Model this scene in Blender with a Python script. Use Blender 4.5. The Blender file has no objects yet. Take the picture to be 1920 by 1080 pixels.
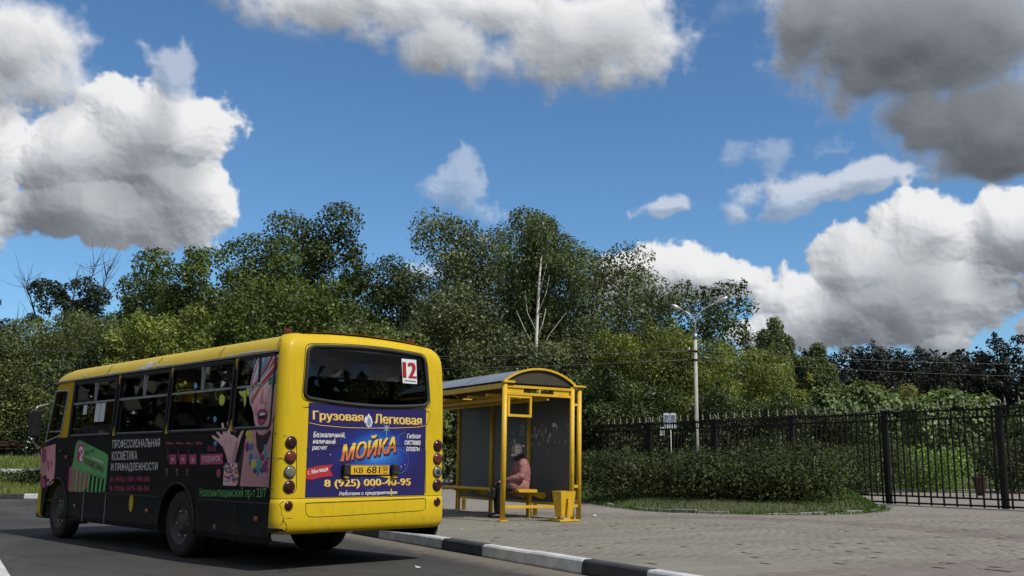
import bpy, bmesh, math, random
import numpy as np
from mathutils import Vector, Matrix
from mathutils.geometry import tessellate_polygon
random.seed(7)
RNG = np.random.default_rng(11)
sc = bpy.context.scene
COL = sc.collection
R = math.radians

# ------------------------------------------------------------------ camera
CAM_H = 1.15
pitch = math.atan(330 / 1850.0); roll = R(0.4)
fw = Vector((0, math.cos(pitch), math.sin(pitch))); rt = Vector((1, 0, 0)); up = rt.cross(fw)
r2 = rt * math.cos(roll) + up * math.sin(roll); u2 = up * math.cos(roll) - rt * math.sin(roll)
cd = bpy.data.cameras.new('camera'); cam = bpy.data.objects.new('camera', cd); COL.objects.link(cam)
cam.matrix_world = Matrix(((r2.x, u2.x, -fw.x, 0), (r2.y, u2.y, -fw.y, 0), (r2.z, u2.z, -fw.z, CAM_H), (0, 0, 0, 1)))
cd.sensor_width = 36; cd.lens = 36 * 1850 / 1920.0; cd.clip_start = 0.1; cd.clip_end = 3000
sc.camera = cam
sc.render.resolution_x = 1024; sc.render.resolution_y = 576

# ------------------------------------------------------------------ sun, exposure
SUN_EL = R(51); SUN_AZ = math.atan2(0.77, -0.64)
to_sun = Vector((math.sin(SUN_AZ) * math.cos(SUN_EL), math.cos(SUN_AZ) * math.cos(SUN_EL), math.sin(SUN_EL)))
sd = bpy.data.lights.new('sun', 'SUN'); sd.energy = 4.6; sd.angle = R(0.53); sd.color = (1.0, 0.95, 0.86)
so = bpy.data.objects.new('sun', sd); COL.objects.link(so); so.rotation_euler = to_sun.to_track_quat('Z', 'Y').to_euler()
so.location = to_sun * 60
sc.view_settings.view_transform = 'Standard'; sc.view_settings.look = 'None'
sc.view_settings.exposure = -0.25; sc.view_settings.gamma = 1.0; sc.view_settings.use_curve_mapping = False

# ------------------------------------------------------------------ world: sky and clouds
wd = bpy.data.worlds.new('World'); sc.world = wd; wd.use_nodes = True
wn = wd.node_tree; wn.nodes.clear()
def N(nt, typ, **kw):
    n = nt.nodes.new(typ)
    for k, v in kw.items(): setattr(n, k, v)
    return n
class X:
    """tiny expression helper over shader math nodes"""
    def __init__(s, nt): s.nt = nt
    def put(s, sock, v):
        if hasattr(v, 'links') or isinstance(v, bpy.types.NodeSocket): s.nt.links.new(v, sock)
        else: sock.default_value = v
    def m(s, op, a, b=0.0, c=0.0, clamp=False):
        n = N(s.nt, 'ShaderNodeMath', operation=op, use_clamp=clamp)
        s.put(n.inputs[0], a); s.put(n.inputs[1], b); s.put(n.inputs[2], c); return n.outputs[0]
    def v(s, op, a, b=(0, 0, 0), scale=None):
        n = N(s.nt, 'ShaderNodeVectorMath', operation=op)
        s.put(n.inputs[0], a); s.put(n.inputs[1], b)
        if scale is not None: s.put(n.inputs['Scale'], scale)
        return n.outputs['Value' if op in ('LENGTH', 'DOT_PRODUCT') else 0]
    def comb(s, x, y, z):
        n = N(s.nt, 'ShaderNodeCombineXYZ'); s.put(n.inputs[0], x); s.put(n.inputs[1], y); s.put(n.inputs[2], z); return n.outputs[0]
    def noise(s, vec, scale, detail=4.0, rough=0.5, out=0, dist=0.0):
        n = N(s.nt, 'ShaderNodeTexNoise'); s.put(n.inputs['Vector'], vec); n.inputs['Scale'].default_value = scale
        n.inputs['Detail'].default_value = detail; n.inputs['Roughness'].default_value = rough; n.inputs['Distortion'].default_value = dist
        return n.outputs[out]
    def step(s, v, a, b):
        n = N(s.nt, 'ShaderNodeMapRange', interpolation_type='SMOOTHSTEP'); s.put(n.inputs[0], v); n.inputs[1].default_value = a; n.inputs[2].default_value = b
        return n.outputs[0]
    def mix(s, f, a, b, blend='MIX'):
        n = N(s.nt, 'ShaderNodeMix', data_type='RGBA', blend_type=blend); s.put(n.inputs[0], f); s.put(n.inputs[6], a); s.put(n.inputs[7], b); return n.outputs[2]
w = X(wn)
tc = N(wn, 'ShaderNodeTexCoord'); D0 = w.v('NORMALIZE', tc.outputs['Generated'])
sky = N(wn, 'ShaderNodeTexSky', sky_type='NISHITA', sun_disc=False, sun_elevation=SUN_EL, sun_rotation=SUN_AZ)
sky.air_density = 1.0; sky.dust_density = 0.15; sky.ozone_density = 3.0; sky.altitude = 150
# broken cumulus, computed here as density and light over the whole sky dome (azimuth, elevation in degrees)
BRIGHT = [(-20.6, 17.6, 4.3, 3.0, 1.0), (-25.2, 15.6, 3.6, 2.3, 1.0), (-29.0, 15.6, 3.5, 3.0, 1.0), (-24.2, 13.4, 7.6, 1.9, 1.05), (-18.6, 14.8, 2.7, 2.7, 1.0), (-18.8, 17.0, 2.4, 1.7, .9),
          (-19.6, 20.4, 1.5, 2.2, .42), (20.2, 11.0, 3.0, 2.2, 1.0), (24.0, 12.2, 3.8, 2.2, 1.0), (22.5, 9.2, 6.4, 2.4, 1.1), (11.4, 11.1, 5.2, 1.9, 1.0), (7.7, 10.7, 2.6, 1.8, .95), (28.4, 11.8, 4.4, 2.9, 1.1), (19.0, 8.2, 5.4, 2.0, .95), (16.2, 10.0, 3.0, 1.6, .8),
          (29.0, 8.8, 2.0, 1.4, .9), (-2.4, 16.5, 1.7, 1.2, .36), (19.3, 15.6, 3.9, .75, .55), (16.0, 15.0, 2.2, .6, .45), (13.7, 15.1, 1.7, .8, .45), (9.2, 14.9, 1.4, .5, .5), (15.5, 17.6, 2.0, .7, .22),
          (24.0, 6.4, 1.0, .9, .8), (28.0, 6.8, .9, .7, .8), (-29.4, 11.2, 2.0, .9, .55), (-4.4, 11.4, 2.2, .7, .42)]
GREY = [(-9.0, 26.4, 10.5, 2.6, 1.1), (-3.6, 23.9, 3.4, 2.6, 1.0), (4.6, 24.6, 6.6, 3.2, 1.15), (-1.0, 26.5, 6, 2.0, 1.0), (-18.0, 27.2, 6.5, 1.6, .9), (-28.5, 21.0, 4.4, 3.6, 1.1), (-26.0, 19.2, 2.2, 1.6, .8),
        (23.5, 22.4, 7.6, 4.0, 1.7), (27.2, 17.4, 5.6, 3.0, 1.6), (18.4, 24.4, 4.2, 3.2, 1.2), (23.0, 18.6, 3.0, 1.6, .9), (13.0, 25.6, 1.8, .9, .38), (-12.6, 23.9, 1.3, .7, .36), (-22.6, 26.6, 2.2, 1.2, .35)]
PERM = np.random.default_rng(3).permutation(256).astype(np.int32); PERM = np.concatenate([PERM, PERM]); TAB = np.random.default_rng(4).random(256).astype(np.float32)
def vnoise(p):
    f = np.floor(p); i = f.astype(np.int32) & 255; t = (p - f).astype(np.float32); t = t * t * t * (t * (t * 6 - 15) + 10)
    a = PERM[i[0]]; b = PERM[(i[0] + 1) & 255]; y1 = (i[1] + 1) & 255; z1 = (i[2] + 1) & 255
    aa, ab, ba, bb = PERM[a + i[1]], PERM[a + y1], PERM[b + i[1]], PERM[b + y1]
    L = lambda u, v, w_: u + (v - u) * w_
    g = lambda q, z_: TAB[PERM[q + z_]]
    lo = L(L(g(aa, i[2]), g(ba, i[2]), t[0]), L(g(ab, i[2]), g(bb, i[2]), t[0]), t[1])
    hi = L(L(g(aa, z1), g(ba, z1), t[0]), L(g(ab, z1), g(bb, z1), t[0]), t[1])
    return L(lo, hi, t[2])
def fbm(p, octs, gain=.52, billow=False):
    s = 0; amp = 1.0; tot = 0.0
    for k in range(octs):
        n = vnoise(p * (2.03 ** k) + 17.3 * k)
        s = s + amp * ((1 - np.abs(2 * n - 1)) if billow else n); tot += amp; amp *= gain
    return s / tot
def sstep(x, a, b): t = np.clip((x - a) / (b - a), 0, 1); return t * t * (3 - 2 * t)
def blur(a, k):
    for ax in (0, 1):
        c = np.cumsum(np.concatenate([np.repeat(a.take([0], ax), k + 1, ax), a, np.repeat(a.take([-1], ax), k, ax)], ax), ax)
        n = a.shape[ax]; a = (c.take(range(2 * k + 1, 2 * k + 1 + n), ax) - c.take(range(0, n), ax)) / (2 * k + 1)
    return a
def cloud_map(az, el, ppd, octs):
    """az, el grids in degrees (rows upward), ppd pixels per degree -> rgb, alpha"""
    ra, re = np.radians(az), np.radians(el)
    d = np.stack([np.sin(ra) * np.cos(re), np.cos(ra) * np.cos(re), np.sin(re)]).astype(np.float32) * 57.3
    wa = (fbm(d * .17 + 5.1, 4) - .5) * 3.4; we = (fbm(d * .17 + 91.7, 4) - .5) * 3.0
    bil = fbm(d * .30, octs, .52, True); fin = fbm(d * .9 + 40, max(octs - 2, 3), .55)
    outm = np.maximum(sstep(np.abs(az), 31, 38), sstep(el, 28.5, 34)); cov = fbm(d * .05 + 7, 3)
    rgb = None; alpha = None
    for li, (blobs, soft) in enumerate(((BRIGHT, .20), (GREY, .85))):
        m = np.full(az.shape, -3.0, np.float32)
        am = np.ones(az.shape, np.float32)
        for (a, b, r1, r2_, amp) in blobs:
            q = amp * (1 - np.hypot((az + wa - a) / r1, (el + we - b) / r2_)); am = np.where(q > m, amp, am); m = np.maximum(m, q)
        am = blur(am, max(1, int(.5 * ppd)))
        m = np.maximum(m, (cov - (.52 if li == 0 else .56)) * 7 * outm - 3 * (1 - outm))
        D = m * 1.25 + (bil - .60) * (1.25 if li == 0 else .95) + (fin - .5) * (.55 if li == 0 else .85)
        D = D * sstep(el, .5, 4) - 2 * (1 - sstep(el, .5, 4))
        A = sstep(D, 0.0, soft * (2.2 - 1.2 * np.clip(am, 0, 1))) * np.clip(am * 1.35 - .12, .25, 1); h = np.sqrt(np.clip(D, 0, 3))
        # light from above and behind the viewer: relief of the billows, and what lies above takes light away
        hs = blur(h, max(1, int(.08 * ppd))); hb = blur(blur(h, max(1, int(.5 * ppd))), max(1, int(.5 * ppd)))
        gy, gx = np.gradient(hs * (.85 if li == 0 else .40) + hb * 1.8); gx *= ppd; gy *= ppd
        nrm = np.sqrt(gx * gx + gy * gy + 1.0); lam = np.clip((-gx * .30 - gy * .62 + .74) / nrm, 0, 1)
        od = np.zeros_like(h); n_ = 14
        Db = blur(blur(np.clip(D, 0, 1.6), max(1, int(.35 * ppd))), max(1, int(.35 * ppd)))
        for k in range(1, n_ + 1):
            sh = int(round(k * .30 * ppd)); sx = int(round(k * .07 * ppd))
            od[:-sh] += np.roll(Db, -sx, 1)[sh:] * .30
        shade = np.exp(-od * (.40 if li == 0 else .30))
        thick = np.clip(blur(D, max(1, int(.3 * ppd))), 0, 2)
        if li == 0: v = .15 + .44 * shade + .60 * lam * (.25 + .75 * shade)
        else: v = (.24 + .58 * lam * (.45 + .55 * shade) + .26 * shade - .08 * sstep(thick, .5, 1.5)) * (1 - .60 * sstep(az, 9, 18) * sstep(thick, .05, .75)) + .03 * sstep(az, 9, 18)
        v = np.clip(v + (bil - .6) * (.18 if li == 0 else .08) + (fin - .5) * (.06 if li == 0 else .03), .10, .97)
        col = np.stack([v * (1 - .20 * (1 - v)), v * (1 - .09 * (1 - v)), v * (1.0 + .06 * (1 - v))])
        if rgb is None: rgb, alpha = col * A, A
        else: rgb = rgb * (1 - A) + col * A; alpha = alpha * (1 - A) + A
    return rgb, alpha
def sky_image(name, az0, az1, el0, el1, W_, H_, octs):
    az, el = np.meshgrid(np.linspace(az0, az1, W_, dtype=np.float32), np.linspace(el0, el1, H_, dtype=np.float32))
    rgb, al = cloud_map(az, el, H_ / (el1 - el0), octs)
    im = bpy.data.images.new(name, W_, H_, alpha=True, float_buffer=True); im.colorspace_settings.name = 'Non-Color'; im.alpha_mode = 'CHANNEL_PACKED'
    im.pixels.foreach_set(np.ascontiguousarray(np.concatenate([rgb, al[None]]).transpose(1, 2, 0), np.float32).ravel()); im.update(); return im
FR = (-37.0, 37.0, -1.0, 33.0)
im_front = sky_image('clouds_front', *FR, 1630, 748, 8); im_all = sky_image('clouds_round', -180, 180, 0, 90, 1440, 360, 5)
sepd = N(wn, 'ShaderNodeSeparateXYZ'); wn.links.new(D0, sepd.inputs[0])
azs = w.m('MULTIPLY', w.m('ARCTAN2', sepd.outputs[0], sepd.outputs[1]), 57.2958); els = w.m('MULTIPLY', w.m('ARCSINE', sepd.outputs[2]), 57.2958)
def img_node(im, a0, a1, e0, e1, ext):
    n = N(wn, 'ShaderNodeTexImage', image=im, extension=ext, interpolation='Cubic')
    w.put(n.inputs[0], w.comb(w.m('MULTIPLY_ADD', azs, 1 / (a1 - a0), -a0 / (a1 - a0)), w.m('MULTIPLY_ADD', els, 1 / (e1 - e0), -e0 / (e1 - e0)), 0.0)); return n
nf = img_node(im_front, *FR, 'EXTEND'); na = img_node(im_all, -180, 180, 0, 90, 'EXTEND')
inf = w.m('MULTIPLY', w.m('LESS_THAN', w.m('ABSOLUTE', azs), 36.5), w.m('LESS_THAN', els, 32.5))
crgb = w.mix(inf, na.outputs[0], nf.outputs[0]); cal = w.m('ADD', w.m('MULTIPLY', inf, nf.outputs[1]), w.m('MULTIPLY', w.m('SUBTRACT', 1.0, inf), na.outputs[1]))
cal = w.m('MULTIPLY', cal, w.m('GREATER_THAN', els, 0.0))
SKY_STR = 0.10; CLOUD_GAIN = 1.06
skc = w.mix(1.0, sky.outputs[0], (.90, 1.25, 1.46, 1), 'MULTIPLY')
dim = w.m('SUBTRACT', 1.0, cal)
c2_ = w.v('ADD', w.v('SCALE', skc, scale=dim), w.v('SCALE', crgb, scale=w.m('MULTIPLY', w.m('GREATER_THAN', els, 0.0), CLOUD_GAIN / SKY_STR)))
bgn = N(wn, 'ShaderNodeBackground'); wn.links.new(c2_, bgn.inputs[0]); bgn.inputs[1].default_value = SKY_STR
wo = N(wn, 'ShaderNodeOutputWorld'); wn.links.new(bgn.outputs[0], wo.inputs[0])
wd.cycles.sampling_method = 'MANUAL'; wd.cycles.sample_map_resolution = 512

# ------------------------------------------------------------------ materials
MATS = {}
def new_mat(name):
    m = bpy.data.materials.new(name); m.use_nodes = True; nt = m.node_tree
    b = nt.nodes['Principled BSDF']; MATS[name] = m; return m, nt, b, X(nt)
def pm(name, c1, c2=None, scale=8.0, rough=.6, metal=0.0, bump=0.0, bscale=None, detail=6, spec=.5, coat=0.0, rvar=0.0, stretch=None):
    """two-tone procedural paint/stone/fabric: noise colour, roughness variation and fine relief"""
    m, nt, b, e = new_mat(name)
    tcn = N(nt, 'ShaderNodeTexCoord'); vec = tcn.outputs['Object']
    if stretch: vec = e.v('MULTIPLY', vec, stretch)
    c1 = tuple(c1) + (1,) if len(c1) == 3 else c1
    if c2 is None: c2 = tuple(x * .8 for x in c1[:3])
    c2 = tuple(c2)[:3] + (1,)
    n = e.noise(vec, scale, detail, .6)
    f = e.step(n, .32, .68)
    e.put(b.inputs['Base Color'], e.mix(f, c1, c2))
    b.inputs['Metallic'].default_value = metal; b.inputs['Specular IOR Level'].default_value = spec; b.inputs['Coat Weight'].default_value = coat
    if coat: b.inputs['Coat Roughness'].default_value = .12
    if rvar: e.put(b.inputs['Roughness'], e.m('MULTIPLY_ADD', n, rvar, rough - rvar * .5))
    else: b.inputs['Roughness'].default_value = rough
    if bump:
        bn = N(nt, 'ShaderNodeBump'); bn.inputs['Strength'].default_value = bump; bn.inputs['Distance'].default_value = .02
        e.put(bn.inputs['Height'], e.noise(vec, bscale or scale * 6, 5, .6)); e.put(b.inputs['Normal'], bn.outputs[0])
    return m
def leaf_mat(name, dark, light, trans=.3, rough=.5, spec=.35, tint=None):
    m, nt, b, e = new_mat(name)
    gnode = N(nt, 'ShaderNodeNewGeometry'); ri = gnode.outputs['Random Per Island']
    oi = N(nt, 'ShaderNodeObjectInfo')
    big = e.noise(N(nt, 'ShaderNodeTexCoord').outputs['Object'], .55, 3, .6)
    f = e.m('ADD', e.m('MULTIPLY', ri, .7), e.m('MULTIPLY_ADD', e.step(big, .35, .65), .5, -.1), clamp=True)
    col = e.mix(f, tuple(dark) + (1,), tuple(light) + (1,))
    if tint: col = e.mix(e.step(ri, .93, .99), col, tuple(tint) + (1,))
    e.put(b.inputs['Base Color'], col); b.inputs['Roughness'].default_value = rough; b.inputs['Specular IOR Level'].default_value = spec
    t = N(nt, 'ShaderNodeBsdfTranslucent'); e.put(t.inputs[0], e.mix(1.0, col, (1.25, 1.35, .6, 1), 'MULTIPLY'))
    ms = N(nt, 'ShaderNodeMixShader'); ms.inputs[0].default_value = trans
    nt.links.new(b.outputs[0], ms.inputs[1]); nt.links.new(t.outputs[0], ms.inputs[2]); nt.links.new(ms.outputs[0], nt.nodes['Material Output'].inputs[0])
    return m
def glass_mat(name, tint, refl=1.0, rough=.03):
    m, nt, b, e = new_mat(name); nt.nodes.remove(b)
    t = N(nt, 'ShaderNodeBsdfTransparent'); t.inputs[0].default_value = tuple(tint) + (1,)
    g = N(nt, 'ShaderNodeBsdfGlossy'); g.inputs[0].default_value = (refl, refl, refl, 1); g.inputs['Roughness'].default_value = rough
    fr = N(nt, 'ShaderNodeFresnel'); fr.inputs[0].default_value = 1.5
    ms = N(nt, 'ShaderNodeMixShader'); nt.links.new(fr.outputs[0], ms.inputs[0]); nt.links.new(t.outputs[0], ms.inputs[1]); nt.links.new(g.outputs[0], ms.inputs[2])
    nt.links.new(ms.outputs[0], nt.nodes['Material Output'].inputs[0]); return m

# ------------------------------------------------------------------ geometry helpers
def tag(o, label=None, cat=None, group=None, kind=None):
    if label: o['label'] = label
    if cat: o['category'] = cat
    if group: o['group'] = group
    if kind: o['kind'] = kind
    return o
def thing(name, label, cat, loc=(0, 0, 0), rotz=0.0, group=None):
    o = bpy.data.objects.new(name, None); COL.objects.link(o); o.location = loc; o.rotation_euler = (0, 0, rotz); o.empty_display_size = .2
    return tag(o, label, cat, group)
def link(name, me, mat=None, parent=None, loc=None, rot=None):
    o = bpy.data.objects.new(name, me); COL.objects.link(o)
    if mat is not None and not me.materials: me.materials.append(MATS[mat] if isinstance(mat, str) else mat)
    if parent is not None: o.parent = parent
    if loc is not None: o.location = loc
    if rot is not None: o.rotation_euler = rot
    return o
def np_mesh(name, verts, faces):
    """verts (n,3), faces (m,k) arrays -> mesh, fast"""
    me = bpy.data.meshes.new(name); verts = np.asarray(verts, np.float32); faces = np.asarray(faces, np.int32)
    me.vertices.add(len(verts)); me.vertices.foreach_set('co', verts.ravel())
    k = faces.shape[1]; me.loops.add(faces.size); me.loops.foreach_set('vertex_index', faces.ravel())
    me.polygons.add(len(faces)); me.polygons.foreach_set('loop_start', np.arange(0, faces.size, k, dtype=np.int32))
    me.update(calc_edges=True); me.validate(); return me
class MB:
    def __init__(s): s.v = []; s.f = []; s.sm = []
    def add(s, vs, fs, smooth=False):
        o = len(s.v); s.v += [tuple(p) for p in vs]; s.f += [tuple(i + o for i in f) for f in fs]; s.sm += [smooth] * len(fs); return s
    def box(s, c, size, rot=None, bevel=0.0):
        hx, hy, hz = size[0] / 2, size[1] / 2, size[2] / 2
        M = rot if rot is not None else Matrix.Identity(3)
        if bevel > 0:
            b = min(bevel, hx * .9, hy * .9, hz * .9); vs = []; idx = {}
            for ax in range(3):
                for sx in (-1, 1):
                    for sy in (-1, 1):
                        for sz in (-1, 1):
                            p = [sx * (hx - (0 if ax == 0 else b)), sy * (hy - (0 if ax == 1 else b)), sz * (hz - (0 if ax == 2 else b))]
                            idx[(ax, sx, sy, sz)] = len(vs); vs.append(Vector(c) + M @ Vector(p))
            fs = []
            q = lambda *k: fs.append(tuple(idx[i] for i in k))
            for t in (-1, 1):
                q((0, t, -1, -1), (0, t, 1, -1), (0, t, 1, 1), (0, t, -1, 1)); q((1, -1, t, -1), (1, 1, t, -1), (1, 1, t, 1), (1, -1, t, 1)); q((2, -1, -1, t), (2, 1, -1, t), (2, 1, 1, t), (2, -1, 1, t))
                for r in (-1, 1):
                    q((0, t, r, -1), (0, t, r, 1), (1, t, r, 1), (1, t, r, -1)); q((0, t, -1, r), (0, t, 1, r), (2, t, 1, r), (2, t, -1, r)); q((1, -1, t, r), (1, 1, t, r), (2, 1, t, r), (2, -1, t, r))
                    for k in (-1, 1): fs.append((idx[(0, t, r, k)], idx[(1, t, r, k)], idx[(2, t, r, k)]))
            return s.add(vs, fs)
        vs = [Vector(c) + M @ Vector((x, y, z)) for x in (-hx, hx) for y in (-hy, hy) for z in (-hz, hz)]
        return s.add(vs, [(0, 1, 3, 2), (4, 6, 7, 5), (0, 4, 5, 1), (2, 3, 7, 6), (0, 2, 6, 4), (1, 5, 7, 3)])
    def tube(s, path, rad, n=8, caps=True, smooth=True):
        P = [Vector(p) for p in path]; rr = rad if isinstance(rad, (list, tuple)) else [rad] * len(P)
        o = len(s.v); prev = None; vs = []
        for i, p in enumerate(P):
            t = (P[min(i + 1, len(P) - 1)] - P[max(i - 1, 0)])
            if t.length < 1e-9: t = Vector((0, 0, 1))
            t.normalize()
            if prev is None: a = t.orthogonal().normalized()
            else:
                a = prev - t * prev.dot(t)
                a = a.normalized() if a.length > 1e-6 else t.orthogonal().normalized()
            prev = a; b = t.cross(a)
            vs += [p + (a * math.cos(2 * math.pi * k / n) + b * math.sin(2 * math.pi * k / n)) * rr[i] for k in range(n)]
        fs = [(i * n + k, i * n + (k + 1) % n, (i + 1) * n + (k + 1) % n, (i + 1) * n + k) for i in range(len(P) - 1) for k in range(n)]
        s.add(vs, fs, smooth)
        if caps:
            s.f += [tuple(o + k for k in range(n))[::-1], tuple(o + (len(P) - 1) * n + k for k in range(n))]; s.sm += [False, False]
        return s
    def lathe(s, prof, origin, axis='Z', n=20, smooth=True):
        """prof [(r, h)] spun about an axis through origin"""
        vs = []
        for r, h in prof:
            for k in range(n):
                a = 2 * math.pi * k / n; x, y = r * math.cos(a), r * math.sin(a)
                p = {'Z': (x, y, h), 'X': (h, x, y), 'Y': (x, h, y)}[axis]
                vs.append(Vector(origin) + Vector(p))
        fs = [(i * n + k, i * n + (k + 1) % n, (i + 1) * n + (k + 1) % n, (i + 1) * n + k) for i in range(len(prof) - 1) for k in range(n)]
        return s.add(vs, fs, smooth)
    def prism(s, pts, fn, d0, d1, smooth=False):
        """2-D outline pts lifted by fn(p, d) between depths d0 and d1"""
        tri = tessellate_polygon([[Vector((p[0], p[1], 0)) for p in pts]]); n = len(pts)
        vs = [fn(p, d0) for p in pts] + [fn(p, d1) for p in pts]
        fs = [tuple(t) for t in tri] + [tuple(i + n for i in t[::-1]) for t in tri] + [(i, (i + 1) % n, n + (i + 1) % n, n + i) for i in range(n)]
        return s.add(vs, fs, smooth)
    def grid(s, rows, smooth=True, closed=False):
        n = len(rows[0]); vs = [p for r in rows for p in r]; m = n if closed else n - 1
        fs = [(i * n + k, i * n + (k + 1) % n, (i + 1) * n + (k + 1) % n, (i + 1) * n + k) for i in range(len(rows) - 1) for k in range(m)]
        return s.add(vs, fs, smooth)
    def mesh(s, name='mesh', recalc=True):
        me = bpy.data.meshes.new(name); me.from_pydata(s.v, [], s.f); me.polygons.foreach_set('use_smooth', s.sm); 
        if recalc:
            bm = bmesh.new(); bm.from_mesh(me); bmesh.ops.recalc_face_normals(bm, faces=bm.faces); bm.to_mesh(me); bm.free()
        me.update(); return me
    def build(s, name, mat, parent=None, loc=None, rot=None): return link(name, s.mesh(name), mat, parent, loc, rot)
def copy_tree(o, parent=None):
    c = o.copy(); COL.objects.link(c); c.parent = parent
    for ch in o.children: copy_tree(ch, c)
    return c
def apply_mods(o):
    dg = bpy.context.evaluated_depsgraph_get(); me = bpy.data.meshes.new_from_object(o.evaluated_get(dg)); o.modifiers.clear(); o.data = me; return o
def text_mesh(s, shear=0.0):
    cu = bpy.data.curves.new('lettering', 'FONT'); cu.body = s; cu.size = 1.0; cu.shear = shear; cu.resolution_u = 3
    o = bpy.data.objects.new('lettering', cu); COL.objects.link(o)
    dg = bpy.context.evaluated_depsgraph_get(); me = bpy.data.meshes.new_from_object(o.evaluated_get(dg))
    bpy.data.objects.remove(o); bpy.data.curves.remove(cu)
    n = len(me.vertices); co = np.empty(n * 3, np.float32); me.vertices.foreach_get('co', co); co = co.reshape(-1, 3)
    mn = co.min(0); mx = co.max(0); wd_ = np.maximum(mx[:2] - mn[:2], 1e-6); uv = (co[:, :2] - mn[:2]) / wd_
    fs = [list(p.vertices) for p in me.polygons]; bpy.data.meshes.remove(me); return uv, fs, wd_[0]
def text_quad(s, quad, fn, mat, parent, name='lettering', bold=0.0, shear=0.0, nrm=(0, -1, 0)):
    """writing fitted into the quad bl, br, tr, tl of a surface; fn lifts a 2-D point onto it; bold thickens the strokes sideways"""
    uv, fs, wd_ = text_mesh(s, shear); bl, br, tr, tl = [np.array(q) for q in quad]; vs = []; fa = []
    k = 0 if bold == 0 else 1 if bold < .015 else 2
    for j in range(-k, k + 1):
        u = uv[:, :1] + (j / max(k, 1)) * bold * 1.1 / wd_; v = uv[:, 1:]; p = (1 - u) * (1 - v) * bl + u * (1 - v) * br + u * v * tr + (1 - u) * v * tl
        o = len(vs); vs += [tuple(np.array(fn(q)) + np.array(nrm) * .0005 * (j + k)) for q in p]; fa += [[i + o for i in f] for f in fs]
    me = bpy.data.meshes.new(name); me.from_pydata(vs, [], fa); me.update()
    return link(name, me, mat, parent)

# ------------------------------------------------------------------ palette
pm('grass_soil', (.050, .062, .022), (.085, .080, .040), 1.3, .95, bump=.6, bscale=22)
pm('lawn_green', (.085, .125, .030), (.060, .095, .025), .9, .9, bump=.7, bscale=18)
pm('path_pale', (.42, .41, .38), (.34, .33, .30), 1.2, .9)
pm('kerb_white', (.68, .69, .70), (.47, .48, .49), 3.2, .75, bump=.25, bscale=25, detail=9)
pm('kerb_black', (.022, .024, .028), (.05, .052, .055), 4.0, .7, bump=.25, bscale=25, detail=9)
pm('concrete', (.30, .29, .27), (.20, .195, .18), 5, .9, bump=.3, bscale=30)
pm('concrete_pale', (.50, .48, .44), (.40, .38, .345), 6, .9, bump=.3, bscale=30)
pm('shelter_yellow', (.70, .44, .022), (.62, .38, .02), 7, .45, spec=.45, bump=.08, bscale=40, rvar=.2)
pm('roof_sheet', (.27, .30, .34), (.36, .38, .40), 3, .42, metal=.35, stretch=(1, 6, 1))
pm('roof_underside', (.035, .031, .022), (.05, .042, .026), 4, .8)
pm('panel_grey', (.060, .062, .064), (.085, .085, .083), 2.2, .5, rvar=.25, detail=9)
pm('paper_torn', (.52, .52, .50), (.34, .34, .33), 20, .9)
pm('iron_black', (.006, .006, .007), (.011, .0105, .0105), 9, .55, spec=.25)
pm('finial_pale', (.26, .25, .20), (.17, .165, .13), 20, .6)
pm('galvanised', (.50, .51, .52), (.40, .41, .42), 9, .38, metal=.6)
pm('lamp_glass', (.62, .64, .66), (.52, .54, .56), 12, .25)
pm('sign_white', (.66, .69, .72), (.56, .60, .64), 6, .5)
pm('sign_blue', (.12, .20, .34), (.10, .17, .30), 6, .5)
pm('sign_dark', (.03, .035, .045), None, 6, .5)
pm('wire_dark', (.12, .12, .125), None, 4, .6)
pm('bark_brown', (.075, .060, .045), (.045, .036, .028), 5, .95, bump=.6, bscale=18, stretch=(1, 1, .35))
pm('bark_grey', (.21, .195, .175), (.13, .12, .105), 5, .95, bump=.5, bscale=18)
pm('bark_birch', (.72, .70, .66), (.60, .58, .54), 3.0, .8, bump=.2, detail=3, stretch=(1, 1, 3.0))
pm('red_paint', (.05, .013, .011), (.034, .011, .009), 6, .7)
pm('marking_white', (.62, .62, .60), (.44, .44, .42), 6, .8, detail=10)
pm('litter_white', (.62, .62, .60), None, 6, .8)
pm('litter_brown', (.22, .13, .07), None, 6, .8)

# pavers: each brick its own tone
def paver_mat(name, a, b):
    m, nt, bs, e = new_mat(name)
    gnode = N(nt, 'ShaderNodeNewGeometry'); oi = N(nt, 'ShaderNodeObjectInfo')
    wp = gnode.outputs['Position']
    f = e.m('FRACT', e.m('ADD', gnode.outputs['Random Per Island'], oi.outputs['Random']))
    n = e.noise(wp, .5, 4, .6); n2 = e.noise(wp, 26, 5, .65)
    col = e.mix(f, tuple(a) + (1,), tuple(b) + (1,))
    col = e.mix(e.m('MULTIPLY', e.step(n, .45, .72), .45), col, (.13, .122, .105, 1))
    st = e.noise(e.comb(e.m('MULTIPLY', e.v('DOT_PRODUCT', wp, (.868, .496, 0)), .35), e.v('DOT_PRODUCT', wp, (-.496, .868, 0)), 0.0), 1.6, 6, .65)
    col = e.mix(e.m('MULTIPLY', e.step(st, .48, .70), .40), col, (.30, .288, .25, 1)); col = e.mix(e.m('MULTIPLY', e.step(st, .50, .30), .45), col, (.125, .118, .102, 1))
    col = e.mix(e.m('MULTIPLY', e.step(n2, .5, .75), .35), col, (.10, .096, .088, 1))
    e.put(bs.inputs['Base Color'], col); bs.inputs['Roughness'].default_value = .85; bs.inputs['Specular IOR Level'].default_value = .3
    bn = N(nt, 'ShaderNodeBump'); bn.inputs['Strength'].default_value = .4; bn.inputs['Distance'].default_value = .006; e.put(bn.inputs['Height'], n2); e.put(bs.inputs['Normal'], bn.outputs[0])
paver_mat('paver_grey', (.212, .198, .163), (.230, .215, .177))
paver_mat('paver_red', (.184, .152, .140), (.200, .164, .150))
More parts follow.
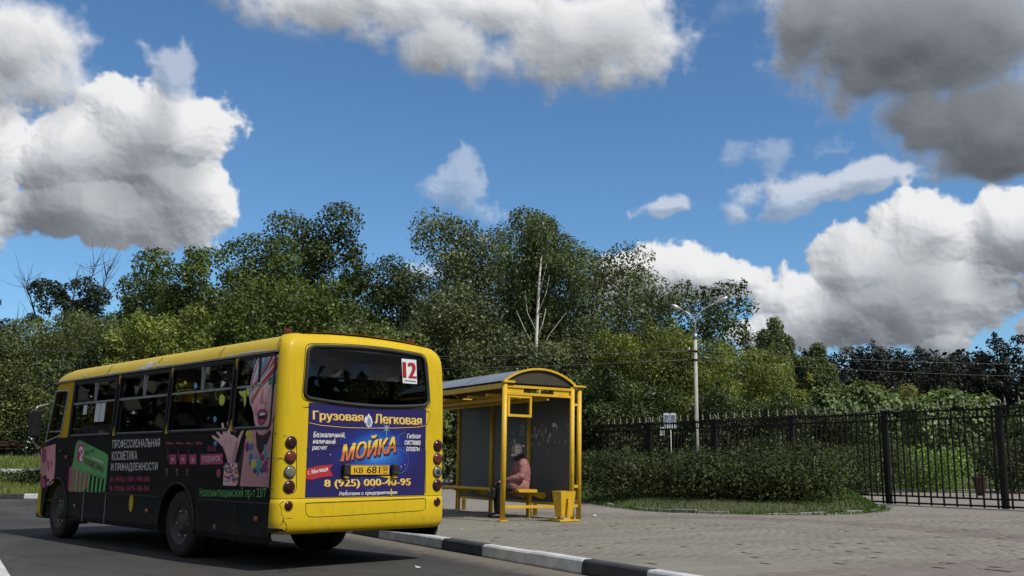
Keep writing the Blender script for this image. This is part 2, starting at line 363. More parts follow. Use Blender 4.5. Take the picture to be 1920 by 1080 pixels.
m, nt, bs, e = new_mat('paving_far')
U2 = Vector((-.496, .868, 0)); V2 = Vector((.868, .496, 0)); K0 = Vector((-.93, 13.82, 0))
gp = N(nt, 'ShaderNodeNewGeometry').outputs['Position']
pu = e.v('DOT_PRODUCT', gp, tuple(U2)); pv = e.v('DOT_PRODUCT', gp, tuple(V2))
bk = N(nt, 'ShaderNodeTexBrick'); e.put(bk.inputs['Vector'], e.comb(pu, pv, 0.0)); bk.inputs['Scale'].default_value = 1.0
bk.inputs['Brick Width'].default_value = .2; bk.inputs['Row Height'].default_value = .1; bk.inputs['Mortar Size'].default_value = .006
bk.inputs['Color1'].default_value = (.22, .21, .182, 1); bk.inputs['Color2'].default_value = (.265, .25, .215, 1); bk.inputs['Mortar'].default_value = (.13, .122, .105, 1)
nn = e.noise(gp, .33, 5, .6)
colf = e.mix(e.m('MULTIPLY', e.step(nn, .42, .66), .6), bk.outputs[0], (.225, .165, .152, 1))
colf = e.mix(e.m('MULTIPLY', e.step(e.noise(gp, 1.7, 6, .65), .5, .75), .4), colf, (.12, .112, .098, 1))
e.put(bs.inputs['Base Color'], colf); bs.inputs['Roughness'].default_value = .9
# asphalt with dust swept against the kerb
m, nt, bs, e = new_mat('asphalt')
gp = N(nt, 'ShaderNodeNewGeometry').outputs['Position']
big = e.noise(gp, .35, 5, .6); fine = e.noise(gp, 55, 4, .7); mid = e.noise(gp, 3.5, 6, .65)
trk = e.noise(e.comb(e.m('MULTIPLY', e.v('DOT_PRODUCT', gp, tuple(U2)), .08), e.v('DOT_PRODUCT', gp, tuple(V2)), 0.0), .9, 4, .6)
col = e.mix(e.step(big, .35, .7), (.036, .035, .034, 1), (.062, .059, .056, 1))
col = e.mix(e.m('MULTIPLY', e.step(trk, .45, .7), .55), col, (.088, .083, .078, 1))
col = e.mix(e.m('MULTIPLY', e.step(fine, .52, .8), .5), col, (.17, .165, .155, 1))
col = e.mix(e.m('MULTIPLY', e.step(mid, .58, .72), .5), col, (.036, .036, .038, 1))
vc = N(nt, 'ShaderNodeTexVoronoi', feature='DISTANCE_TO_EDGE'); e.put(vc.inputs['Vector'], e.v('ADD', gp, e.v('SCALE', e.noise(gp, 1.2, 4, .6, out=1), scale=1.2))); vc.inputs['Scale'].default_value = .42
col = e.mix(e.m('MULTIPLY', e.step(vc.outputs['Distance'], .012, .003), .75), col, (.018, .018, .018, 1))
dk = e.m('SUBTRACT', e.v('DOT_PRODUCT', gp, tuple(V2)), K0.dot(V2))
dust = e.m('MULTIPLY', e.step(e.m('ADD', dk, e.m('MULTIPLY_ADD', mid, .7, -.35)), -.75, -.10), .85)
col = e.mix(dust, col, (.185, .160, .128, 1))
e.put(bs.inputs['Base Color'], col); bs.inputs['Roughness'].default_value = .88; bs.inputs['Specular IOR Level'].default_value = .35
bn = N(nt, 'ShaderNodeBump'); bn.inputs['Strength'].default_value = .7; bn.inputs['Distance'].default_value = .008; e.put(bn.inputs['Height'], fine); e.put(bs.inputs['Normal'], bn.outputs[0])

# ------------------------------------------------------------------ the setting
def P2(t, d, z=0.0):
    """point t metres along the kerb, d metres behind its road edge"""
    p = K0 + U2 * t + V2 * d; return Vector((p.x, p.y, z))
def structure(name, mb, mat, **k): return tag(mb.build(name, mat), kind='structure', **k)
g = MB(); S_ = 900
g.grid([[(-S_ + 2 * S_ * i / 12, -S_ + 2 * S_ * j / 12, -.04) for i in range(13)] for j in range(13)], smooth=False)
structure('ground', g, 'grass_soil')
g = MB(); g.add([P2(-40, .06), P2(19.3, .06), (-10.6, 30.9, 0), (-90, 31.6, 0), (-90, -30, 0)], [(0, 1, 2, 3, 4)]); structure('road', g, 'asphalt')
g = MB(); g.add([P2(-40, .10, .135), P2(-40, 75, .135), P2(45, 75, .135), P2(45, 14, .135), P2(19.3, .10, .135)], [(0, 1, 2, 3, 4)]); pavement = structure('pavement', g, 'paving_far')
mk = MB(); a = Vector((-5.98, 11.96, .004)); du = -U2
mk.add([a - du * 9, a + du * 7, a + du * 7 - V2 * .16, a - du * 9 - V2 * .16], [(0, 1, 2, 3)]); tag(mk.build('lane_line', 'marking_white'), 'white painted lane line in the lower left corner of the road', 'road marking', kind='structure')

# kerb of painted stones, one after another
kb = MB(); kb.box(P2(2, .08, -.05), (.19, 46, .10), Matrix.Rotation(math.atan2(.496, .868), 3, 'Z')); kerb = structure('kerb', kb, 'concrete')
def kerb_mesh(L):
    s = MB(); prof = [(0.012, -.03), (0.0, .02), (.012, .128), (.028, .147), (.045, .152), (.145, .152), (.152, .145), (.152, -.03)]; n = len(prof); hl = L / 2 - .004; c = .008
    rows = []
    for y, k in ((-hl, .9), (-hl + c, 1), (0, 1), (hl - c, 1), (hl, .9)): rows.append([(.076 + (p[0] - .076) * (.97 if k < 1 else 1), y, p[1] - (.006 if k < 1 and p[1] > .1 else 0)) for p in prof])
    s.grid(rows, smooth=False); s.f += [tuple(range(n)), tuple(range(4 * n, 5 * n))[::-1]]; s.sm += [False, False]; return s.mesh('kerb_stone')
KL = 1.133; kmw = kerb_mesh(KL); kmw.materials.append(MATS['kerb_white']); kmb = kerb_mesh(KL); kmb.materials.append(MATS['kerb_black'])
rk = math.atan2(.496, .868)
for i in range(-7, 17):
    p = P2((i + .5) * KL, 0); o = link('kerb_stone', kmb if i % 3 == 2 else kmw, parent=kerb, loc=(p.x + random.uniform(-.006, .006), p.y, random.uniform(-.004, .004)), rot=(0, random.uniform(-.006, .006), rk + random.uniform(-.006, .006)))
kf = MB(); kf.box((-22, 30.85, -.05), (24, .19, .10)); kerb2 = structure('kerb_far', kf, 'concrete')
km2 = {}
for c in ('kerb_white', 'kerb_black'):
    me = kmw.copy(); me.materials.clear(); me.materials.append(MATS[c]); km2[c] = me
for i in range(20):
    xk = -10.9 - i * KL
    link('kerb_stone', km2['kerb_black' if i % 3 else 'kerb_white'] if xk < -13.5 else km2['kerb_white'], parent=kerb2, loc=(xk, 30.77 + .01 * i, 0), rot=(0, 0, math.pi / 2))

# verge in front of the fence: a low grassy mound
FENCE0 = Vector((12.109, 24.669, .15)); FSTEP = Vector((-1.774, 2.85, 0))
def resample(pts, n):
    pts = [np.array(p, float) for p in pts]; L = [0]
    for a, b in zip(pts, pts[1:]): L.append(L[-1] + np.linalg.norm(b - a))
    out = []
    for i in range(n):
        s = L[-1] * i / (n - 1); k = max(j for j in range(len(L)) if L[j] <= s + 1e-9); k = min(k, len(pts) - 2)
        f = (s - L[k]) / max(L[k + 1] - L[k], 1e-9); out.append(pts[k] * (1 - f) + pts[k + 1] * f)
    return out
VFRONT = [(9.55, 28.3), (9.2, 25.2), (8.75, 24.0), (8.3, 22.9), (7.6, 22.0), (6.8, 21.3), (6.0, 20.95), (4.8, 21.1), (3.9, 21.5), (3.0, 22.6), (2.5, 24.5), (2.1, 28), (1.2, 33), (-.6, 37.5), (-3.0, 42.0)]
VBACK = [(9.75, 28.46), (.45, 43.4)]
vf = resample(VFRONT, 70); vb = resample(VBACK, 70); NR = 14
def mound(f): return .137 + .34 * (1 - (1 - min(f / .55, 1)) ** 2)
vrows = [[(vf[k][0] * (1 - j / NR) + vb[k][0] * j / NR, vf[k][1] * (1 - j / NR) + vb[k][1] * j / NR, mound(j / NR) + random.uniform(-.015, .015) * (j > 0)) for k in range(70)] for j in range(NR + 1)]
g = MB(); g.grid(vrows); verge = structure('grass_verge', g, 'grass_soil')
bs_ = resample(VFRONT[1:12], 22)
for i, (a, b) in enumerate(zip(bs_, bs_[1:])):
    if i % 5 == 4 or i in (1, 2): continue
    L = np.linalg.norm(b - a); c = (a + b) / 2
    s = MB(); s.box((0, 0, 0), (L - .02, .08, .12), bevel=.01)
    s.build('border_stone', 'concrete', verge, (c[0], c[1], .135 + random.uniform(-.03, .025)), (random.uniform(-.08, .08), random.uniform(-.02, .02), math.atan2(b[1] - a[1], b[0] - a[0])))

# pavers: the nearest three hundred one by one, the others joined
cam_f, cam_r, cam_u = np.array(fw), np.array(r2), np.array(u2)
def pix(p):
    q = np.asarray(p, float) - np.array([0, 0, CAM_H]); d = q @ cam_f
    return 960 + 1850 * (q @ cam_r) / d, 540 - 1850 * (q @ cam_u) / d
BX, BY, GAP = .200, .100, .0022
ii, jj = np.meshgrid(np.arange(-50, 90), np.arange(0, 190)); ii = ii.ravel(); jj = jj.ravel()
t = ii * BX + np.random.default_rng(21).random(200)[jj] * BX; d = .155 + BY / 2 + jj * BY
cx = K0.x + U2.x * t + V2.x * d; cy = K0.y + U2.y * t + V2.y * d
ok = cy > 6
cx, cy, t, d = cx[ok], cy[ok], t[ok], d[ok]
px, py = pix(np.stack([cx, cy, np.full_like(cx, .15)], 1))
def in_poly(x, y, poly):
    c = np.zeros(len(x), bool); n = len(poly)
    for i in range(n):
        x1, y1 = poly[i]; x2, y2 = poly[i - 1]
        c ^= ((y1 > y) != (y2 > y)) & (x < (x2 - x1) * (y - y1) / (y2 - y1 + 1e-12) + x1)
    return c
vis = (px > -80) & (px < 2050) & (py > 900) & (py < 1150) & (cy < 21.5) & ~in_poly(cx, cy, VFRONT + VBACK[::-1])
cx, cy, t, d, py = cx[vis], cy[vis], t[vis], d[vis], py[vis]
near_red = ((cx - 2.08) * U2.x + (cy - 9.4) * U2.y) < 0
band = [(-1.6, 22.6), (1.6, 20.1), (4.55, 19.5), (6.45, 17.6), (7.4, 14.6), (8.2, 11.5)]
db = np.full(len(cx), 9.0)
for (x1, y1), (x2, y2) in zip(band, band[1:]):
    ll = (x2 - x1) ** 2 + (y2 - y1) ** 2; s = np.clip(((cx - x1) * (x2 - x1) + (cy - y1) * (y2 - y1)) / ll, 0, 1)
    db = np.minimum(db, np.hypot(cx - x1 - s * (x2 - x1), cy - y1 - s * (y2 - y1)))
red = near_red | (db < .6)
zz = .150 + RNG.uniform(-.0007, .0007, len(cx)); sunk = RNG.random(len(cx)) < .025; zz[sunk] -= .010
inview = (py < 1085)
order = np.argsort(np.hypot(cx, cy) + (~inview) * 100); first = order[:300]; rest = order[300:]
def brick_mesh(mat):
    s = MB(); hx, hy = (BX - GAP) / 2, (BY - GAP) / 2; c = .0018
    rows = [[(-hx, -hy, -.03), (hx, -hy, -.03), (hx, hy, -.03), (-hx, hy, -.03)], [(-hx, -hy, -c), (hx, -hy, -c), (hx, hy, -c), (-hx, hy, -c)], [(-hx + c, -hy + c, 0), (hx - c, -hy + c, 0), (hx - c, hy - c, 0), (-hx + c, hy - c, 0)]]
    s.grid(rows, smooth=False, closed=True); s.f.append((8, 9, 10, 11)); s.sm.append(False); me = s.mesh('paving_brick'); me.materials.append(MATS[mat]); return me
bmg, bmr = brick_mesh('paver_grey'), brick_mesh('paver_red'); ru = math.atan2(U2.y, U2.x)
open_j = (np.random.default_rng(12).random(len(cx)) < .055) & (d < 1.6)
def narrow(me):
    c = me.copy(); [setattr(v_, 'co', Vector((v_.co.x * .8, v_.co.y * .76 + .006, v_.co.z))) for v_ in c.vertices]; return c
nbg, nbr = narrow(bmg), narrow(bmr)
for k in first: link('paving_brick', (nbr if open_j[k] else bmr) if red[k] else (nbg if open_j[k] else bmg), parent=pavement, loc=(cx[k], cy[k], zz[k]), rot=(random.uniform(-.004, .004), random.uniform(-.003, .003), ru + random.uniform(-.006, .006)))
bv = np.array([v.co[:] for v in bmg.vertices]); bf = [list(p.vertices) for p in bmg.polygons]; bq = np.array(bf)
ca, sa = math.cos(ru), math.sin(ru); rot2 = np.array([[ca, sa, 0], [-sa, ca, 0], [0, 0, 1]])
vv = (bv @ rot2)[None] + np.stack([cx[rest], cy[rest], zz[rest]], 1)[:, None]
fv = bq[None] + (np.arange(len(rest)) * len(bv))[:, None, None]
me = np_mesh('paving_bricks', vv.reshape(-1, 3), fv.reshape(-1, 4)); me.materials.append(MATS['paver_grey']); me.materials.append(MATS['paver_red'])
me.polygons.foreach_set('material_index', np.repeat(red[rest].astype(np.int32), len(bq))); tag(link('paving_bricks', me, parent=pavement), kind='stuff')

# lawn on the far left, rising behind the junction
def sm(x): x = max(0, min(1, x)); return x * x * (3 - 2 * x)
def lawn_z(y): return .14 + 1.2 * sm((y - 36) / 16)
g = MB(); g.grid([[(x, y, lawn_z(y) + .03 * math.sin(x * 1.3 + y)) for x in np.linspace(-75, -9.5, 40)] for y in list(np.linspace(31.0, 60, 30)) + [80, 120]])
tag(g.build('lawn', 'lawn_green'), kind='structure')
g = MB(); g.grid([[(x, y, lawn_z(y) + .05) for x in np.linspace(-60, -12, 20)] for y in (42.5, 43.2, 44.0)]); structure('path', g, 'path_pale')
g = MB(); g.grid([[(x, y, .16) for x in np.linspace(9, 90, 30)] for y in (47.5, 60, 90, 160)]); structure('lawn_park', g, 'lawn_green')
# litter on pavement and road
def litter(name, label, mat, x, y, z, s, sharp=.5):
    b = MB(); n = 6; pts = [(s * (0.7 + .5 * random.random()) * math.cos(i * 2 * math.pi / n), s * .5 * (0.7 + .5 * random.random()) * math.sin(i * 2 * math.pi / n)) for i in range(n)]
    b.prism(pts, lambda p, d: (p[0], p[1], d + (p[0] ** 2) * sharp / s * .5), 0, .004); tag(b.build(name, mat, None, (x, y, z), (0, 0, random.uniform(0, 3))), label, 'litter')
litter('paper_scrap', 'white paper scrap lying on the pavers right of the yellow bin', 'litter_white', 1.65, 19.9, .153, .09)
litter('crumpled_wrapper', 'crumpled pale wrapper on the asphalt below the painted kerb', 'litter_white', -1.02, 11.35, .003, .045, .8)
litter('leaf_scrap', 'small brown scrap in the dust at the foot of the kerb', 'litter_brown', -1.07, 13.05, .003, .06)
litter('bottle_cap', 'tiny white scrap on the pavers left of the near shelter post', 'litter_white', -.75, 15.6, .153, .035)

# ------------------------------------------------------------------ iron fence
fence = thing('iron_fence', 'tall black wrought iron fence with pale spear points and ring frieze', 'fence', FENCE0)
fdir = FSTEP.normalized(); fl = FSTEP.length; frot = math.atan2(fdir.y, fdir.x)
HT = 2.49
def shared(mb, name, mat): me = mb.mesh(name); me.materials.append(MATS[mat]); return me
post_m = MB(); post_m.box((0, 0, HT / 2), (.14, .14, HT), bevel=.008); post_m.box((0, 0, HT + .01), (.16, .16, .03)); post_me = shared(post_m, 'post', 'iron_black')
def ring(r, t, mat, name, n=14):
    m = MB(); rows = [[((r + t * math.cos(b)) * math.cos(a), t * math.sin(b), (r + t * math.cos(b)) * math.sin(a)) for b in [k * math.pi / 3 for k in range(6)]] for a in [2 * math.pi * i / n for i in range(n + 1)]]
    m.grid(rows, closed=True); return shared(m, name, mat)
cap_me = ring(.075, .02, 'finial_pale', 'ring_cap'); ring_me = ring(.088, .014, 'iron_black', 'ring')
bl_m = MB(); bl_m.box((0, 0, (HT + .02) / 2), (.036, .036, HT + .02)); bl_me = shared(bl_m, 'bar', 'iron_black')
bs_m = MB(); bs_m.box((0, 0, .20 + (HT - .28 - .20) / 2), (.030, .030, HT - .28 - .20)); bs_me = shared(bs_m, 'bar', 'iron_black')
fi_m = MB(); fi_m.lathe([(.0, .0), (.035, .015), (.04, .035), (.018, .06), (.016, .07), (.03, .085), (.024, .13), (.0, .235)], (0, 0, 0), n=6); fi_me = shared(fi_m, 'finial', 'finial_pale')
ra_m = MB(); ra_m.box((fl / 2, 0, 0), (fl - .11, .04, .045)); ra_me = shared(ra_m, 'rail', 'iron_black')
sw_m = MB(); sw_m.tube([(-.10, 0, 0), (-.06, 0, .05), (0, 0, .075), (.06, 0, .05), (.10, 0, 0)], .008, 5); sw_me = shared(sw_m, 'scroll', 'iron_black')
NB = 9
for i in range(-2, 7):
    o = fdir * fl * i
    def put(nm, me, s, z, dz=0.0): return link(nm, me, parent=fence, loc=(o.x + fdir.x * s, o.y + fdir.y * s, z), rot=(random.uniform(-.004, .004), random.uniform(-.004, .004), frot))
    put('post', post_me, 0, 0); put('ring_cap', cap_me, 0, HT + .10)
    for z in (.05, .22, HT - .245, HT - .045): put('rail', ra_me, 0, z)
    for k in range(NB):
        s = (k + .5) * fl / NB
        put('bar', bl_me, s, 0); put('finial', fi_me, s, HT + .02)
        if k < NB - 1: put('bar', bs_me, s + fl / NB / 2, 0); put('ring', ring_me, s + fl / NB / 2, HT - .145); put('scroll', sw_me, s + fl / NB / 2, HT - .03)

# ------------------------------------------------------------------ street lamp
lamp = thing('street_lamp', 'tall concrete street lamp with two curved arms behind the fence', 'street lamp', (7.06, 38, .15)); lamp.rotation_euler = (0, R(.6), 0)
m = MB(); m.tube([(0, 0, 0), (0, 0, 5.9)], [.095, .062], 8); m.build('pole', 'concrete_pale', lamp)
m = MB(); m.tube([(0, 0, .0), (0, 0, 1.42)], [.109, .101], 8); m.build('painted_base', 'kerb_white', lamp)
for z, w_ in ((1.26, .05), (1.16, .08), (1.06, .05)): m = MB(); m.box((0, -.108, z), (w_, .012, .05)); m.build('stencil_mark', 'sign_dark', lamp)
m = MB(); m.tube([(0, 0, 5.82), (0, 0, 6.02)], .08, 10); m.build('collar', 'galvanised', lamp)
for z in (5.32, 4.98): m = MB(); m.tube([(0, 0, z), (0, 0, z + .06)], .092, 10); m.box((-.14, 0, z + .03), (.28, .06, .05)); m.build('wire_bracket', 'iron_black', lamp)
m = MB(); m.tube([(-.24, 0, 5.36), (-.24, 0, 5.50)], [.035, .02], 8); m.build('insulator', 'sign_white', lamp)
m = MB(); m.tube([(0, 0, 2.62), (0, 0, 2.66)], .10, 10); m.build('band', 'iron_black', lamp)
m = MB(); m.tube([(0, 0, 5.95), (-.0, 0, 6.4), (-.04, 0, 6.58), (-.14, 0, 6.74), (-.34, 0, 6.88), (-.55, 0, 6.96)], [.04, .035, .028, .024, .02, .018], 8); m.build('arm', 'galvanised', lamp)
m = MB(); m.tube([(0.05, 0, 6.4), (.06, 0, 6.62), (.14, 0, 6.82), (.34, 0, 7.0), (.62, 0, 7.16), (.78, -.02, 7.24)], [.035, .03, .026, .022, .02, .018], 8); m.build('arm', 'galvanised', lamp)
for (p, q, r) in (((-.50, 0, 6.95), (-.93, -.05, 7.14), .085), ((.72, 0, 7.2), (1.28, -.05, 7.48), .095)):
    p = Vector(p); q = Vector(q); m = MB(); m.tube([p + (q - p) * f for f in (0, .15, .4, .7, .92, 1)], [.03, r * .55, r * .95, r, r * .7, .02], 10); h = m.build('lamp_head', 'galvanised', lamp)
    m = MB(); m.tube([p + (q - p) * f + Vector((0, -.01, -r * .45)) for f in (.35, .5, .75, .93)], [.03, r * .75, r * .7, .02], 10); m.build('lamp_lens', 'lamp_glass', h)

# route sign post beyond the fence
sp = thing('sign_post', 'thin pale pole with two stop signs and a timetable plate', 'sign', (5.92, 37, .15))
m = MB(); m.tube([(0, 0, 0), (0, 0, 2.75)], .03, 8); m.build('pole', 'sign_white', sp)
for sx in (-.145, .105):
    m = MB(); m.box((sx, -.05, 2.62), (.215, .012, .56), bevel=.006); s = m.build('sign_plate', 'sign_white', sp)
    m = MB(); m.box((sx, -.0595, 2.66), (.165, .004, .34)); m.build('blue_field', 'sign_blue', s)
    m = MB(); m.prism([(-.06, 0), (.06, 0), (.0, .16)], lambda p, d: (sx + p[0], d, 2.57 + p[1]), -.0645, -.0635); m.build('pictogram', 'sign_white', s)
    text_quad('A', [(sx - .035, 2.74), (sx + .035, 2.74), (sx + .035, 2.83), (sx - .035, 2.83)], lambda p: (p[0], -.0652, p[1]), 'sign_dark', s, bold=.02)
m = MB(); m.box((-.33, -.05, 2.23), (.19, .012, .30), bevel=.005); s = m.build('timetable_plate', 'sign_white', sp)
for k in range(4): m = MB(); m.box((-.33 + .02 * (k % 2), -.0585, 2.33 - .06 * k), (.12, .003, .025)); m.build('print_line', 'sign_dark', s)
m = MB(); m.tube([(-.33, -.03, 2.3), (0, 0, 2.3)], .01, 6); m.build('bracket', 'galvanised', sp)

# overhead wires
def wire(label, a, b, sag, r=.011):
    a = Vector(a); b = Vector(b); m = MB(); m.tube([a.lerp(b, i / 24) - Vector((0, 0, sag * 4 * (i / 24) * (1 - i / 24))) for i in range(25)], r, 5); tag(m.build('overhead_wire', 'wire_dark'), label, 'wire', 'wires in front of the trees')
wire('upper overhead wire running left from the street lamp bracket', (6.82, 38, 5.50), (-26, 46, 6.4), .35)
wire('lower overhead wire running left from the street lamp bracket', (6.82, 38, 5.16), (-26, 46, 5.8), .45)
wire('thin overhead wire crossing the dark trees on the right, upper one', (7.2, 38, 5.5), (60, 70, 9.4), .7, .008)
wire('thin overhead wire crossing the dark trees on the right, lower one', (7.2, 38, 5.16), (60, 70, 8.6), .8, .008)

# shelter paint: chipped and rust-spotted
mm = MATS['shelter_yellow']; nt = mm.node_tree; e = X(nt); b_ = nt.nodes['Principled BSDF']; src = b_.inputs['Base Color'].links[0].from_socket
oc = N(nt, 'ShaderNodeTexCoord').outputs['Object']; ch = e.step(e.noise(oc, 13, 9, .7), .655, .69); gr = e.m('MULTIPLY', e.step(e.noise(oc, 3.1, 6, .6), .45, .75), .35)
col = e.mix(gr, src, (.40, .25, .03, 1)); col = e.mix(ch, col, (.10, .055, .025, 1)); e.put(b_.inputs['Base Color'], col)
# ------------------------------------------------------------------ bus shelter
SH0 = Vector((-.14, 17.83, .15)); SHR = math.atan2(.496, .868)
shelter = thing('bus_shelter', 'yellow tube frame bus shelter with arched roof and dark back wall', 'bus shelter', SH0, SHR); shelter.rotation_euler = (0, R(.7), SHR)
SL, SW, SHH = 4.65, 1.45, 2.44
Y_ = 'shelter_yellow'
for y in (0, SL):
    m = MB(); m.tube([(0, y, 0), (0, y, SHH)], .047, 14); p = m.build('front_post', Y_, shelter)
    m = MB(); m.box((0, y, .012), (.15, .15, .024), bevel=.005); m.build('foot_plate', Y_, p)
for k in range(4):
    y = k * 1.55
    m = MB(); m.tube([(SW, y, 0), (SW, y, SHH)], .045, 14); m.build('back_post', Y_, shelter)
    top = SHH if k == 0 else 2.3
    m = MB(); m.tube([(SW + .17, y + .02, 0), (SW + .17, y + .02, top)], .045, 14); m.build('outer_post', Y_, shelter)
    for z in (.27, .62, 2.12): m = MB(); m.box((SW + .085, y + .01, z), (.12, .035, .045)); m.build('rung', Y_, shelter)
    if k < 3:
        m = MB(); m.box((SW + .012, y + .775, 1.31), (.014, 1.45, 2.0)); m.build('back_panel', 'panel_grey', shelter)
        for z in (.285, 2.335): m = MB(); m.box((SW + .012, y + .775, z), (.045, 1.45, .05)); m.build('panel_rail', Y_, shelter)
# end frames: two rails with gusset plates, a hanging square frame
for y in (0, SL):
    for z in (SHH - .05, SHH - .18): m = MB(); m.box((SW / 2 + .002, y, z), (SW - .09, .05, .045)); m.build('end_rail', Y_, shelter)
    for x in (.22, SW - .24): m = MB(); m.box((x, y + .004, SHH - .115), (.34, .012, .084)); m.build('gusset_plate', Y_, shelter)
    m = MB(); m.box((SW / 2, y, SHH - .115), (.035, .035, .084)); m.build('spacer', Y_, shelter)
    m = MB(); m.box((.06, y - .02, SHH + .025), (.24, .10, .04), bevel=.006); m.build('cap_bracket', Y_, shelter)
    m = MB(); m.box((SW + .13, y - .02, SHH + .02), (.28, .10, .035), bevel=.006); m.build('cap_bracket', Y_, shelter)
fr = MB()
for c, s in (((.30, -.02, 2.205), (.50, .035, .035)), ((.30, -.02, 1.865), (.50, .035, .045)), ((.07, -.02, 2.035), (.04, .035, .30)), ((.53, -.02, 2.035), (.04, .035, .30))): fr.box(c, s)
fr.build('hanging_frame', Y_, shelter)
m = MB(); m.box((SW / 2, .015, .255), (SW - .09, .045, .05)); m.build('lower_rail', Y_, shelter)
m = MB(); m.box((0, SL / 2, SHH - .04), (.07, SL - .1, .09)); m.build('eaves_beam', Y_, shelter)
m = MB(); m.box((SW + .02, SL / 2, SHH - .06), (.06, SL - .1, .06)); m.build('eaves_beam', Y_, shelter)
for y in (.8, 1.55, 2.6, 3.1, 3.9): m = MB(); m.box((SW / 2, y, SHH - .17), (SW - .1, .045, .06)); m.build('cross_beam', Y_, shelter)
for x in (.38, .98): m = MB(); m.box((x, SL / 2, SHH - .235), (.04, SL - .2, .05)); m.build('purlin', Y_, shelter)
ra_, cz = None, None
RISE = .255; half = SW / 2 + .03; rad = (half * half + RISE * RISE) / (2 * RISE)
def arch(f, dr=0.0):
    a0 = math.asin(half / rad); a = -a0 + 2 * a0 * f
    return SW / 2 + (rad + dr) * math.sin(a), SHH + .035 + RISE - rad + (rad + dr) * math.cos(a)
for k in range(3):
    y0, y1 = -.04 + k * 1.585, -.04 + (k + 1) * 1.585 - .008
    m = MB(); NA = 44
    for dr in (0.0,):
        outer = [[(arch(i / NA, .012 + .004 * (i % 2))[0], y, arch(i / NA, .012 + .004 * (i % 2))[1] + .004 * k) for i in range(NA + 1)] for y in (y0, y1)]
        m.grid(outer, smooth=False)
    m.build('roof_sheet', 'roof_sheet', shelter)
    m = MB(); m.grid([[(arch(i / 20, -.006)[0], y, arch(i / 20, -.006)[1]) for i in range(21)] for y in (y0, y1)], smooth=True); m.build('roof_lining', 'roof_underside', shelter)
for y in (-.05, SL + .06):
    m = MB(); rows = []
    for i in range(25):
        (xa, za), (xb, zb) = arch(i / 24, -.016), arch(i / 24, .022); rows.append([(xa, y - .012, za), (xb, y - .012, zb), (xb, y + .012, zb), (xa, y + .012, za)])
    m.grid(rows, smooth=False, closed=True); m.build('arch_rim', Y_, shelter)
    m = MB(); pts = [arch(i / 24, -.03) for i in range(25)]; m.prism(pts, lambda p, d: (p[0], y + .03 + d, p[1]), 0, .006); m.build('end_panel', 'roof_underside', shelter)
# bench on brackets against the back wall
sl = MB(); n = 7; r_ = .028
prof = []
x0, x1, zt = .74, 1.16, .545
rows = []
for y in (.72, 2.45, 4.2): rows.append([(x0 + r_ - r_ * math.cos(a), y, zt - r_ + r_ * math.sin(a)) for a in np.linspace(-1.57, 1.57, n)] + [(x1 - r_ + r_ * math.cos(a), y, zt - r_ + r_ * math.sin(a)) for a in np.linspace(1.57, -1.57, n)])
sl.grid(rows, smooth=False, closed=True); k_ = 2 * n; sl.f += [tuple(range(k_)), tuple(range(2 * k_, 3 * k_))[::-1]]; sl.sm += [False, False]
sl.build('bench_seat', Y_, shelter)
for y in (.86, 1.6, 2.5, 3.2, 4.05):
    m = MB(); m.prism([(.95, .486), (1.42, .486), (1.42, .40), (1.36, .36)], lambda p, d: (p[0], y + d, p[1]), 0, .02); m.build('bench_bracket', Y_, shelter)
for y in (.9, 3.9): m = MB(); m.box((1.10, y, .245), (.045, .045, .485)); m.build('bench_leg', Y_, shelter)
# torn poster remnants stuck to the back wall
rr = random.Random(5)
for k in range(46):
    y = rr.choice((rr.gauss(1.0, .33), rr.gauss(1.9, .28), rr.uniform(.2, 2.6))); z = 1.58 + rr.gauss(0, .13); wv = rr.uniform(.008, .035); hh = rr.uniform(.04, .22)
    n = 7; pts = [(wv * (.5 + .6 * rr.random()) * math.cos(2 * math.pi * i / n), hh * .5 * (.5 + .6 * rr.random()) * math.sin(2 * math.pi * i / n)) for i in range(n)]
    if abs((y % 1.55)) < .07 or y < .1: continue
    m = MB(); m.prism(pts, lambda p, d: (SW + .0045 - d, y + p[0], z + p[1]), 0, .0015); m.build('paper_remnant', 'paper_torn', shelter)
m = MB(); m.prism([(-.09, -.03), (.07, -.04), (.09, .03), (-.02, .045)], lambda p, d: (SW + .0045 - d, .62 + p[0], 1.76 + p[1]), 0, .003); m.build('paper_remnant', 'sign_white', shelter)

# ------------------------------------------------------------------ litter bin
bp = SH0 + V2 * 1.03 - U2 * .40
bin_ = thing('litter_bin', 'yellow tapered steel litter bin on a low frame beside the shelter', 'litter bin', (bp.x, bp.y, .15), SHR)
def frustum(mb, w0, d0, z0, w1, d1, z1, t=.008):
    ring_ = lambda w_, d_, z_: [(-w_, -d_, z_), (w_, -d_, z_), (w_, d_, z_), (-w_, d_, z_)]
    mb.grid([ring_(w0, d0, z0), ring_(w1, d1, z1), ring_(w1 - t, d1 - t, z1), ring_(w0 - t, d0 - t, z0 + t)], smooth=False, closed=True)
    mb.f += [(0, 1, 2, 3), (12, 13, 14, 15)]; mb.sm += [False, False]
m = MB(); frustum(m, .115, .10, .09, .155, .15, .53); m.build('bucket', Y_, bin_)
for s in (-1, 1):
    m = MB(); m.box((0.0, s * .172, .23), (.045, .012, .42)); m.build('upright', Y_, bin_)
    m = MB(); m.box((0.0, s * .18, .025), (.42, .05, .035), bevel=.006); m.build('base_bar', Y_, bin_)
    m = MB(); m.tube([(0, s * .14, .40), (0, s * .185, .40)], .012, 8); m.build('pivot', Y_, bin_)
m = MB(); m.box((-.16, 0, .025), (.045, .34, .03)); m.build('base_tie', Y_, bin_)

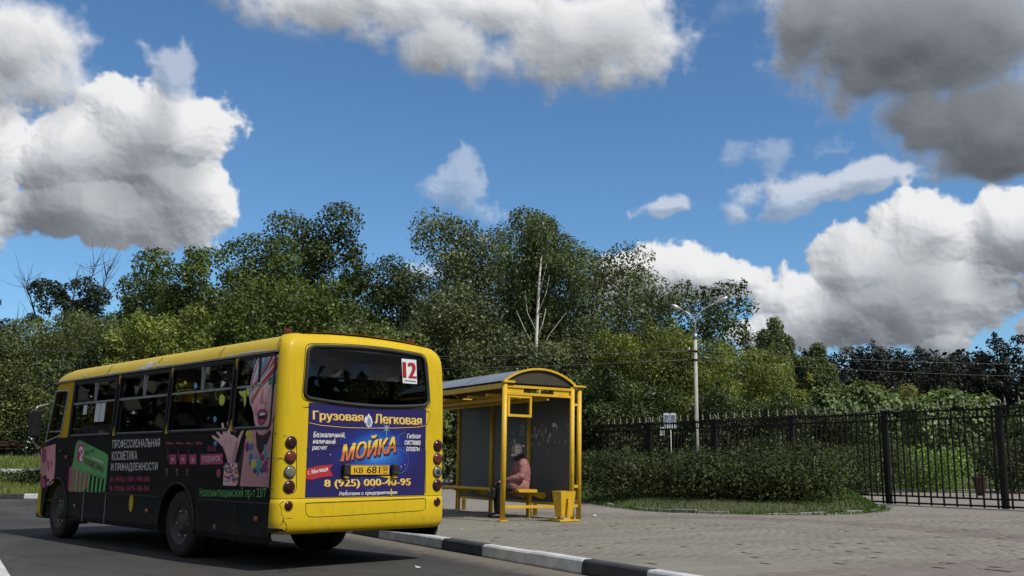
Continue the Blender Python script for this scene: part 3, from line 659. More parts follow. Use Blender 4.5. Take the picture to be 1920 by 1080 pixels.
# ------------------------------------------------------------------ waiting person
pm('skin', (.42, .25, .19), (.36, .20, .15), 14, .55)
pm('jacket_pink', (.33, .150, .152), (.25, .108, .112), 10, .85, bump=.5, bscale=26)
pm('trousers_black', (.008, .008, .010), (.014, .014, .017), 10, .85, bump=.4, bscale=22)
pm('shoe_black', (.010, .010, .011), None, 10, .45)
pm('bag_black', (.008, .008, .009), (.013, .013, .014), 10, .5, bump=.2)
pm('collar_dark', (.07, .025, .030), (.04, .018, .02), 12, .95, bump=.6)
m, nt, bs, e = new_mat('scarf_print')
ov = N(nt, 'ShaderNodeTexCoord').outputs['Object']
vo = N(nt, 'ShaderNodeTexVoronoi', feature='DISTANCE_TO_EDGE'); e.put(vo.inputs['Vector'], e.v('MULTIPLY', ov, (1, 1.6, .8))); vo.inputs['Scale'].default_value = 15
e.put(bs.inputs['Base Color'], e.mix(e.step(vo.outputs['Distance'], .03, .06), (.03, .03, .03, 1), (.80, .79, .76, 1))); bs.inputs['Roughness'].default_value = .8
def skin_obj(name, pts, edges, mat, parent=None, root=0, sub=2, loc=None, rot=None):
    """pts: list of (x, y, z, rx[, ry]); one continuous surface grown over the joints"""
    me = bpy.data.meshes.new(name); me.from_pydata([p[:3] for p in pts], edges, []); o = link(name, me, None)
    md = o.modifiers.new('skin', 'SKIN'); md.use_smooth_shade = True; md.branch_smoothing = .4
    for i, p in enumerate(pts):
        d_ = me.skin_vertices[0].data[i]; d_.radius = (p[3], p[4] if len(p) > 4 else p[3]); d_.use_root = (i == root)
    sb = o.modifiers.new('sub', 'SUBSURF'); sb.levels = sub; sb.render_levels = sub
    apply_mods(o); o.data.materials.clear(); o.data.materials.append(MATS[mat]); o.data.polygons.foreach_set('use_smooth', [True] * len(o.data.polygons))
    if parent: o.parent = parent
    if loc is not None: o.location = loc
    if rot is not None: o.rotation_euler = rot
    return o
pp = SH0 + U2 * 1.0 + V2 * .97
HEAD = math.atan2(-V2.y, -V2.x) + .10
def body_obj(name, chains, voxel, mat, parent=None, smooth=6):
    """one continuous surface: tapered limbs laid out joint by joint, fused into a single skin. joints (x, y, z, r_front, r_side)"""
    m = MB(); nu, nv = 10, 6
    for ch in chains:
        ch = [c if len(c) == 5 else (c[0], c[1], c[2], c[3], c[3]) for c in ch]
        for a_, b_ in zip(ch, ch[1:]):
            L_ = math.dist(a_[:3], b_[:3]); k = max(2, int(L_ / (min(a_[3], b_[3]) * .45)) + 1)
            for i in range(k + 1):
                f = i / k; c = [a_[j] * (1 - f) + b_[j] * f for j in range(5)]; rz_ = (c[3] + c[4]) / 2
                rows = [[(c[0] + c[3] * math.sin(th) * math.cos(ph), c[1] + c[4] * math.sin(th) * math.sin(ph), c[2] + rz_ * math.cos(th)) for ph in [2 * math.pi * j / nu for j in range(nu)]] for th in [.02 + (math.pi - .04) * j / nv for j in range(nv + 1)]]
                o0 = len(m.v); m.grid(rows, closed=True); m.f += [tuple(o0 + j for j in range(nu)), tuple(o0 + nv * nu + j for j in range(nu))[::-1]]; m.sm += [True, True]
    o = m.build(name, mat); rm = o.modifiers.new('fuse', 'REMESH'); rm.mode = 'VOXEL'; rm.voxel_size = voxel; rm.use_smooth_shade = True
    s_ = o.modifiers.new('smooth', 'SMOOTH'); s_.iterations = smooth; s_.factor = .5
    apply_mods(o); o.data.materials.clear(); o.data.materials.append(MATS[mat])
    if parent: o.parent = parent
    return o
HEAD -= .32
ch = [[(0, 0, .60, .11, .14), (.0, 0, .74, .105, .13), (.0, 0, .92, .105, .145), (.02, 0, 1.05, .09, .14), (.05, 0, 1.12, .055), (.075, 0, 1.19, .052), (.10, 0, 1.235, .062, .055)], [(.10, 0, 1.235, .066, .056), (.105, 0, 1.29, .088, .076), (.098, 0, 1.33, .088, .078)], [(.185, 0, 1.302, .010), (.200, 0, 1.276, .014), (.186, 0, 1.268, .012)], [(.17, 0, 1.225, .022, .026), (.12, 0, 1.22, .04, .045)]]
for s in (-1, 1):
    ch.append([(.03, s * .09, .60, .09), (.24, s * .12, .595, .082), (.43, s * .125, .575, .062), (.43, s * .12, .38, .056), (.42, s * .115, .12, .038), (.43, s * .115, .06, .034), (.55, s * .12, .035, .026)])
    ch.append([(.03, s * .15, 1.06, .06), (.05, s * .215, .93, .05), (.09, s * .235, .80, .044), (.22, s * .17, .745, .036), (.315, s * .095, .715, .026), (.36, s * .065, .708, .027, .034)])
    ch.append([(.105, s * .078, 1.285, .018, .010), (.10, s * .082, 1.255, .014, .009)])
    for k, (dy, L) in enumerate(((.030, .060), (.010, .072), (-.010, .066), (-.028, .052))): ch.append([(.375, s * (.063 + dy * .9), .706, .0105), (.385 + L * .55, s * (.052 + dy), .698, .009), (.385 + L, s * (.047 + dy), .676, .008)])
    ch.append([(.352, s * .045, .712, .012), (.385, s * .020, .708, .010), (.405, s * .010, .700, .008)])
person = body_obj('person', ch, .0075, 'skin', None, 3); person.location = (pp.x, pp.y, .15); person.rotation_euler = (0, 0, HEAD); person.scale = (1, 1, .97)
tag(person, 'seated person in pink jacket, patterned headscarf and dark trousers waiting on the bench', 'person')
jch = [[(.02, 0, .60, .175, .20), (-.01, 0, .74, .165, .19), (-.02, 0, .90, .160, .19), (-.005, 0, 1.03, .135, .185), (.035, 0, 1.125, .085, .10), (.052, 0, 1.155, .075, .085)], [(.03, -.11, .61, .135), (.20, -.125, .62, .122)], [(.03, .11, .61, .135), (.20, .125, .62, .122)]]
for s in (-1, 1): jch.append([(.01, s * .14, 1.055, .095), (.03, s * .205, .99, .090), (.05, s * .245, .88, .084), (.085, s * .262, .79, .080), (.17, s * .225, .765, .070), (.25, s * .165, .745, .060), (.318, s * .105, .718, .046)])
jk = body_obj('jacket', jch, .012, 'jacket_pink', person, 5)
tx = bpy.data.textures.new('cloth_folds', 'CLOUDS'); tx.noise_scale = .055; tx.noise_depth = 2
dm = jk.modifiers.new('folds', 'DISPLACE'); dm.texture = tx; dm.strength = .018; dm.mid_level = .5; apply_mods(jk)
tch = [[(.02, -.06, .60, .11, .12), (.02, .06, .60, .11, .12)]]
for s in (-1, 1): tch.append([(.05, s * .10, .60, .100), (.25, s * .125, .595, .096), (.43, s * .13, .575, .082), (.445, s * .125, .40, .078), (.44, s * .12, .22, .076), (.435, s * .118, .12, .070)])
body_obj('trousers', tch, .012, 'trousers_black', person, 5)
for s in (-1, 1): body_obj('shoe', [[(.40, s * .115, .048, .045, .044), (.46, s * .117, .046, .05, .046), (.54, s * .121, .040, .045, .042), (.60, s * .124, .036, .036, .034)], [(.40, s * .115, .07, .04), (.42, s * .115, .10, .042)]], .008, 'shoe_black', person, 4)
m = MB(); m.tube([(.045, 0, 1.12), (.055, 0, 1.165), (.068, 0, 1.205)], [.112, .108, .094], 16); m.build('collar', 'collar_dark', person)
# headscarf: a cap open towards the face, gathered under the chin, with a knot behind
sc_m = MB(); rows = []
hc = Vector((.105, 0, 1.305))
for i in range(13):
    th = R(18 + i * (162 - 18) / 12.0)
    row = []
    for k in range(25):
        ph = R(62 + k * (298 - 62) / 24.0)
        rr_ = Vector((.120 * math.sin(th) * math.cos(ph), .112 * math.sin(th) * math.sin(ph), .132 * math.cos(th)))
        rr_ *= 1 + .035 * math.sin(k * 1.7 + i) ; row.append(hc + rr_)
    rows.append(row)
sc_m.grid(rows); top_ = len(sc_m.v); sc_m.v.append(tuple(hc + Vector((0, 0, .127)))); 
for k in range(24): sc_m.f.append((k, k + 1, top_)); sc_m.sm.append(True)
scf = sc_m.build('headscarf', 'scarf_print', person); sld = scf.modifiers.new('thick', 'SOLIDIFY'); sld.thickness = .008; apply_mods(scf)
m = MB(); m.tube([(.19, -.03, 1.215), (.17, 0, 1.195), (.15, .05, 1.205), (.09, .085, 1.24)], [.018, .026, .02, .014], 8); m.tube([(.19, .03, 1.215), (.17, 0, 1.195), (.15, -.05, 1.205), (.09, -.085, 1.24)], [.018, .026, .02, .014], 8); m.build('scarf_knot', 'scarf_print', scf)
m = MB(); m.tube([(.0, .0, 1.37), (-.03, .02, 1.39), (-.055, .03, 1.37)], [.02, .03, .012], 8); m.build('scarf_tail', 'scarf_print', scf)
for s in (-1, 1): m = MB(); m.lathe([(0, -.008), (.008, -.004), (.009, 0), (.008, .004), (0, .008)], (.178, s * .030, 1.305), 'X', 8); m.build('eye', 'shoe_black', person)
m = MB(); m.tube([(.182, -.022, 1.232), (.188, 0, 1.234), (.182, .022, 1.232)], [.003, .006, .003], 6); m.build('mouth', 'collar_dark', person)
bg = thing('handbag', 'black handbag hanging from the hands of the seated person', 'bag', (pp.x, pp.y, .15), HEAD)
m = MB(); m.box((.57, -.02, .45), (.09, .26, .20), bevel=.03); m.build('bag_body', 'bag_black', bg)
m = MB(); m.tube([(.59, -.10, .55), (.53, -.09, .64), (.45, -.02, .675), (.53, .05, .64), (.59, .06, .55)], .008, 6); m.build('handle', 'bag_black', bg)
m = MB(); m.box((.618, -.05, .50), (.006, .05, .04)); m.build('clasp', 'galvanised', bg)
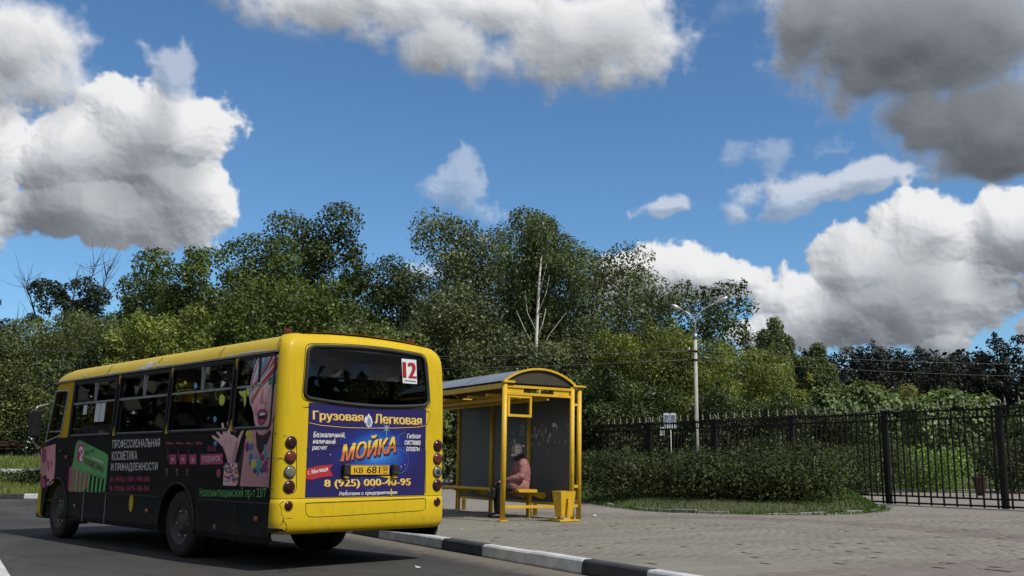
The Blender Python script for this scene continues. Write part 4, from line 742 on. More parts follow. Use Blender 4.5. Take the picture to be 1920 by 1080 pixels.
SIDE_PICTURE=[('skin_mid',0,[(0.849,1.124),(0.763,1.315),(0.723,1.394),(0.639,1.504),(0.502,1.549),(0.18,1.542),(0.136,1.61),(0.159,0.885),(0.834,0.877)]),('skin_dark',1,[(0.507,1.502),(0.43,1.453),(0.322,1.444),(0.207,1.511),(0.166,1.464),(0.245,1.342),(0.376,1.219),(0.462,1.313)]),('skin_dark',1,[(0.849,1.124),(0.803,1.236),(0.723,1.394),(0.728,1.315),(0.789,0.878),(0.834,0.877)]),('skin_light',2,[(0.663,1.793),(0.596,1.694),(0.554,1.598),(0.499,1.517),(0.431,1.461),(0.352,1.444),(0.263,1.466),(0.178,1.526),(0.142,1.649),(0.133,1.928),(0.128,2.068),(0.202,2.088),(0.351,2.049),(0.469,1.992),(0.584,1.886)]),('skin_mid',3,[(0.184,1.526),(0.139,1.649),(0.13,1.928),(0.126,2.052),(0.153,2.051),(0.169,1.805),(0.196,1.65),(0.254,1.528),(0.324,1.467),(0.257,1.466)]),('skin_pink',3,[(0.603,1.758),(0.528,1.803),(0.489,1.722),(0.523,1.66),(0.573,1.662)]),('skin_mid',3,[(0.471,1.857),(0.474,1.798),(0.432,1.781),(0.393,1.789),(0.349,1.781),(0.338,1.799),(0.389,1.814),(0.414,1.878),(0.41,1.957),(0.447,1.956)]),('lip_purple',4,[(0.512,1.673),(0.479,1.719),(0.418,1.736),(0.387,1.728),(0.351,1.737),(0.278,1.687),(0.278,1.622),(0.339,1.558),(0.418,1.544),(0.471,1.577)]),('print_black',5,[(0.48,1.665),(0.415,1.698),(0.296,1.682),(0.314,1.613),(0.442,1.601)]),('print_white',6,[(0.467,1.668),(0.408,1.693),(0.311,1.68),(0.331,1.664),(0.429,1.657)]),('tongue_pink',6,[(0.449,1.611),(0.318,1.62),(0.353,1.577),(0.42,1.569)]),('eye_green',4,[(0.325,2.04),(0.165,2.086),(0.144,2.05),(0.163,1.992),(0.208,1.966),(0.309,2.0)]),('print_white',5,[(0.302,1.993),(0.23,2.005),(0.18,1.983),(0.2,1.947),(0.262,1.956)]),('eye_iris',6,[(0.203,1.975),(0.205,1.966),(0.212,1.958),(0.222,1.955),(0.235,1.955),(0.246,1.96),(0.254,1.968),(0.258,1.978),(0.256,1.987),(0.249,1.995),(0.239,1.998),(0.227,1.998),(0.215,1.993),(0.207,1.985)]),('print_black',7,[(0.215,1.976),(0.216,1.97),(0.22,1.966),(0.226,1.964),(0.233,1.964),(0.239,1.967),(0.244,1.972),(0.246,1.977),(0.245,1.983),(0.241,1.987),(0.235,1.989),(0.228,1.989),(0.222,1.986),(0.217,1.981)]),('print_black',5,[(0.332,2.051),(0.232,2.09),(0.152,2.098),(0.153,2.082),(0.23,2.071),(0.318,2.032)]),('print_black',6,[(0.309,2.0),(0.225,2.014),(0.168,1.986),(0.193,1.993),(0.242,2.002),(0.295,1.986)]),('hair_silver',4,[(0.551,2.332),(0.121,2.319),(0.115,2.089),(0.26,2.063),(0.46,1.968),(0.624,1.807),(0.674,1.774),(0.716,1.859),(0.712,2.037),(0.679,2.181),(0.626,2.292)]),('hair_red',5,[(0.257,2.282),(0.121,2.288),(0.128,2.17),(0.315,2.066),(0.49,1.953),(0.643,1.782),(0.676,1.849),(0.496,2.009),(0.353,2.137)]),('hair_red',5,[(0.322,2.318),(0.254,2.318),(0.363,2.177),(0.523,2.059),(0.666,1.938),(0.689,1.971),(0.566,2.074),(0.426,2.181)]),('hair_pink',5,[(0.7,2.02),(0.66,2.156),(0.589,2.297),(0.54,2.315),(0.57,2.174),(0.63,2.016),(0.695,1.903)]),('hair_blue',5,[(0.502,2.251),(0.438,2.307),(0.37,2.309),(0.393,2.227),(0.477,2.128),(0.529,2.088)]),('hair_white',6,[(0.552,2.316),(0.508,2.316),(0.539,2.189),(0.627,2.049),(0.678,1.987),(0.64,2.114)]),('hair_white',6,[(0.187,2.253),(0.152,2.258),(0.327,2.124),(0.468,2.043),(0.611,1.903),(0.626,1.92),(0.487,2.041),(0.341,2.141)]),('hair_orange',6,[(0.352,2.062),(0.264,2.105),(0.397,2.02),(0.549,1.916),(0.641,1.817),(0.65,1.843),(0.529,1.963)]),('hair_blue',6,[(0.128,2.139),(0.12,2.146),(0.13,2.09),(0.26,2.066),(0.226,2.09)]),('print_black',7,[(0.572,2.317),(0.502,2.319),(0.505,2.034),(0.555,2.032)]),('skin_light',3,[(1.521,1.458),(1.479,1.462),(1.344,1.419),(1.315,1.431),(1.457,1.512),(1.439,1.533),(1.391,1.519),(1.27,1.459),(1.25,1.467),(1.313,1.592),(1.288,1.608),(1.258,1.591),(1.197,1.482),(1.149,1.481),(1.177,1.605),(1.152,1.62),(1.12,1.604),(1.066,1.464),(0.974,1.449),(0.901,1.413),(0.819,1.5),(0.782,1.515),(0.766,1.494),(0.83,1.396),(0.861,1.316),(0.905,1.22),(0.923,1.14),(1.089,1.139),(1.154,1.236),(1.229,1.318),(1.357,1.377),(1.496,1.429)]),('skin_mid',4,[(0.95,1.381),(0.899,1.397),(0.879,1.332),(0.914,1.236),(0.929,1.14),(1.005,1.14),(0.987,1.268)]),('skin_pink',4,[(1.221,1.4),(1.2,1.449),(1.167,1.4),(1.171,1.318)]),('skin_pink',4,[(1.086,1.399),(1.067,1.439),(1.03,1.382),(1.041,1.301)]),('skin_light',3,[(1.163,1.139),(0.87,1.14),(0.833,0.926),(0.873,0.878),(1.178,0.872),(1.175,1.009)]),('bead_blue',5,[(1.037,0.983),(1.046,0.973),(1.07,0.971),(1.09,0.977),(1.09,0.988),(1.072,0.995),(1.048,0.992)]),('bead_teal',6,[(0.836,0.961),(0.857,0.954),(0.883,0.959),(0.895,0.97),(0.884,0.98),(0.858,0.982),(0.836,0.973)]),('bead_purple',7,[(0.884,0.962),(0.892,0.945),(0.912,0.941),(0.929,0.953),(0.93,0.971),(0.914,0.983),(0.894,0.979)]),('bead_red',5,[(0.881,0.962),(0.9,0.955),(0.92,0.958),(0.924,0.968),(0.91,0.979),(0.888,0.981),(0.875,0.973)]),('bead_red',6,[(0.825,0.955),(0.843,0.941),(0.866,0.94),(0.877,0.953),(0.866,0.97),(0.843,0.978),(0.825,0.971)]),('bead_yellow',7,[(0.994,1.09),(1.016,1.089),(1.035,1.096),(1.037,1.107),(1.02,1.114),(0.997,1.111),(0.986,1.1)]),('bead_purple',5,[(0.84,0.954),(0.86,0.948),(0.876,0.95),(0.877,0.961),(0.862,0.97),(0.842,0.972),(0.832,0.965)]),('bead_purple',6,[(0.869,1.026),(0.889,1.015),(0.912,1.016),(0.922,1.028),(0.91,1.042),(0.886,1.048),(0.868,1.04)]),('bead_blue',7,[(1.069,1.076),(1.088,1.07),(1.116,1.073),(1.132,1.084),(1.123,1.094),(1.096,1.095),(1.072,1.087)]),('bead_purple',5,[(0.971,0.99),(0.992,0.986),(1.017,0.991),(1.026,1.003),(1.013,1.012),(0.987,1.011),(0.968,1.002)]),('bead_red',6,[(1.013,1.09),(1.031,1.082),(1.057,1.083),(1.072,1.094),(1.065,1.106),(1.04,1.11),(1.017,1.103)]),('bead_red',7,[(0.958,0.994),(0.981,0.99),(0.999,0.994),(0.998,1.005),(0.979,1.014),(0.957,1.014),(0.947,1.005)]),('bead_red',5,[(1.059,0.968),(1.076,0.96),(1.102,0.961),(1.118,0.971),(1.111,0.982),(1.087,0.987),(1.064,0.98)]),('bead_blue',6,[(1.07,1.123),(1.092,1.122),(1.11,1.129),(1.11,1.14),(1.092,1.146),(1.07,1.143),(1.061,1.133)]),('bead_purple',7,[(0.907,0.926),(0.93,0.922),(0.944,0.927),(0.94,0.937),(0.92,0.944),(0.899,0.943),(0.893,0.935)]),('bead_purple',5,[(0.914,0.953),(0.927,0.939),(0.956,0.936),(0.979,0.947),(0.978,0.963),(0.955,0.972),(0.926,0.968)]),('bead_teal',6,[(1.095,1.034),(1.12,1.03),(1.137,1.035),(1.132,1.046),(1.11,1.054),(1.087,1.053),(1.08,1.044)]),('bead_purple',7,[(0.966,1.052),(0.99,1.047),(1.011,1.053),(1.013,1.065),(0.995,1.074),(0.969,1.074),(0.956,1.064)]),('bead_purple',5,[(0.961,1.044),(0.972,1.027),(0.992,1.024),(1.007,1.036),(1.004,1.055),(0.987,1.066),(0.968,1.061)]),('bead_red',6,[(1.129,1.102),(1.14,1.092),(1.167,1.089),(1.189,1.097),(1.189,1.108),(1.168,1.115),(1.141,1.112)]),('bead_yellow',7,[(0.964,1.067),(0.979,1.053),(0.998,1.051),(1.006,1.064),(0.997,1.081),(0.978,1.09),(0.963,1.084)]),('bead_yellow',5,[(0.943,1.091),(0.962,1.082),(0.983,1.084),(0.989,1.095),(0.977,1.107),(0.955,1.112),(0.94,1.104)]),('bead_blue',6,[(1.007,1.078),(1.033,1.066),(1.063,1.069),(1.074,1.085),(1.059,1.1),(1.027,1.105),(1.004,1.095)]),('bead_red',7,[(1.137,1.078),(1.159,1.066),(1.185,1.067),(1.196,1.08),(1.183,1.096),(1.156,1.103),(1.136,1.094)]),('bead_purple',5,[(1.114,1.114),(1.145,1.111),(1.169,1.121),(1.167,1.136),(1.141,1.145),(1.111,1.141),(1.098,1.127)]),('bead_yellow',6,[(0.82,1.0),(0.832,0.985),(0.86,0.982),(0.884,0.992),(0.884,1.009),(0.861,1.019),(0.833,1.015)]),('bead_yellow',7,[(1.124,1.08),(1.16,1.074),(1.186,1.083),(1.182,1.099),(1.153,1.111),(1.119,1.109),(1.106,1.095)]),('bead_purple',5,[(1.04,1.03),(1.061,1.022),(1.091,1.025),(1.108,1.037),(1.098,1.049),(1.07,1.052),(1.044,1.043)]),('bead_blue',6,[(0.936,0.982),(0.969,0.976),(0.989,0.981),(0.98,0.995),(0.95,1.006),(0.921,1.006),(0.915,0.996)]),('bead_red',7,[(0.868,1.074),(0.885,1.067),(0.911,1.069),(0.925,1.079),(0.917,1.09),(0.893,1.093),(0.871,1.086)]),('bead_teal',5,[(1.085,0.926),(1.099,0.918),(1.126,0.917),(1.145,0.925),(1.143,0.935),(1.12,0.94),(1.094,0.936)]),('bead_red',6,[(0.999,1.028),(1.023,1.023),(1.044,1.028),(1.046,1.04),(1.027,1.05),(1.001,1.05),(0.989,1.04)]),('bead_blue',7,[(0.857,1.125),(0.88,1.123),(0.904,1.131),(0.912,1.144),(0.896,1.152),(0.87,1.148),(0.853,1.137)]),('bead_purple',5,[(1.031,1.09),(1.043,1.073),(1.061,1.07),(1.073,1.083),(1.069,1.102),(1.052,1.113),(1.035,1.107)]),('bead_teal',6,[(1.022,0.938),(1.045,0.93),(1.073,0.933),(1.085,0.946),(1.071,0.959),(1.043,0.962),(1.021,0.953)]),('bead_red',7,[(1.117,0.985),(1.131,0.972),(1.151,0.971),(1.162,0.982),(1.155,0.997),(1.137,1.004),(1.12,0.999)]),('bead_purple',5,[(1.095,1.06),(1.106,1.047),(1.134,1.043),(1.157,1.052),(1.159,1.067),(1.137,1.077),(1.109,1.073)]),('bead_purple',6,[(1.031,1.12),(1.048,1.108),(1.08,1.108),(1.101,1.119),(1.097,1.133),(1.07,1.139),(1.041,1.134)]),('bead_purple',7,[(1.002,0.974),(1.015,0.962),(1.044,0.96),(1.067,0.969),(1.066,0.982),(1.043,0.99),(1.014,0.987)]),('bead_teal',5,[(0.884,1.05),(0.911,1.045),(0.939,1.052),(0.947,1.066),(0.93,1.076),(0.9,1.075),(0.88,1.064)]),('bead_yellow',6,[(1.121,0.939),(1.145,0.934),(1.163,0.939),(1.163,0.95),(1.144,0.958),(1.121,0.958),(1.111,0.95)]),('bead_yellow',7,[(1.109,1.009),(1.129,1.004),(1.151,1.009),(1.156,1.02),(1.141,1.029),(1.118,1.029),(1.104,1.02)]),('bead_purple',5,[(0.989,1.057),(1.019,1.048),(1.043,1.052),(1.044,1.067),(1.021,1.081),(0.991,1.084),(0.977,1.073)]),('bead_red',6,[(0.949,1.108),(0.973,1.097),(0.993,1.099),(0.994,1.112),(0.975,1.126),(0.951,1.131),(0.939,1.123)]),('bead_teal',7,[(1.126,1.074),(1.152,1.069),(1.178,1.077),(1.185,1.091),(1.166,1.1),(1.137,1.099),(1.119,1.087)]),('bead_purple',5,[(0.941,0.982),(0.966,0.979),(0.987,0.987),(0.988,1.0),(0.968,1.008),(0.943,1.005),(0.931,0.994)]),('bead_yellow',4,[(0.58,1.456),(0.585,1.433),(0.602,1.414),(0.629,1.404),(0.66,1.404),(0.689,1.415),(0.711,1.434),(0.721,1.458),(0.716,1.482),(0.699,1.5),(0.671,1.51),(0.64,1.509),(0.611,1.498),(0.59,1.479)]),('bead_yellow',5,[(0.558,1.389),(0.56,1.378),(0.57,1.37),(0.584,1.365),(0.601,1.365),(0.617,1.37),(0.629,1.379),(0.634,1.39),(0.631,1.401),(0.621,1.41),(0.607,1.414),(0.59,1.414),(0.574,1.409),(0.562,1.4)]),('bead_blue',6,[(0.635,1.52),(0.638,1.509),(0.649,1.501),(0.667,1.496),(0.687,1.496),(0.705,1.502),(0.719,1.511),(0.724,1.522),(0.721,1.533),(0.71,1.542),(0.692,1.546),(0.672,1.546),(0.654,1.54),(0.64,1.531)]),('bead_purple',4,[(0.626,1.317),(0.628,1.293),(0.638,1.273),(0.654,1.262),(0.674,1.262),(0.693,1.273),(0.708,1.293),(0.715,1.318),(0.713,1.343),(0.703,1.363),(0.686,1.373),(0.666,1.373),(0.647,1.362),(0.633,1.342)]),('bead_blue',5,[(0.528,1.317),(0.531,1.298),(0.545,1.282),(0.565,1.274),(0.589,1.274),(0.611,1.283),(0.628,1.298),(0.635,1.317),(0.632,1.337),(0.619,1.352),(0.598,1.36),(0.574,1.36),(0.552,1.351),(0.535,1.336)]),('bead_blue',6,[(0.52,1.21),(0.523,1.191),(0.537,1.176),(0.557,1.167),(0.581,1.167),(0.603,1.176),(0.62,1.191),(0.627,1.21),(0.624,1.229),(0.61,1.245),(0.59,1.253),(0.566,1.253),(0.544,1.244),(0.527,1.229)]),('bead_teal',4,[(0.417,1.207),(0.42,1.195),(0.43,1.185),(0.446,1.18),(0.464,1.18),(0.48,1.185),(0.493,1.195),(0.498,1.207),(0.495,1.219),(0.485,1.229),(0.469,1.234),(0.451,1.234),(0.435,1.229),(0.423,1.219)]),('bead_dark',5,[(0.55,1.141),(0.552,1.131),(0.56,1.122),(0.572,1.117),(0.586,1.117),(0.599,1.122),(0.609,1.13),(0.613,1.141),(0.611,1.152),(0.604,1.161),(0.591,1.166),(0.577,1.166),(0.564,1.161),(0.555,1.152)]),('bead_yellow',6,[(0.456,1.132),(0.459,1.111),(0.473,1.094),(0.494,1.084),(0.519,1.084),(0.543,1.093),(0.56,1.11),(0.568,1.132),(0.565,1.154),(0.551,1.171),(0.53,1.181),(0.505,1.181),(0.481,1.171),(0.464,1.154)]),('bead_teal',4,[(0.332,1.15),(0.335,1.133),(0.348,1.119),(0.368,1.111),(0.392,1.111),(0.413,1.118),(0.429,1.132),(0.436,1.15),(0.433,1.167),(0.42,1.181),(0.399,1.189),(0.376,1.189),(0.355,1.181),(0.339,1.167)]),('bead_purple',5,[(0.27,1.201),(0.274,1.185),(0.289,1.172),(0.311,1.165),(0.337,1.165),(0.361,1.172),(0.379,1.185),(0.386,1.201),(0.382,1.217),(0.367,1.23),(0.344,1.237),(0.319,1.237),(0.295,1.23),(0.277,1.217)]),('bead_teal',6,[(0.218,1.25),(0.22,1.23),(0.229,1.214),(0.244,1.205),(0.261,1.205),(0.278,1.214),(0.29,1.23),(0.296,1.25),(0.294,1.27),(0.285,1.286),(0.27,1.295),(0.253,1.295),(0.236,1.286),(0.224,1.27)]),('bead_purple',4,[(0.214,1.091),(0.219,1.07),(0.235,1.053),(0.261,1.043),(0.291,1.043),(0.318,1.052),(0.338,1.069),(0.347,1.09),(0.343,1.111),(0.326,1.128),(0.3,1.138),(0.27,1.138),(0.243,1.129),(0.223,1.112)]),('bead_teal',5,[(0.362,1.084),(0.365,1.064),(0.378,1.047),(0.398,1.038),(0.421,1.038),(0.443,1.047),(0.459,1.063),(0.466,1.083),(0.463,1.103),(0.45,1.119),(0.43,1.128),(0.407,1.128),(0.385,1.12),(0.369,1.104)]),('bead_dark',6,[(0.293,1.063),(0.295,1.049),(0.304,1.039),(0.318,1.033),(0.334,1.032),(0.35,1.038),(0.361,1.049),(0.366,1.062),(0.364,1.075),(0.354,1.086),(0.34,1.092),(0.324,1.092),(0.309,1.087),(0.298,1.076)]),('bead_red',4,[(0.201,1.143),(0.204,1.128),(0.215,1.117),(0.231,1.11),(0.25,1.11),(0.267,1.116),(0.28,1.128),(0.286,1.142),(0.283,1.157),(0.272,1.169),(0.256,1.175),(0.237,1.176),(0.22,1.169),(0.207,1.157)]),('bead_dark',5,[(0.433,1.057),(0.435,1.043),(0.445,1.032),(0.461,1.026),(0.479,1.026),(0.496,1.032),(0.508,1.043),(0.513,1.056),(0.511,1.07),(0.501,1.08),(0.485,1.087),(0.467,1.087),(0.45,1.081),(0.438,1.07)]),('bead_blue',6,[(0.378,1.027),(0.379,1.016),(0.387,1.007),(0.399,1.002),(0.413,1.002),(0.425,1.007),(0.435,1.015),(0.439,1.026),(0.437,1.037),(0.429,1.045),(0.417,1.05),(0.404,1.05),(0.391,1.046),(0.382,1.037)]),('bead_purple',4,[(0.188,1.067),(0.19,1.055),(0.197,1.045),(0.209,1.04),(0.222,1.04),(0.234,1.045),(0.244,1.054),(0.248,1.066),(0.246,1.078),(0.239,1.088),(0.227,1.093),(0.214,1.093),(0.201,1.088),(0.192,1.079)]),('bead_teal',5,[(0.248,1.308),(0.249,1.294),(0.256,1.282),(0.268,1.276),(0.281,1.276),(0.294,1.282),(0.304,1.294),(0.308,1.309),(0.307,1.324),(0.299,1.335),(0.288,1.342),(0.274,1.342),(0.262,1.335),(0.252,1.323)]),('bead_blue',6,[(0.191,1.186),(0.192,1.175),(0.2,1.166),(0.212,1.162),(0.225,1.162),(0.237,1.166),(0.247,1.175),(0.251,1.186),(0.249,1.196),(0.241,1.205),(0.23,1.209),(0.216,1.209),(0.204,1.205),(0.195,1.196)]),('bead_lime',2,[(1.28,1.864),(1.284,1.836),(1.302,1.813),(1.329,1.801),(1.362,1.802),(1.393,1.816),(1.417,1.841),(1.428,1.87),(1.424,1.9),(1.406,1.922),(1.378,1.934),(1.345,1.933),(1.314,1.918),(1.291,1.894)]),('bead_pink',2,[(1.631,1.846),(1.634,1.824),(1.648,1.806),(1.67,1.796),(1.696,1.797),(1.721,1.808),(1.739,1.827),(1.748,1.851),(1.745,1.874),(1.732,1.892),(1.709,1.901),(1.683,1.9),(1.659,1.889),(1.64,1.87)]),('bead_azure',2,[(1.435,1.645),(1.437,1.629),(1.447,1.617),(1.464,1.61),(1.483,1.611),(1.501,1.618),(1.514,1.631),(1.52,1.648),(1.518,1.664),(1.508,1.676),(1.492,1.683),(1.473,1.682),(1.455,1.675),(1.441,1.662)]),('bead_lime',2,[(1.152,1.504),(1.155,1.489),(1.167,1.477),(1.185,1.47),(1.206,1.47),(1.226,1.478),(1.241,1.49),(1.248,1.506),(1.245,1.522),(1.233,1.534),(1.215,1.541),(1.193,1.541),(1.173,1.533),(1.159,1.52)]),('bead_pink',2,[(0.922,1.51),(0.925,1.496),(0.938,1.485),(0.957,1.479),(0.979,1.479),(1.0,1.486),(1.015,1.498),(1.021,1.512),(1.018,1.526),(1.006,1.537),(0.986,1.543),(0.964,1.542),(0.943,1.536),(0.928,1.524)]),('bead_azure',2,[(1.376,1.363),(1.378,1.35),(1.389,1.339),(1.405,1.334),(1.423,1.334),(1.441,1.34),(1.454,1.35),(1.46,1.363),(1.457,1.376),(1.447,1.387),(1.431,1.392),(1.412,1.392),(1.394,1.386),(1.381,1.376)]),('bead_pink',2,[(1.244,1.021),(1.246,0.999),(1.259,0.98),(1.278,0.97),(1.301,0.97),(1.323,0.98),(1.339,0.998),(1.347,1.02),(1.345,1.043),(1.333,1.061),(1.313,1.072),(1.29,1.072),(1.268,1.062),(1.252,1.044)]),('bead_lime',2,[(0.721,1.94),(0.721,1.915),(0.728,1.895),(0.74,1.884),(0.755,1.885),(0.769,1.897),(0.78,1.918),(0.786,1.943),(0.786,1.969),(0.779,1.989),(0.767,1.999),(0.752,1.999),(0.738,1.987),(0.727,1.966)]),('bead_lime',2,[(0.982,1.952),(0.79,1.952),(0.777,1.797),(0.812,1.758),(0.84,1.864),(0.927,1.909)])]
SIDE_SHAPES=[('bead_lime',2,[(2.33,2.129),(2.332,2.12),(2.341,2.113),(2.354,2.11),(2.369,2.111),(2.384,2.116),(2.394,2.123),(2.399,2.133),(2.397,2.142),(2.388,2.148),(2.375,2.152),(2.36,2.151),(2.345,2.146),(2.335,2.138)]),('bead_azure',2,[(2.015,2.071),(2.018,2.056),(2.03,2.044),(2.049,2.038),(2.071,2.039),(2.092,2.047),(2.108,2.061),(2.115,2.076),(2.112,2.092),(2.1,2.104),(2.081,2.11),(2.058,2.108),(2.037,2.1),(2.022,2.087)]),('comb_green',1,[(5.752,1.347),(5.712,1.425),(5.638,1.455),(5.539,1.442),(4.619,1.264),(4.526,1.229),(4.512,1.195),(4.525,0.894),(5.822,1.043)]),('comb_green',1,[(5.811,1.067),(5.728,1.059),(5.728,0.698),(5.81,0.702)]),('comb_green',1,[(5.65,1.049),(5.568,1.041),(5.573,0.702),(5.654,0.706)]),('comb_green',1,[(5.491,1.031),(5.41,1.023),(5.42,0.705),(5.5,0.709)]),('comb_green',1,[(5.334,1.013),(5.255,1.005),(5.269,0.709),(5.348,0.713)]),('comb_green',1,[(5.18,0.996),(5.102,0.988),(5.12,0.713),(5.198,0.717)]),('comb_green',1,[(5.029,0.979),(4.952,0.971),(4.974,0.716),(5.051,0.72)]),('comb_green',1,[(4.88,0.962),(4.804,0.954),(4.83,0.72),(4.905,0.724)]),('comb_green',1,[(4.733,0.946),(4.658,0.938),(4.688,0.723),(4.762,0.727)]),('comb_green',1,[(4.588,0.929),(4.515,0.922),(4.548,0.727),(4.621,0.731)]),('comb_pink',0,[(5.937,1.042),(5.895,1.073),(5.7,1.08),(5.158,1.048),(5.164,0.79),(5.319,0.717),(5.91,0.708)]),('comb_slit',1,[(5.791,1.049),(5.766,1.046),(5.772,0.712),(5.796,0.711)]),('comb_pink',2,[(5.645,1.412),(5.398,1.377),(5.407,1.123),(5.669,1.158)]),('print_white',3,[(5.555,1.366),(5.455,1.344),(5.413,1.26),(5.471,1.201),(5.414,1.156),(5.507,1.147),(5.562,1.183),(5.51,1.237),(5.57,1.291),(5.622,1.309)]),('comb_pink',4,[(5.529,1.321),(5.47,1.309),(5.453,1.267),(5.504,1.246),(5.534,1.273)]),('comb_pink',1,[(2.608,1.237),(2.418,1.239),(2.4,1.12),(2.59,1.117)]),('comb_pink',1,[(2.326,1.237),(2.142,1.239),(2.125,1.121),(2.309,1.118)]),('comb_pink',1,[(2.059,1.236),(1.88,1.238),(1.865,1.123),(2.043,1.119)]),('comb_pink',1,[(1.774,1.238),(1.222,1.246),(1.207,1.126),(1.758,1.118)]),('bottle_dark',1,[(2.694,1.067),(2.623,1.068),(2.608,0.971),(2.679,0.97)]),('bottle_pink',2,[(2.687,1.062),(2.628,1.062),(2.624,1.032),(2.682,1.031)]),('bottle_dark',1,[(2.683,1.305),(2.636,1.304),(2.614,1.163),(2.661,1.162)]),('bottle_dark',1,[(2.404,1.069),(2.336,1.07),(2.322,0.974),(2.39,0.973)]),('bottle_pink',2,[(2.398,1.064),(2.341,1.065),(2.337,1.035),(2.393,1.034)]),('bottle_dark',1,[(2.393,1.303),(2.347,1.303),(2.327,1.163),(2.372,1.163)]),('bottle_dark',1,[(2.129,1.071),(2.064,1.072),(2.05,0.978),(2.116,0.977)]),('bottle_pink',2,[(2.123,1.067),(2.068,1.067),(2.064,1.037),(2.119,1.037)]),('bottle_dark',1,[(2.118,1.301),(2.074,1.301),(2.054,1.164),(2.098,1.164)]),('skin_pink',1,[(6.952,1.371),(6.578,1.412),(6.512,1.038),(6.532,0.822),(6.649,0.776),(6.79,0.773),(6.892,1.035)]),('skin_mid',1,[(7.2,1.346),(6.952,1.371),(6.858,0.947),(6.959,0.902),(7.122,0.944)]),('lip_purple',2,[(7.127,1.312),(6.993,1.334),(6.913,1.167),(7.011,1.105),(7.135,1.144)]),('comb_pink',2,[(6.882,1.167),(6.795,1.145),(6.756,1.036),(6.801,0.97)]),('comb_pink',2,[(6.729,1.178),(6.654,1.146),(6.639,1.058),(6.694,1.036)]),('lip_purple',2,[(7.085,0.9),(6.891,0.881),(6.809,0.751),(6.917,0.736),(7.083,0.741)]),('bottle_pink',2,[(2.722,1.364),(2.686,1.364),(2.691,1.395),(2.726,1.396)]),('bottle_pink',2,[(2.677,1.364),(2.645,1.364),(2.65,1.397),(2.682,1.398)]),('bottle_pink',2,[(2.636,1.364),(2.604,1.363),(2.609,1.394),(2.641,1.395)]),('bottle_pink',2,[(2.595,1.363),(2.557,1.363),(2.561,1.386),(2.599,1.387)]),('bottle_pink',2,[(2.551,1.363),(2.517,1.363),(2.52,1.386),(2.555,1.386)]),('bottle_pink',2,[(2.442,1.362),(2.407,1.362),(2.412,1.392),(2.446,1.393)]),('bottle_pink',2,[(2.399,1.362),(2.367,1.361),(2.372,1.394),(2.403,1.395)]),('bottle_pink',2,[(2.359,1.361),(2.327,1.361),(2.332,1.391),(2.363,1.392)]),('bottle_pink',2,[(2.319,1.361),(2.282,1.36),(2.286,1.383),(2.322,1.384)]),('bottle_pink',2,[(2.277,1.36),(2.243,1.36),(2.246,1.383),(2.28,1.383)]),('bottle_pink',2,[(2.17,1.359),(2.137,1.359),(2.141,1.389),(2.174,1.39)]),('bottle_pink',2,[(2.129,1.359),(2.098,1.359),(2.103,1.391),(2.133,1.392)]),('bottle_pink',2,[(2.09,1.359),(2.06,1.358),(2.064,1.388),(2.094,1.389)]),('bottle_pink',2,[(2.051,1.358),(2.016,1.358),(2.019,1.381),(2.055,1.381)]),('bottle_pink',2,[(2.01,1.358),(1.978,1.358),(1.981,1.38),(2.013,1.38)]),('bottle_pink',2,[(1.913,1.357),(1.88,1.357),(1.884,1.387),(1.917,1.387)]),('bottle_pink',2,[(1.872,1.357),(1.843,1.356),(1.847,1.389),(1.877,1.389)]),('bottle_pink',2,[(1.835,1.356),(1.805,1.356),(1.809,1.386),(1.839,1.386)]),('bottle_pink',2,[(1.797,1.356),(1.763,1.356),(1.766,1.378),(1.8,1.378)]),('bottle_pink',2,[(1.758,1.356),(1.726,1.355),(1.729,1.377),(1.76,1.378)]),('print_white',3,[(5.11,1.186),(5.079,1.181),(5.075,1.202),(5.107,1.207)]),('print_white',3,[(5.066,1.18),(5.035,1.175),(5.032,1.198),(5.063,1.203)]),('print_white',3,[(5.022,1.173),(4.991,1.168),(4.989,1.195),(5.02,1.199)]),('print_white',3,[(4.979,1.167),(4.948,1.162),(4.944,1.182),(4.975,1.187)]),('print_white',3,[(4.935,1.16),(4.904,1.156),(4.902,1.179),(4.933,1.183)]),('print_white',3,[(4.892,1.154),(4.861,1.149),(4.859,1.175),(4.89,1.18)]),('print_white',3,[(4.849,1.147),(4.818,1.143),(4.815,1.163),(4.846,1.168)]),('print_white',3,[(4.806,1.141),(4.776,1.137),(4.773,1.16),(4.803,1.164)]),('print_white',3,[(4.763,1.135),(4.733,1.13),(4.731,1.156),(4.761,1.161)]),('print_white',3,[(4.721,1.128),(4.691,1.124),(4.688,1.144),(4.718,1.149)]),('print_white',3,[(4.679,1.122),(4.649,1.118),(4.646,1.141),(4.676,1.145)])]
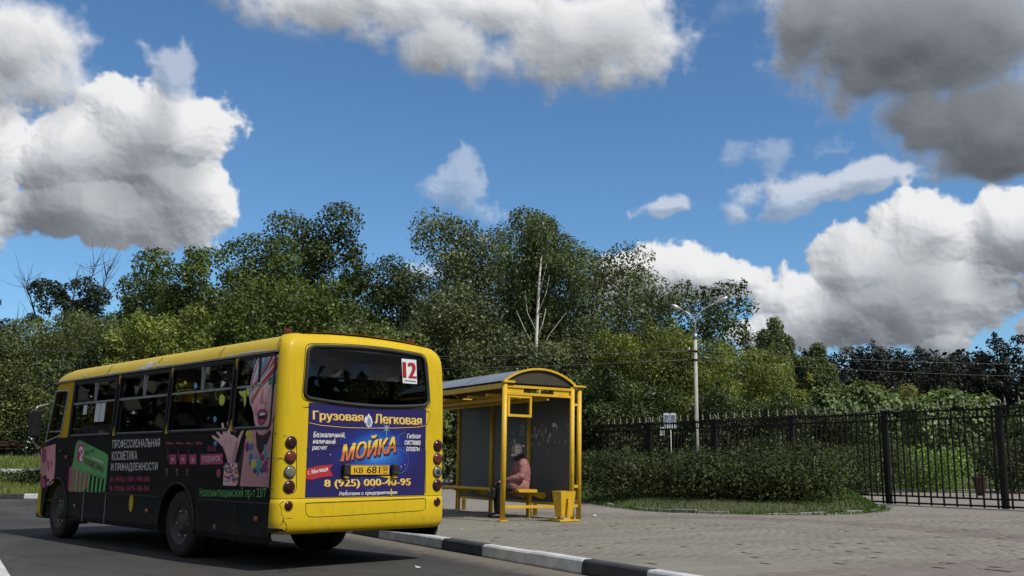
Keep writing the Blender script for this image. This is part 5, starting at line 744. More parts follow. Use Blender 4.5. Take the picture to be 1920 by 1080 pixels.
SIDE_TEXT=[('ПРОФЕССИОНАЛЬНАЯ', 'print_white', 3, 0.012, [(4.379, 1.32),(2.89, 1.332),(2.908, 1.448),(4.403, 1.445)]),('КОСМЕТИКА', 'print_white', 3, 0.012, [(4.37, 1.161),(3.546, 1.174),(3.566, 1.291),(4.393, 1.283)]),('И ПРИНАДЛЕЖНОСТИ', 'print_white', 3, 0.012, [(4.367, 0.998),(2.908, 1.024),(2.926, 1.141),(4.391, 1.122)]),('8 (495) 581-98-00', 'comb_pink', 3, 0.012, [(4.359, 0.846),(3.115, 0.875),(3.13, 0.961),(4.377, 0.941)]),('8 (926) 079-48-04', 'comb_pink', 3, 0.012, [(4.349, 0.723),(3.108, 0.752),(3.123, 0.843),(4.367, 0.818)]),('ПОДАРОК', 'print_white', 3, 0.012, [(1.708, 1.14),(1.259, 1.147),(1.268, 1.22),(1.718, 1.216)]),('ВАШ', 'comb_pink', 3, 0.01, [(1.59, 1.274),(1.391, 1.278),(1.397, 1.333),(1.597, 1.33)]),('+', 'print_white', 3, 0.0, [(2.532, 1.155),(2.463, 1.155),(2.469, 1.201),(2.539, 1.201)]),('+', 'print_white', 3, 0.0, [(2.253, 1.156),(2.186, 1.156),(2.192, 1.201),(2.259, 1.201)]),('=', 'print_white', 3, 0.0, [(1.988, 1.157),(1.923, 1.157),(1.928, 1.194),(1.993, 1.194)]),('Новомытищинский пр-т 23/7', 'addr_green', 3, 0.01, [(1.716, 0.72),(0.202, 0.753),(0.214, 0.883),(1.733, 0.85)]),('PROFF', 'print_black', 3, 0.0, [(5.336, 1.23),(5.006, 1.271),(5.047, 1.324),(5.363, 1.284)]),('КОСМЕТИКА', 'comb_red', 3, 0.02, [(5.374, 1.117),(4.651, 0.983),(4.64, 1.075),(5.361, 1.201)])]
REAR_TEXT=[('Грузовая', 'print_rust', 2, 0.03, 0.0, [(-0.756, 1.586),(-0.088, 1.592),(-0.093, 1.71),(-0.762, 1.71)]),('Легковая', 'print_rust', 2, 0.03, 0.0, [(0.079, 1.597),(0.769, 1.602),(0.766, 1.708),(0.074, 1.706)]),('8 (925) 000-40-95', 'print_rust', 2, 0.03, 0.0, [(-0.575, 0.859),(0.622, 0.865),(0.619, 0.968),(-0.58, 0.958)]),('Грузовая', 'print_gold', 3, 0.028, 0.0, [(-0.761, 1.593),(-0.094, 1.598),(-0.099, 1.717),(-0.767, 1.716)]),('Легковая', 'print_gold', 3, 0.028, 0.0, [(0.073, 1.604),(0.763, 1.608),(0.76, 1.715),(0.069, 1.713)]),('8 (925) 000-40-95', 'print_gold', 3, 0.028, 0.0, [(-0.58, 0.865),(0.616, 0.872),(0.613, 0.975),(-0.585, 0.965)]),('Безналичный,', 'print_white', 3, 0.012, 0.25, [(-0.752, 1.415),(-0.335, 1.424),(-0.338, 1.49),(-0.756, 1.489)]),('наличный', 'print_white', 3, 0.012, 0.25, [(-0.755, 1.357),(-0.459, 1.356),(-0.462, 1.415),(-0.758, 1.411)]),('расчет', 'print_white', 3, 0.012, 0.25, [(-0.761, 1.276),(-0.565, 1.279),(-0.567, 1.331),(-0.763, 1.327)]),('Гибкая', 'print_white', 3, 0.012, 0.25, [(0.547, 1.441),(0.754, 1.445),(0.752, 1.505),(0.545, 1.496)]),('система', 'print_white', 3, 0.012, 0.25, [(0.514, 1.367),(0.754, 1.367),(0.753, 1.42),(0.512, 1.419)]),('оплаты', 'print_white', 3, 0.012, 0.25, [(0.541, 1.291),(0.745, 1.293),(0.743, 1.343),(0.539, 1.343)]),('Работаем с предприятиями', 'print_white', 3, 0.012, 0.25, [(-0.386, 0.779),(0.426, 0.785),(0.424, 0.836),(-0.388, 0.83)]),('МОЙКА', 'print_plum', 2, 0.05, 0.0, [(-0.35, 1.14),(0.395, 1.254),(0.43, 1.497),(-0.317, 1.391)]),('МОЙКА', 'moyka_gold', 3, 0.04, 0.0, [(-0.371, 1.163),(0.381, 1.275),(0.416, 1.521),(-0.334, 1.408)]),('г. Мытищи', 'print_white', 4, 0.012, 0.0, [(-0.8, 1.011),(-0.547, 1.052),(-0.553, 1.11),(-0.807, 1.065)])]
REAR_SHAPES=[('ribbon_red',3,[(-0.823,1.084),(-0.677,1.116),(-0.48,1.13),(-0.525,1.081),(-0.478,1.006),(-0.632,0.991),(-0.745,0.966),(-0.821,0.973)]),('drop_white',3,[(-0.02,1.716),(0.024,1.667),(0.043,1.613),(0.024,1.568),(-0.013,1.553),(-0.047,1.573),(-0.053,1.62),(-0.039,1.668)]),('drop_blue',4,[(-0.018,1.679),(0.013,1.643),(0.027,1.606),(0.011,1.574),(-0.014,1.567),(-0.035,1.58),(-0.037,1.624)]),('drop_white',3,[(-0.054,1.691),(-0.038,1.664),(-0.057,1.616),(-0.061,1.596),(-0.074,1.609),(-0.075,1.646)])]
REAR_LINES=[('crease',0.0045,[(-1.173,1.459),(-1.103,1.434),(-1.02,1.418),(-0.977,1.4),(-0.958,1.365),(-0.944,1.128),(-0.934,0.876),(-0.951,0.841),(-0.989,0.826)]),('crease',0.0045,[(1.126,1.479),(1.027,1.437),(1.005,1.415)]),('crease',0.0035,[(-0.892,1.74),(-0.875,1.75),(-0.822,1.753)]),('crease',0.0035,[(0.836,1.775),(0.883,1.77),(0.902,1.749),(0.894,1.688),(0.859,1.624),(0.832,1.6)]),('crease_light',0.004,[(-0.817,1.581),(-0.66,1.557),(-0.344,1.543),(-0.017,1.545),(0.367,1.558),(0.7,1.578),(0.832,1.6)]),('crease',0.0045,[(-0.827,1.291),(-0.808,1.314),(-0.754,1.328),(-0.335,1.345),(0.159,1.357),(0.729,1.36),(0.816,1.344),(0.84,1.312),(0.85,0.803)]),('crease',0.0035,[(-0.815,0.714),(-0.812,0.654),(-0.798,0.599),(-0.767,0.574),(-0.716,0.566),(-0.301,0.57),(0.188,0.582),(0.752,0.593),(0.82,0.602),(0.851,0.629),(0.852,0.733),(0.827,0.737),(-0.026,0.726),(-0.752,0.719),(-0.815,0.714)]),('crack',0.004,[(-1.084,0.746),(-1.122,0.711),(-1.101,0.661),(-1.105,0.607),(-1.078,0.576),(-1.09,0.522)]),('crack',0.003,[(-1.092,0.553),(-1.038,0.561),(-0.975,0.562)]),('crack',0.003,[(-1.25,0.981),(-1.169,0.984),(-1.088,0.99)]),('crack',0.003,[(-1.249,0.885),(-1.199,0.879),(-1.166,0.869)]),('crack',0.0035,[(-1.073,0.537),(-1.044,0.498),(-1.029,0.451),(-1.049,0.429)]),('crease',0.003,[(-1.266,1.191),(-1.108,1.196),(-1.103,1.171)])]
BUMPER_HOLES=[[(-1.131,0.547),(-1.092,0.569),(-1.07,0.552),(-1.079,0.522),(-1.103,0.498),(-1.138,0.484),(-1.163,0.491)],[(-1.218,0.466),(-1.159,0.476),(-1.095,0.454),(-1.04,0.425),(-1.066,0.411),(-1.19,0.41),(-1.215,0.417)]]

# ------------------------------------------------------------------ bus
pm('bus_yellow', (.63, .445, .014), (.58, .41, .014), 1.6, .46, spec=.22, coat=.03, rvar=.12, bump=.02, bscale=3)
mm = MATS['bus_yellow']; nt = mm.node_tree; e = X(nt); b_ = nt.nodes['Principled BSDF']; src = b_.inputs['Base Color'].links[0].from_socket
oc = N(nt, 'ShaderNodeTexCoord').outputs['Object']; sz = N(nt, 'ShaderNodeSeparateXYZ'); e.put(sz.inputs[0], oc)
stk = e.step(e.noise(e.v('MULTIPLY', oc, (1, 1, .12)), 16, 6, .65), .48, .78); spl = e.step(e.noise(oc, 7, 9, .7), .5, .8); low = e.step(sz.outputs[2], 1.0, .40)
dm_ = e.m('MINIMUM', e.m('ADD', e.m('MULTIPLY', stk, .22), e.m('MULTIPLY', spl, e.m('MULTIPLY_ADD', low, .45, .10))), .6)
e.put(b_.inputs['Base Color'], e.mix(dm_, src, (.20, .145, .045, 1))); e.put(b_.inputs['Roughness'], e.m('MULTIPLY_ADD', dm_, .4, .42))
pm('wrap_black', (.010, .0105, .014), (.018, .0185, .022), 1.4, .42, spec=.4, rvar=.2, detail=9)
pm('rubber', (.012, .012, .013), (.02, .02, .02), 10, .6)
pm('tyre', (.016, .016, .017), (.028, .027, .025), 7, .9, bump=.3)
pm('rim_grey', (.035, .035, .036), (.06, .058, .055), 8, .6)
pm('aluminium', (.46, .47, .48), (.36, .37, .38), 8, .38, metal=.5)
pm('interior_grey', (.14, .14, .14), (.10, .10, .10), 4, .8)
pm('interior_yellow', (.55, .40, .03), (.48, .33, .02), 4, .6)
pm('seat_cloth', (.06, .06, .075), (.045, .045, .06), 20, .9)
pm('underbody', (.012, .012, .012), (.02, .019, .018), 6, .9)
pm('lens_red', (.040, .006, .007), (.028, .004, .005), 10, .25, coat=.15)
pm('lens_amber', (.14, .026, .010), (.10, .018, .008), 10, .25, coat=.15)
pm('lens_clear', (.20, .195, .16), (.12, .12, .10), 10, .2, coat=.2)
pm('marker_orange', (.36, .10, .03), (.28, .07, .02), 10, .25, coat=.3)
pm('marker_red', (.16, .012, .012), None, 10, .25, coat=.3)
pm('mirror_dark', (.02, .022, .024), None, 5, .08, spec=.6)
pm('paper_white', (.70, .72, .74), (.62, .64, .66), 10, .8)
pm('paint_worn', (.60, .58, .52), (.50, .46, .36), 14, .7)
pm('dust_glass', (.34, .32, .29), (.25, .235, .21), 6, .9)
glass_mat('bus_glass', (.50, .51, .52), .7, .02); glass_mat('rear_glass', (.42, .43, .44), .75, .02)
C_ = dict(skin_light=(.36, .215, .185), skin_mid=(.245, .125, .110), skin_dark=(.045, .022, .024), skin_pink=(.33, .125, .14), lip_purple=(.20, .030, .085), print_black=(.010, .010, .013), print_white=(.82, .82, .82), tongue_pink=(.33, .045, .09),
          eye_green=(.055, .16, .085), eye_iris=(.06, .16, .17), hair_silver=(.33, .35, .38), hair_red=(.32, .025, .04), hair_pink=(.33, .12, .15), hair_blue=(.12, .21, .30), hair_white=(.58, .58, .58), hair_orange=(.42, .16, .05),
          bead_red=(.22, .02, .045), bead_blue=(.05, .13, .26), bead_purple=(.15, .03, .12), bead_yellow=(.40, .38, .05), bead_teal=(.05, .21, .26), bead_dark=(.03, .05, .10), bead_lime=(.42, .44, .07), bead_pink=(.30, .035, .11), bead_azure=(.08, .24, .42),
          comb_green=(.085, .28, .085), comb_pink=(.34, .035, .115), comb_slit=(.03, .08, .03), comb_red=(.16, .02, .04), bottle_dark=(.045, .03, .045), bottle_pink=(.24, .03, .08), addr_green=(.10, .31, .10), crease=(.03, .022, .01), crease_light=(.70, .50, .10), crack=(.012, .010, .006),
          print_gold=(.80, .60, .16), print_rust=(.42, .12, .05), print_plum=(.05, .015, .07), ribbon_red=(.45, .03, .04), drop_white=(.72, .74, .78), drop_blue=(.22, .28, .42), plate_yellow=(.74, .44, .03), plate_ink=(.012, .012, .012), number_red=(.36, .015, .025))
GAIN = dict(skin_light=2.1, skin_mid=2.1, skin_pink=1.9, lip_purple=1.7, hair_silver=1.7, hair_red=1.7, hair_pink=1.8, hair_blue=1.8, hair_white=1.45, hair_orange=1.6, tongue_pink=1.7, eye_green=1.8, comb_green=1.6, comb_pink=1.5, addr_green=1.6, bottle_pink=1.5)
for k, v in list(C_.items()):
    gk_ = GAIN.get(k, 1.8 if k.startswith('bead') else 1.0); C_[k] = tuple(min(.82, x * gk_) for x in v)
C_.update(skin_light=(.80, .50, .50), skin_mid=(.56, .29, .30), skin_pink=(.78, .36, .40))
for k, v in C_.items(): pm('p_' + k, v, tuple(x * .88 for x in v), 9, .42, detail=3)
# advert ground: printed blue glow over violet
m, nt, bs, e = new_mat('p_ad_ground')
oc = N(nt, 'ShaderNodeTexCoord').outputs['Object']
q = e.v('MULTIPLY', e.v('SUBTRACT', oc, (.12, 0, 1.27)), (1 / .62, 0, 1 / .36)); dl = e.v('LENGTH', q)
rp = N(nt, 'ShaderNodeValToRGB'); e.put(rp.inputs[0], e.m('ADD', dl, e.m('MULTIPLY_ADD', e.noise(oc, 5, 3, .5), .3, -.15))); cr = rp.color_ramp
cr.elements[0].position = 0; cr.elements[0].color = (.09, .36, .74, 1); cr.elements[1].position = 1.0; cr.elements[1].color = (.018, .014, .105, 1)
k_ = cr.elements.new(.35); k_.color = (.018, .13, .50, 1); k_ = cr.elements.new(.7); k_.color = (.012, .026, .21, 1)
e.put(bs.inputs['Base Color'], rp.outputs[0]); bs.inputs['Roughness'].default_value = .4
# two-tone lettering: gold above, copper below
m, nt, bs, e = new_mat('p_moyka_gold')
oc = N(nt, 'ShaderNodeTexCoord').outputs['Object']; sx_ = N(nt, 'ShaderNodeSeparateXYZ'); e.put(sx_.inputs[0], oc)
hh = e.m('SUBTRACT', sx_.outputs[2], e.m('MULTIPLY_ADD', sx_.outputs[0], .13, 1.325))
e.put(bs.inputs['Base Color'], e.mix(e.step(hh, -.02, .02), (.52, .17, .06, 1), (.82, .56, .07, 1))); bs.inputs['Roughness'].default_value = .4
# side wall paint: black film below and between the windows, yellow round the cab door
m, nt, bs, e = new_mat('side_wrap')
oc = N(nt, 'ShaderNodeTexCoord').outputs['Object']; sx_ = N(nt, 'ShaderNodeSeparateXYZ'); e.put(sx_.inputs[0], oc); oy, oz = sx_.outputs[1], sx_.outputs[2]
cab = e.m('MULTIPLY', e.m('GREATER_THAN', oy, 6.13), e.m('GREATER_THAN', oz, 1.50)); nose = e.m('GREATER_THAN', e.m('ADD', oy, e.m('MULTIPLY', oz, -.074)), 6.985)
yel = e.m('MAXIMUM', cab, nose); nz = e.noise(oc, 2.0, 8, .6); nd = e.noise(oc, 9.0, 8, .7)
blk = e.mix(e.step(nz, .35, .7), (.006, .0065, .0085, 1), (.011, .0115, .014, 1))
dirt = e.m('MULTIPLY', e.m('MULTIPLY', e.step(oz, .75, .28), e.step(nd, .35, .75)), .55)
blk = e.mix(dirt, blk, (.060, .055, .048, 1))
e.put(bs.inputs['Base Color'], e.mix(yel, blk, (.56, .37, .012, 1))); e.put(bs.inputs['Roughness'], e.m('MULTIPLY_ADD', nz, .25, .38)); bs.inputs['Specular IOR Level'].default_value = .14

bus = thing('city_bus', 'yellow and black city bus with advert wrap, seen from its left rear corner', 'bus', (-1.64, 11.52, 0.0), R(43.8))
def xs(z): return 1.17 if z < 1.45 else 1.17 - (z - 1.45) / .91 * .04
def yf(z): return float(np.interp(z, [.25, .5, 1.43, 2.2, 2.36, 2.65], [7.33, 7.38, 7.26, 7.03, 6.95, 6.70]))
def on_side(off): return lambda p: (-(xs(p[1]) + off), p[0], p[1])
def round_poly(corners, r, n=5):
    out = []; k = len(corners)
    for i in range(k):
        c = Vector(corners[i]); a = Vector(corners[i - 1]); b = Vector(corners[(i + 1) % k])
        p = c + (a - c).normalized() * r; q = c + (b - c).normalized() * r
        for t_ in range(n + 1):
            t = t_ / n; out.append(tuple(p * (1 - t) ** 2 + c * 2 * t * (1 - t) + q * t * t))
    return out
WINS = [(4.47, 6.04, 1.515, 2.315), (2.80, 4.36, 1.515, 2.32), (1.125, 2.715, 1.515, 2.325), (.20, 1.035, 1.52, 2.335)]
wpoly = [round_poly([(a, c), (b, c), (b, d), (a, d)], .07) for a, b, c, d in WINS]
DOORW = round_poly([(7.02, 1.44), (6.40, 1.545), (6.30, 2.22), (6.84, 2.235)], .06)
def cutter(mbs):
    o = mbs.build('cut', 'rubber'); return o
def carve(o, cutters):
    for c in cutters:
        b = o.modifiers.new('cut', 'BOOLEAN'); b.object = c; b.operation = 'DIFFERENCE'; b.solver = 'EXACT'
    apply_mods(o)
cuts = []
for pl in wpoly + [DOORW]:
    c = MB(); c.prism(pl, lambda p, d: (d, p[0], p[1]), -1.5, 1.5); cuts.append(cutter(c))
WHEELS = (2.33, 6.39)
for y in WHEELS:
    c = MB(); c.lathe([(.0001, -1.5), (.485, -1.5), (.485, 1.5), (.0001, 1.5)], (0, y, .40), 'X', 36, smooth=False); cuts.append(cutter(c))
zs = [.29, .36, .60, .95, 1.45, 1.75, 2.05, 2.25, 2.362]
for s, nm in ((-1, 'left_side'), (1, 'right_side')):
    mb = MB(); rows_o = []
    for z in zs:
        x = xs(z) - (.03 if z < .3 else 0); f = yf(z)
        rows_o.append([(s * x, .134, z), (s * x, 2.0, z), (s * x, 4.0, z), (s * x, 6.0, z), (s * x, f - .30, z), (s * (x - .012), f - .16, z), (s * (x - .05), f - .06, z), (s * (x - .13), f, z)])
    n = 8
    inner = [[(p[0] - s * .035, min(p[1], yf(zs[i]) - .05), p[2]) for p in r] for i, r in enumerate(rows_o)]
    mb.grid(rows_o, smooth=False); mb.grid(inner, smooth=False); N0 = len(zs) * n
    for i in range(len(zs) - 1):
        for k in (0, n - 1): mb.f.append((i * n + k, (i + 1) * n + k, N0 + (i + 1) * n + k, N0 + i * n + k)); mb.sm.append(False)
    for k in range(n - 1):
        for i in (0, len(zs) - 1): mb.f.append((i * n + k, i * n + k + 1, N0 + i * n + k + 1, N0 + i * n + k)); mb.sm.append(False)
    o = mb.build(nm, 'side_wrap', None); bpy.context.view_layer.update(); carve(o, cuts); o.parent = bus
for c in cuts: bpy.data.objects.remove(c)
# roof shell
sec = [(-1.13, 2.372), (-1.118, 2.41), (-1.095, 2.46), (-1.05, 2.515), (-.97, 2.56), (-.8, 2.595), (-.5, 2.625), (0, 2.64)]; sec += [(-x, z) for x, z in sec[-2::-1]]
mb = MB(); mb.grid([[(x, y if y < 6.5 else yf(z) + dy, z - dz) for x, z in sec] for y, dy, dz in ((.50, 0, 0), (3, 0, 0), (6.3, 0, 0), (7, -.22, .004), (7, -.05, .02), (7, 0, .05))]); mb.build('roof', 'bus_yellow', bus)
mb = MB(); mb.grid([[(x, y, z) for x, z in sec] for y in (.134, .50)]); mb.build('roof_end', 'bus_yellow', bus)
mb = MB(); mb.grid([[(x * .97, y, z - .05) for x, z in sec] for y in (.14, 6.6)]); mb.build('headlining', 'interior_grey', bus)
for s in (-1, 1):
    mb = MB(); mb.box((s * 1.142, 3.52, 2.366), (.03, 6.72, .022)); mb.build('gutter', 'aluminium', bus)
for y in (1.55, 3.25, 4.9): mb = MB(); mb.tube([(-1.121, y, 2.40), (-1.10, y, 2.46), (-1.055, y, 2.517)], .004, 5); mb.build('roof_seam', 'p_crease', bus)
# front face and windscreen
mb = MB(); mb.grid([[(x, yf(z) + .06 * (1 - (x / 1.05) ** 2), z) for x in np.linspace(-1.02, 1.02, 9)] for z in (.27, .5, .9, 1.38)]); mb.build('front_panel', 'bus_yellow', bus)
mb = MB(); mb.grid([[(x, yf(z) + .06 * (1 - (x / 1.05) ** 2) + .004, z) for x in np.linspace(-.98, .98, 9)] for z in (1.39, 1.8, 2.2, 2.40)]); mb.build('windscreen', 'bus_glass', bus)
mb = MB(); mb.box((0, 7.42, .42), (2.1, .14, .26), bevel=.04); mb.build('front_bumper', 'bus_yellow', bus)
for s in (-1, 1): mb = MB(); mb.lathe([(0, .03), (.06, .02), (.09, 0), (.10, -.02)], (s * .78, 7.40, .82), 'Y', 16); mb.build('headlight', 'lens_clear', bus)
# rear shell: moulded panel above, bumper below
def plan(half=1.17, r=.12):
    pts = [(-half, .130), (-half, .121)]
    pts += [(-half + r - r * math.cos(a), r - r * math.sin(a)) for a in np.linspace(.12, 1.57, 8)]
    pts += [(x, 0.0) for x in np.linspace(-.95, .95, 13)]
    pts += [(half - r + r * math.sin(a), r - r * math.cos(a)) for a in np.linspace(0, 1.45, 8)]
    return pts + [(half, .121), (half, .130)]
PL = plan()
def rear_rows(prof):
    rows = []
    for z, ins in prof:
        rows.append([(x * (1 - ins / 1.17), (y + ins if y < .12 else max(y, y + (ins - .04) * .0)) if ins < .05 else y + ins, z + (.045 * (1 - (x / 1.17) ** 2) if z > 2.5 else .045 * (1 - (x / 1.17) ** 2) * max(0, (z - 2.38) / .12) if z > 2.38 else 0)) for x, y in PL])
    return rows
def yr(z): return float(np.interp(z, [.38, .42, .47, 1.5, 2.1, 2.3, 2.42, 2.50], [.05, .015, 0, 0, .008, .018, .03, .05]))
def rear_y(x, z):
    c = max(0, abs(x) - 1.05); c = min(c, .118); return .12 - math.sqrt(.12 ** 2 - c * c) + yr(z)
def on_rear(off): return lambda p: (p[0], rear_y(p[0], p[1]) - off, p[1])
top_prof = [(.768, 0), (1.1, 0), (1.5, 0), (1.8, .003), (2.1, .008), (2.3, .018), (2.40, .028), (2.46, .045), (2.51, .075), (2.55, .115), (2.575, .17), (2.59, .26), (2.595, .40)]
mb = MB(); mb.grid(rear_rows(top_prof)); rp_ = mb.build('rear_panel', 'bus_yellow', None)
sd_ = rp_.modifiers.new('thick', 'SOLIDIFY'); sd_.thickness = .022; sd_.offset = -1
me_ = rp_.data; bm = bmesh.new(); bm.from_mesh(me_); bm.normal_update()
fb_ = [f for f in bm.faces if abs(f.calc_center_median().z - 1.3) < .3 and abs(f.calc_center_median().x) < .5][0]
if fb_.normal.y > 0: bmesh.ops.reverse_faces(bm, faces=bm.faces)
bm.to_mesh(me_); bm.free()
def win_outline(g=0.0):
    c = [(-.872 - g, 1.868 - g), (.862 + g, 1.862 - g), (.80 + g, 2.425 + g), (-.832 - g, 2.41 + g)]
    pts = round_poly(c, .085, 6); out = []
    m_ = len(pts)
    for i in range(m_):
        a = Vector(pts[i]); b = Vector(pts[(i + 1) % m_]); out.append(a)
        if (b - a).length > .3:
            for k in range(1, 10): out.append(a.lerp(b, k / 10))
    return [(p[0], p[1] + (-.050 if p[1] < 2.1 else .045) * max(0, 1 - (p[0] / .87) ** 2)) for p in out]
c = MB(); c.prism(win_outline(), lambda p, d: (p[0], d, p[1]), -.2, .2); cut = cutter(c); bpy.context.view_layer.update(); carve(rp_, [cut]); bpy.data.objects.remove(cut); rp_.parent = bus
rp_.data.polygons.foreach_set('use_smooth', [True] * len(rp_.data.polygons))
try: rp_.data.set_sharp_from_angle(angle=R(35))
except Exception: pass
mb = MB(); mb.grid(rear_rows([(.755, .012), (.762, .004), (.75, -.004), (.70, -.008), (.55, -.010), (.47, -.006), (.42, .015), (.392, .05), (.385, .12)][1:])); bu = mb.build('rear_bumper', 'bus_yellow', bus)
wo_ = win_outline(.012); gk = MB(); gk.tube([(p[0], yr(p[1]) - .004, p[1]) for p in wo_] + [(wo_[0][0], yr(wo_[0][1]) - .004, wo_[0][1])], .022, 8, caps=False); rw = gk.build('rear_window', 'rubber', bus)
wo2 = win_outline(.045); gk = MB(); gk.tube([(p[0], yr(p[1]) - .001, p[1]) for p in wo2] + [(wo2[0][0], yr(wo2[0][1]) - .001, wo2[0][1])], .0045, 5, caps=False); gk.build('crease', 'p_crease', rw)
pn = MB(); pn.prism(win_outline(.005), lambda p, d: (p[0], yr(p[1]) + .006 + d, p[1]), 0, .006); pn.build('pane', 'rear_glass', rw)
# route number sheet in the rear window
mb = MB(); mb.prism([(.462, 2.392), (.688, 2.392), (.695, 2.098), (.478, 2.098)], lambda p, d: (p[0], yr(p[1]) + .001 + d, p[1]), 0, .003); rs = mb.build('route_sheet', 'paper_white', bus)
text_quad('12', [(.492, 2.165), (.672, 2.165), (.668, 2.355), (.488, 2.355)], lambda p: (p[0], yr(p[1]) - .0015, p[1]), 'p_number_red', rs, bold=.055)
for k in range(9): mb = MB(); x_ = .503 + k * .0195; h_ = (.014, .020, .012, .018)[k % 4]; mb.add([(x_, yr(2.12) - .0016, 2.120), (x_ + .014, yr(2.12) - .0016, 2.120), (x_ + .015, yr(2.12) - .0016, 2.120 + h_), (x_ + .002, yr(2.12) - .0016, 2.120 + h_)], [(0, 1, 2, 3)]); mb.build('print_stroke', 'rim_grey', rs)
# rear advert
mb = MB(); mb.grid([[(x, yr(z) - .003, z) for x in np.linspace(-.822, .838, 5)] for z in (.776, 1.2, 1.6, 1.803)], smooth=False); ad = mb.build('rear_advert', 'p_ad_ground', bus)
def flat_shape(pts, fn, mat, parent, name):
    tri = tessellate_polygon([[Vector((p[0], p[1], 0)) for p in pts]]); me = bpy.data.meshes.new(name); me.from_pydata([fn(p) for p in pts], [], [tuple(t) for t in tri]); me.update(); return link(name, me, mat, parent)
for col, lay, pts_ in REAR_SHAPES: flat_shape(pts_, on_rear(.004 + .0012 * lay), 'p_' + col, ad, 'printed_shape')
for s_, col, lay, bold, shear, quad in REAR_TEXT: text_quad(s_, quad, on_rear(.004 + .0012 * lay), 'p_' + col, ad, bold=bold, shear=shear)
rs_ = random.Random(3)
for k in range(26):
    x, z = rs_.uniform(-.75, .78), rs_.uniform(.82, 1.48); r_ = rs_.uniform(.003, .007); flat_shape([(x + r_ * math.cos(a), z + r_ * math.sin(a)) for a in np.linspace(0, 5.2, 6)], on_rear(.0046), 'p_drop_white', ad, 'printed_star')
for x, z, r_ in ((.50, 1.42, .085), (.44, 1.17, .14), (.02, .96, .11)):
    mb = MB(); mb.tube([(x + r_ * math.cos(a), -.0036, z + r_ * math.sin(a)) for a in np.linspace(0, 2 * math.pi, 25)], .0018, 4, caps=False); mb.build('printed_bubble', 'p_drop_blue', ad)
st_ = []
for i in range(16): r_ = (.13 if i % 4 == 0 else .075 if i % 2 == 0 else .018); a = i * math.pi / 8; st_.append((.245 + r_ * math.cos(a), 1.555 + r_ * .9 * math.sin(a)))
flat_shape(st_, on_rear(.0048), 'p_hair_blue', ad, 'printed_star')
for nm, r_, ln in REAR_LINES:
    mb = MB(); mb.tube([(x, rear_y(x, z) - (.006 if abs(x) < .84 and z > .77 else .010 if z < .76 else .001), z) for x, z in ln], r_, 5); mb.build(nm if nm != 'crease_light' else 'crease', 'p_' + nm, bus)
for h in BUMPER_HOLES: flat_shape(h, on_rear(.013), 'p_crack', bus, 'broken_hole')
# number plate with lamps
mb = MB(); mb.box((.015, -.018, 1.072), (.55, .008, .112), bevel=.004); pl = mb.build('number_plate', 'p_plate_yellow', bus)
fn_ = lambda p: (p[0], -.0236, p[1])
for tx_, q in (('КВ', (-.205, -.085, 1.038, 1.098)), ('681', (-.03, .155, 1.034, 1.112)), ('50', (.20, .262, 1.060, 1.112)), ('RUS', (.205, .258, 1.030, 1.046))): text_quad(tx_, [(q[0], q[2]), (q[1], q[2]), (q[1], q[3]), (q[0], q[3])], fn_, 'p_plate_ink', pl, bold=.008)
mb = MB(); mb.box((.182, -.0232, 1.072), (.004, .002, .098)); mb.build('divider', 'p_plate_ink', pl)
for z in (1.019, 1.125): mb = MB(); mb.box((.015, -.0232, z), (.535, .002, .003)); mb.build('plate_edge', 'p_plate_ink', pl)
for x in (-.318, .362):
    mb = MB(); mb.box((x, -.035, 1.075), (.09, .07, .13), bevel=.014); lp = mb.build('plate_lamp', 'rubber', bus)
    mb = MB(); mb.box((x, -.03, .998), (.05, .03, .03)); mb.build('bracket', 'p_plate_yellow', lp)
flat_shape([(.10, 1.01), (.36, 1.00), (.35, .90), (.335, .90), (.33, .965), (.25, .985)], on_rear(.010), 'bus_yellow', ad, 'peeled_patch')
flat_shape([(.325, .85), (.34, .86), (.35, .78), (.33, .775)], on_rear(.010), 'bus_yellow', ad, 'peeled_patch')
# tail lamps: four in a column each side and one low reflector
for s, x in ((-1, -1.025), (1, 1.03)):
    for z, mt, r_ in ((1.362, 'lens_red', .066), (1.205, 'lens_amber', .066), (1.048, 'lens_clear', .066), (.892, 'lens_red', .066), (.69, 'lens_red', .056)):
        y0 = rear_y(x, z)
        mb = MB(); mb.lathe([(r_ * .98, .015), (r_ * 1.08, -.006), (r_ * 1.02, -.014), (r_ * .93, -.010)], (x, y0, z), 'Y', 20); lp = mb.build('tail_lamp', 'rubber' if r_ > .06 else 'bus_yellow', bus)
        mb = MB(); mb.lathe([(r_ * .94, -.008), (r_ * .88, -.015), (r_ * .6, -.021), (r_ * .3, -.024), (.0005, -.025)], (x, y0, z), 'Y', 20); mb.build('lens', mt, lp)
        if mt == 'lens_clear' and s > 0: mb = MB(); mb.lathe([(.032, -.020), (.02, -.027), (.0005, -.029)], (x, y0 - .002, z), 'Y', 14); mb.build('bulb', 'rubber', lp)
for x, z in ((-1.0, 2.625), (.74, 2.652)): mb = MB(); mb.box((x, .22, z - .02), (.09, .06, .045), bevel=.015); mb.build('marker_lamp', 'marker_red', bus)
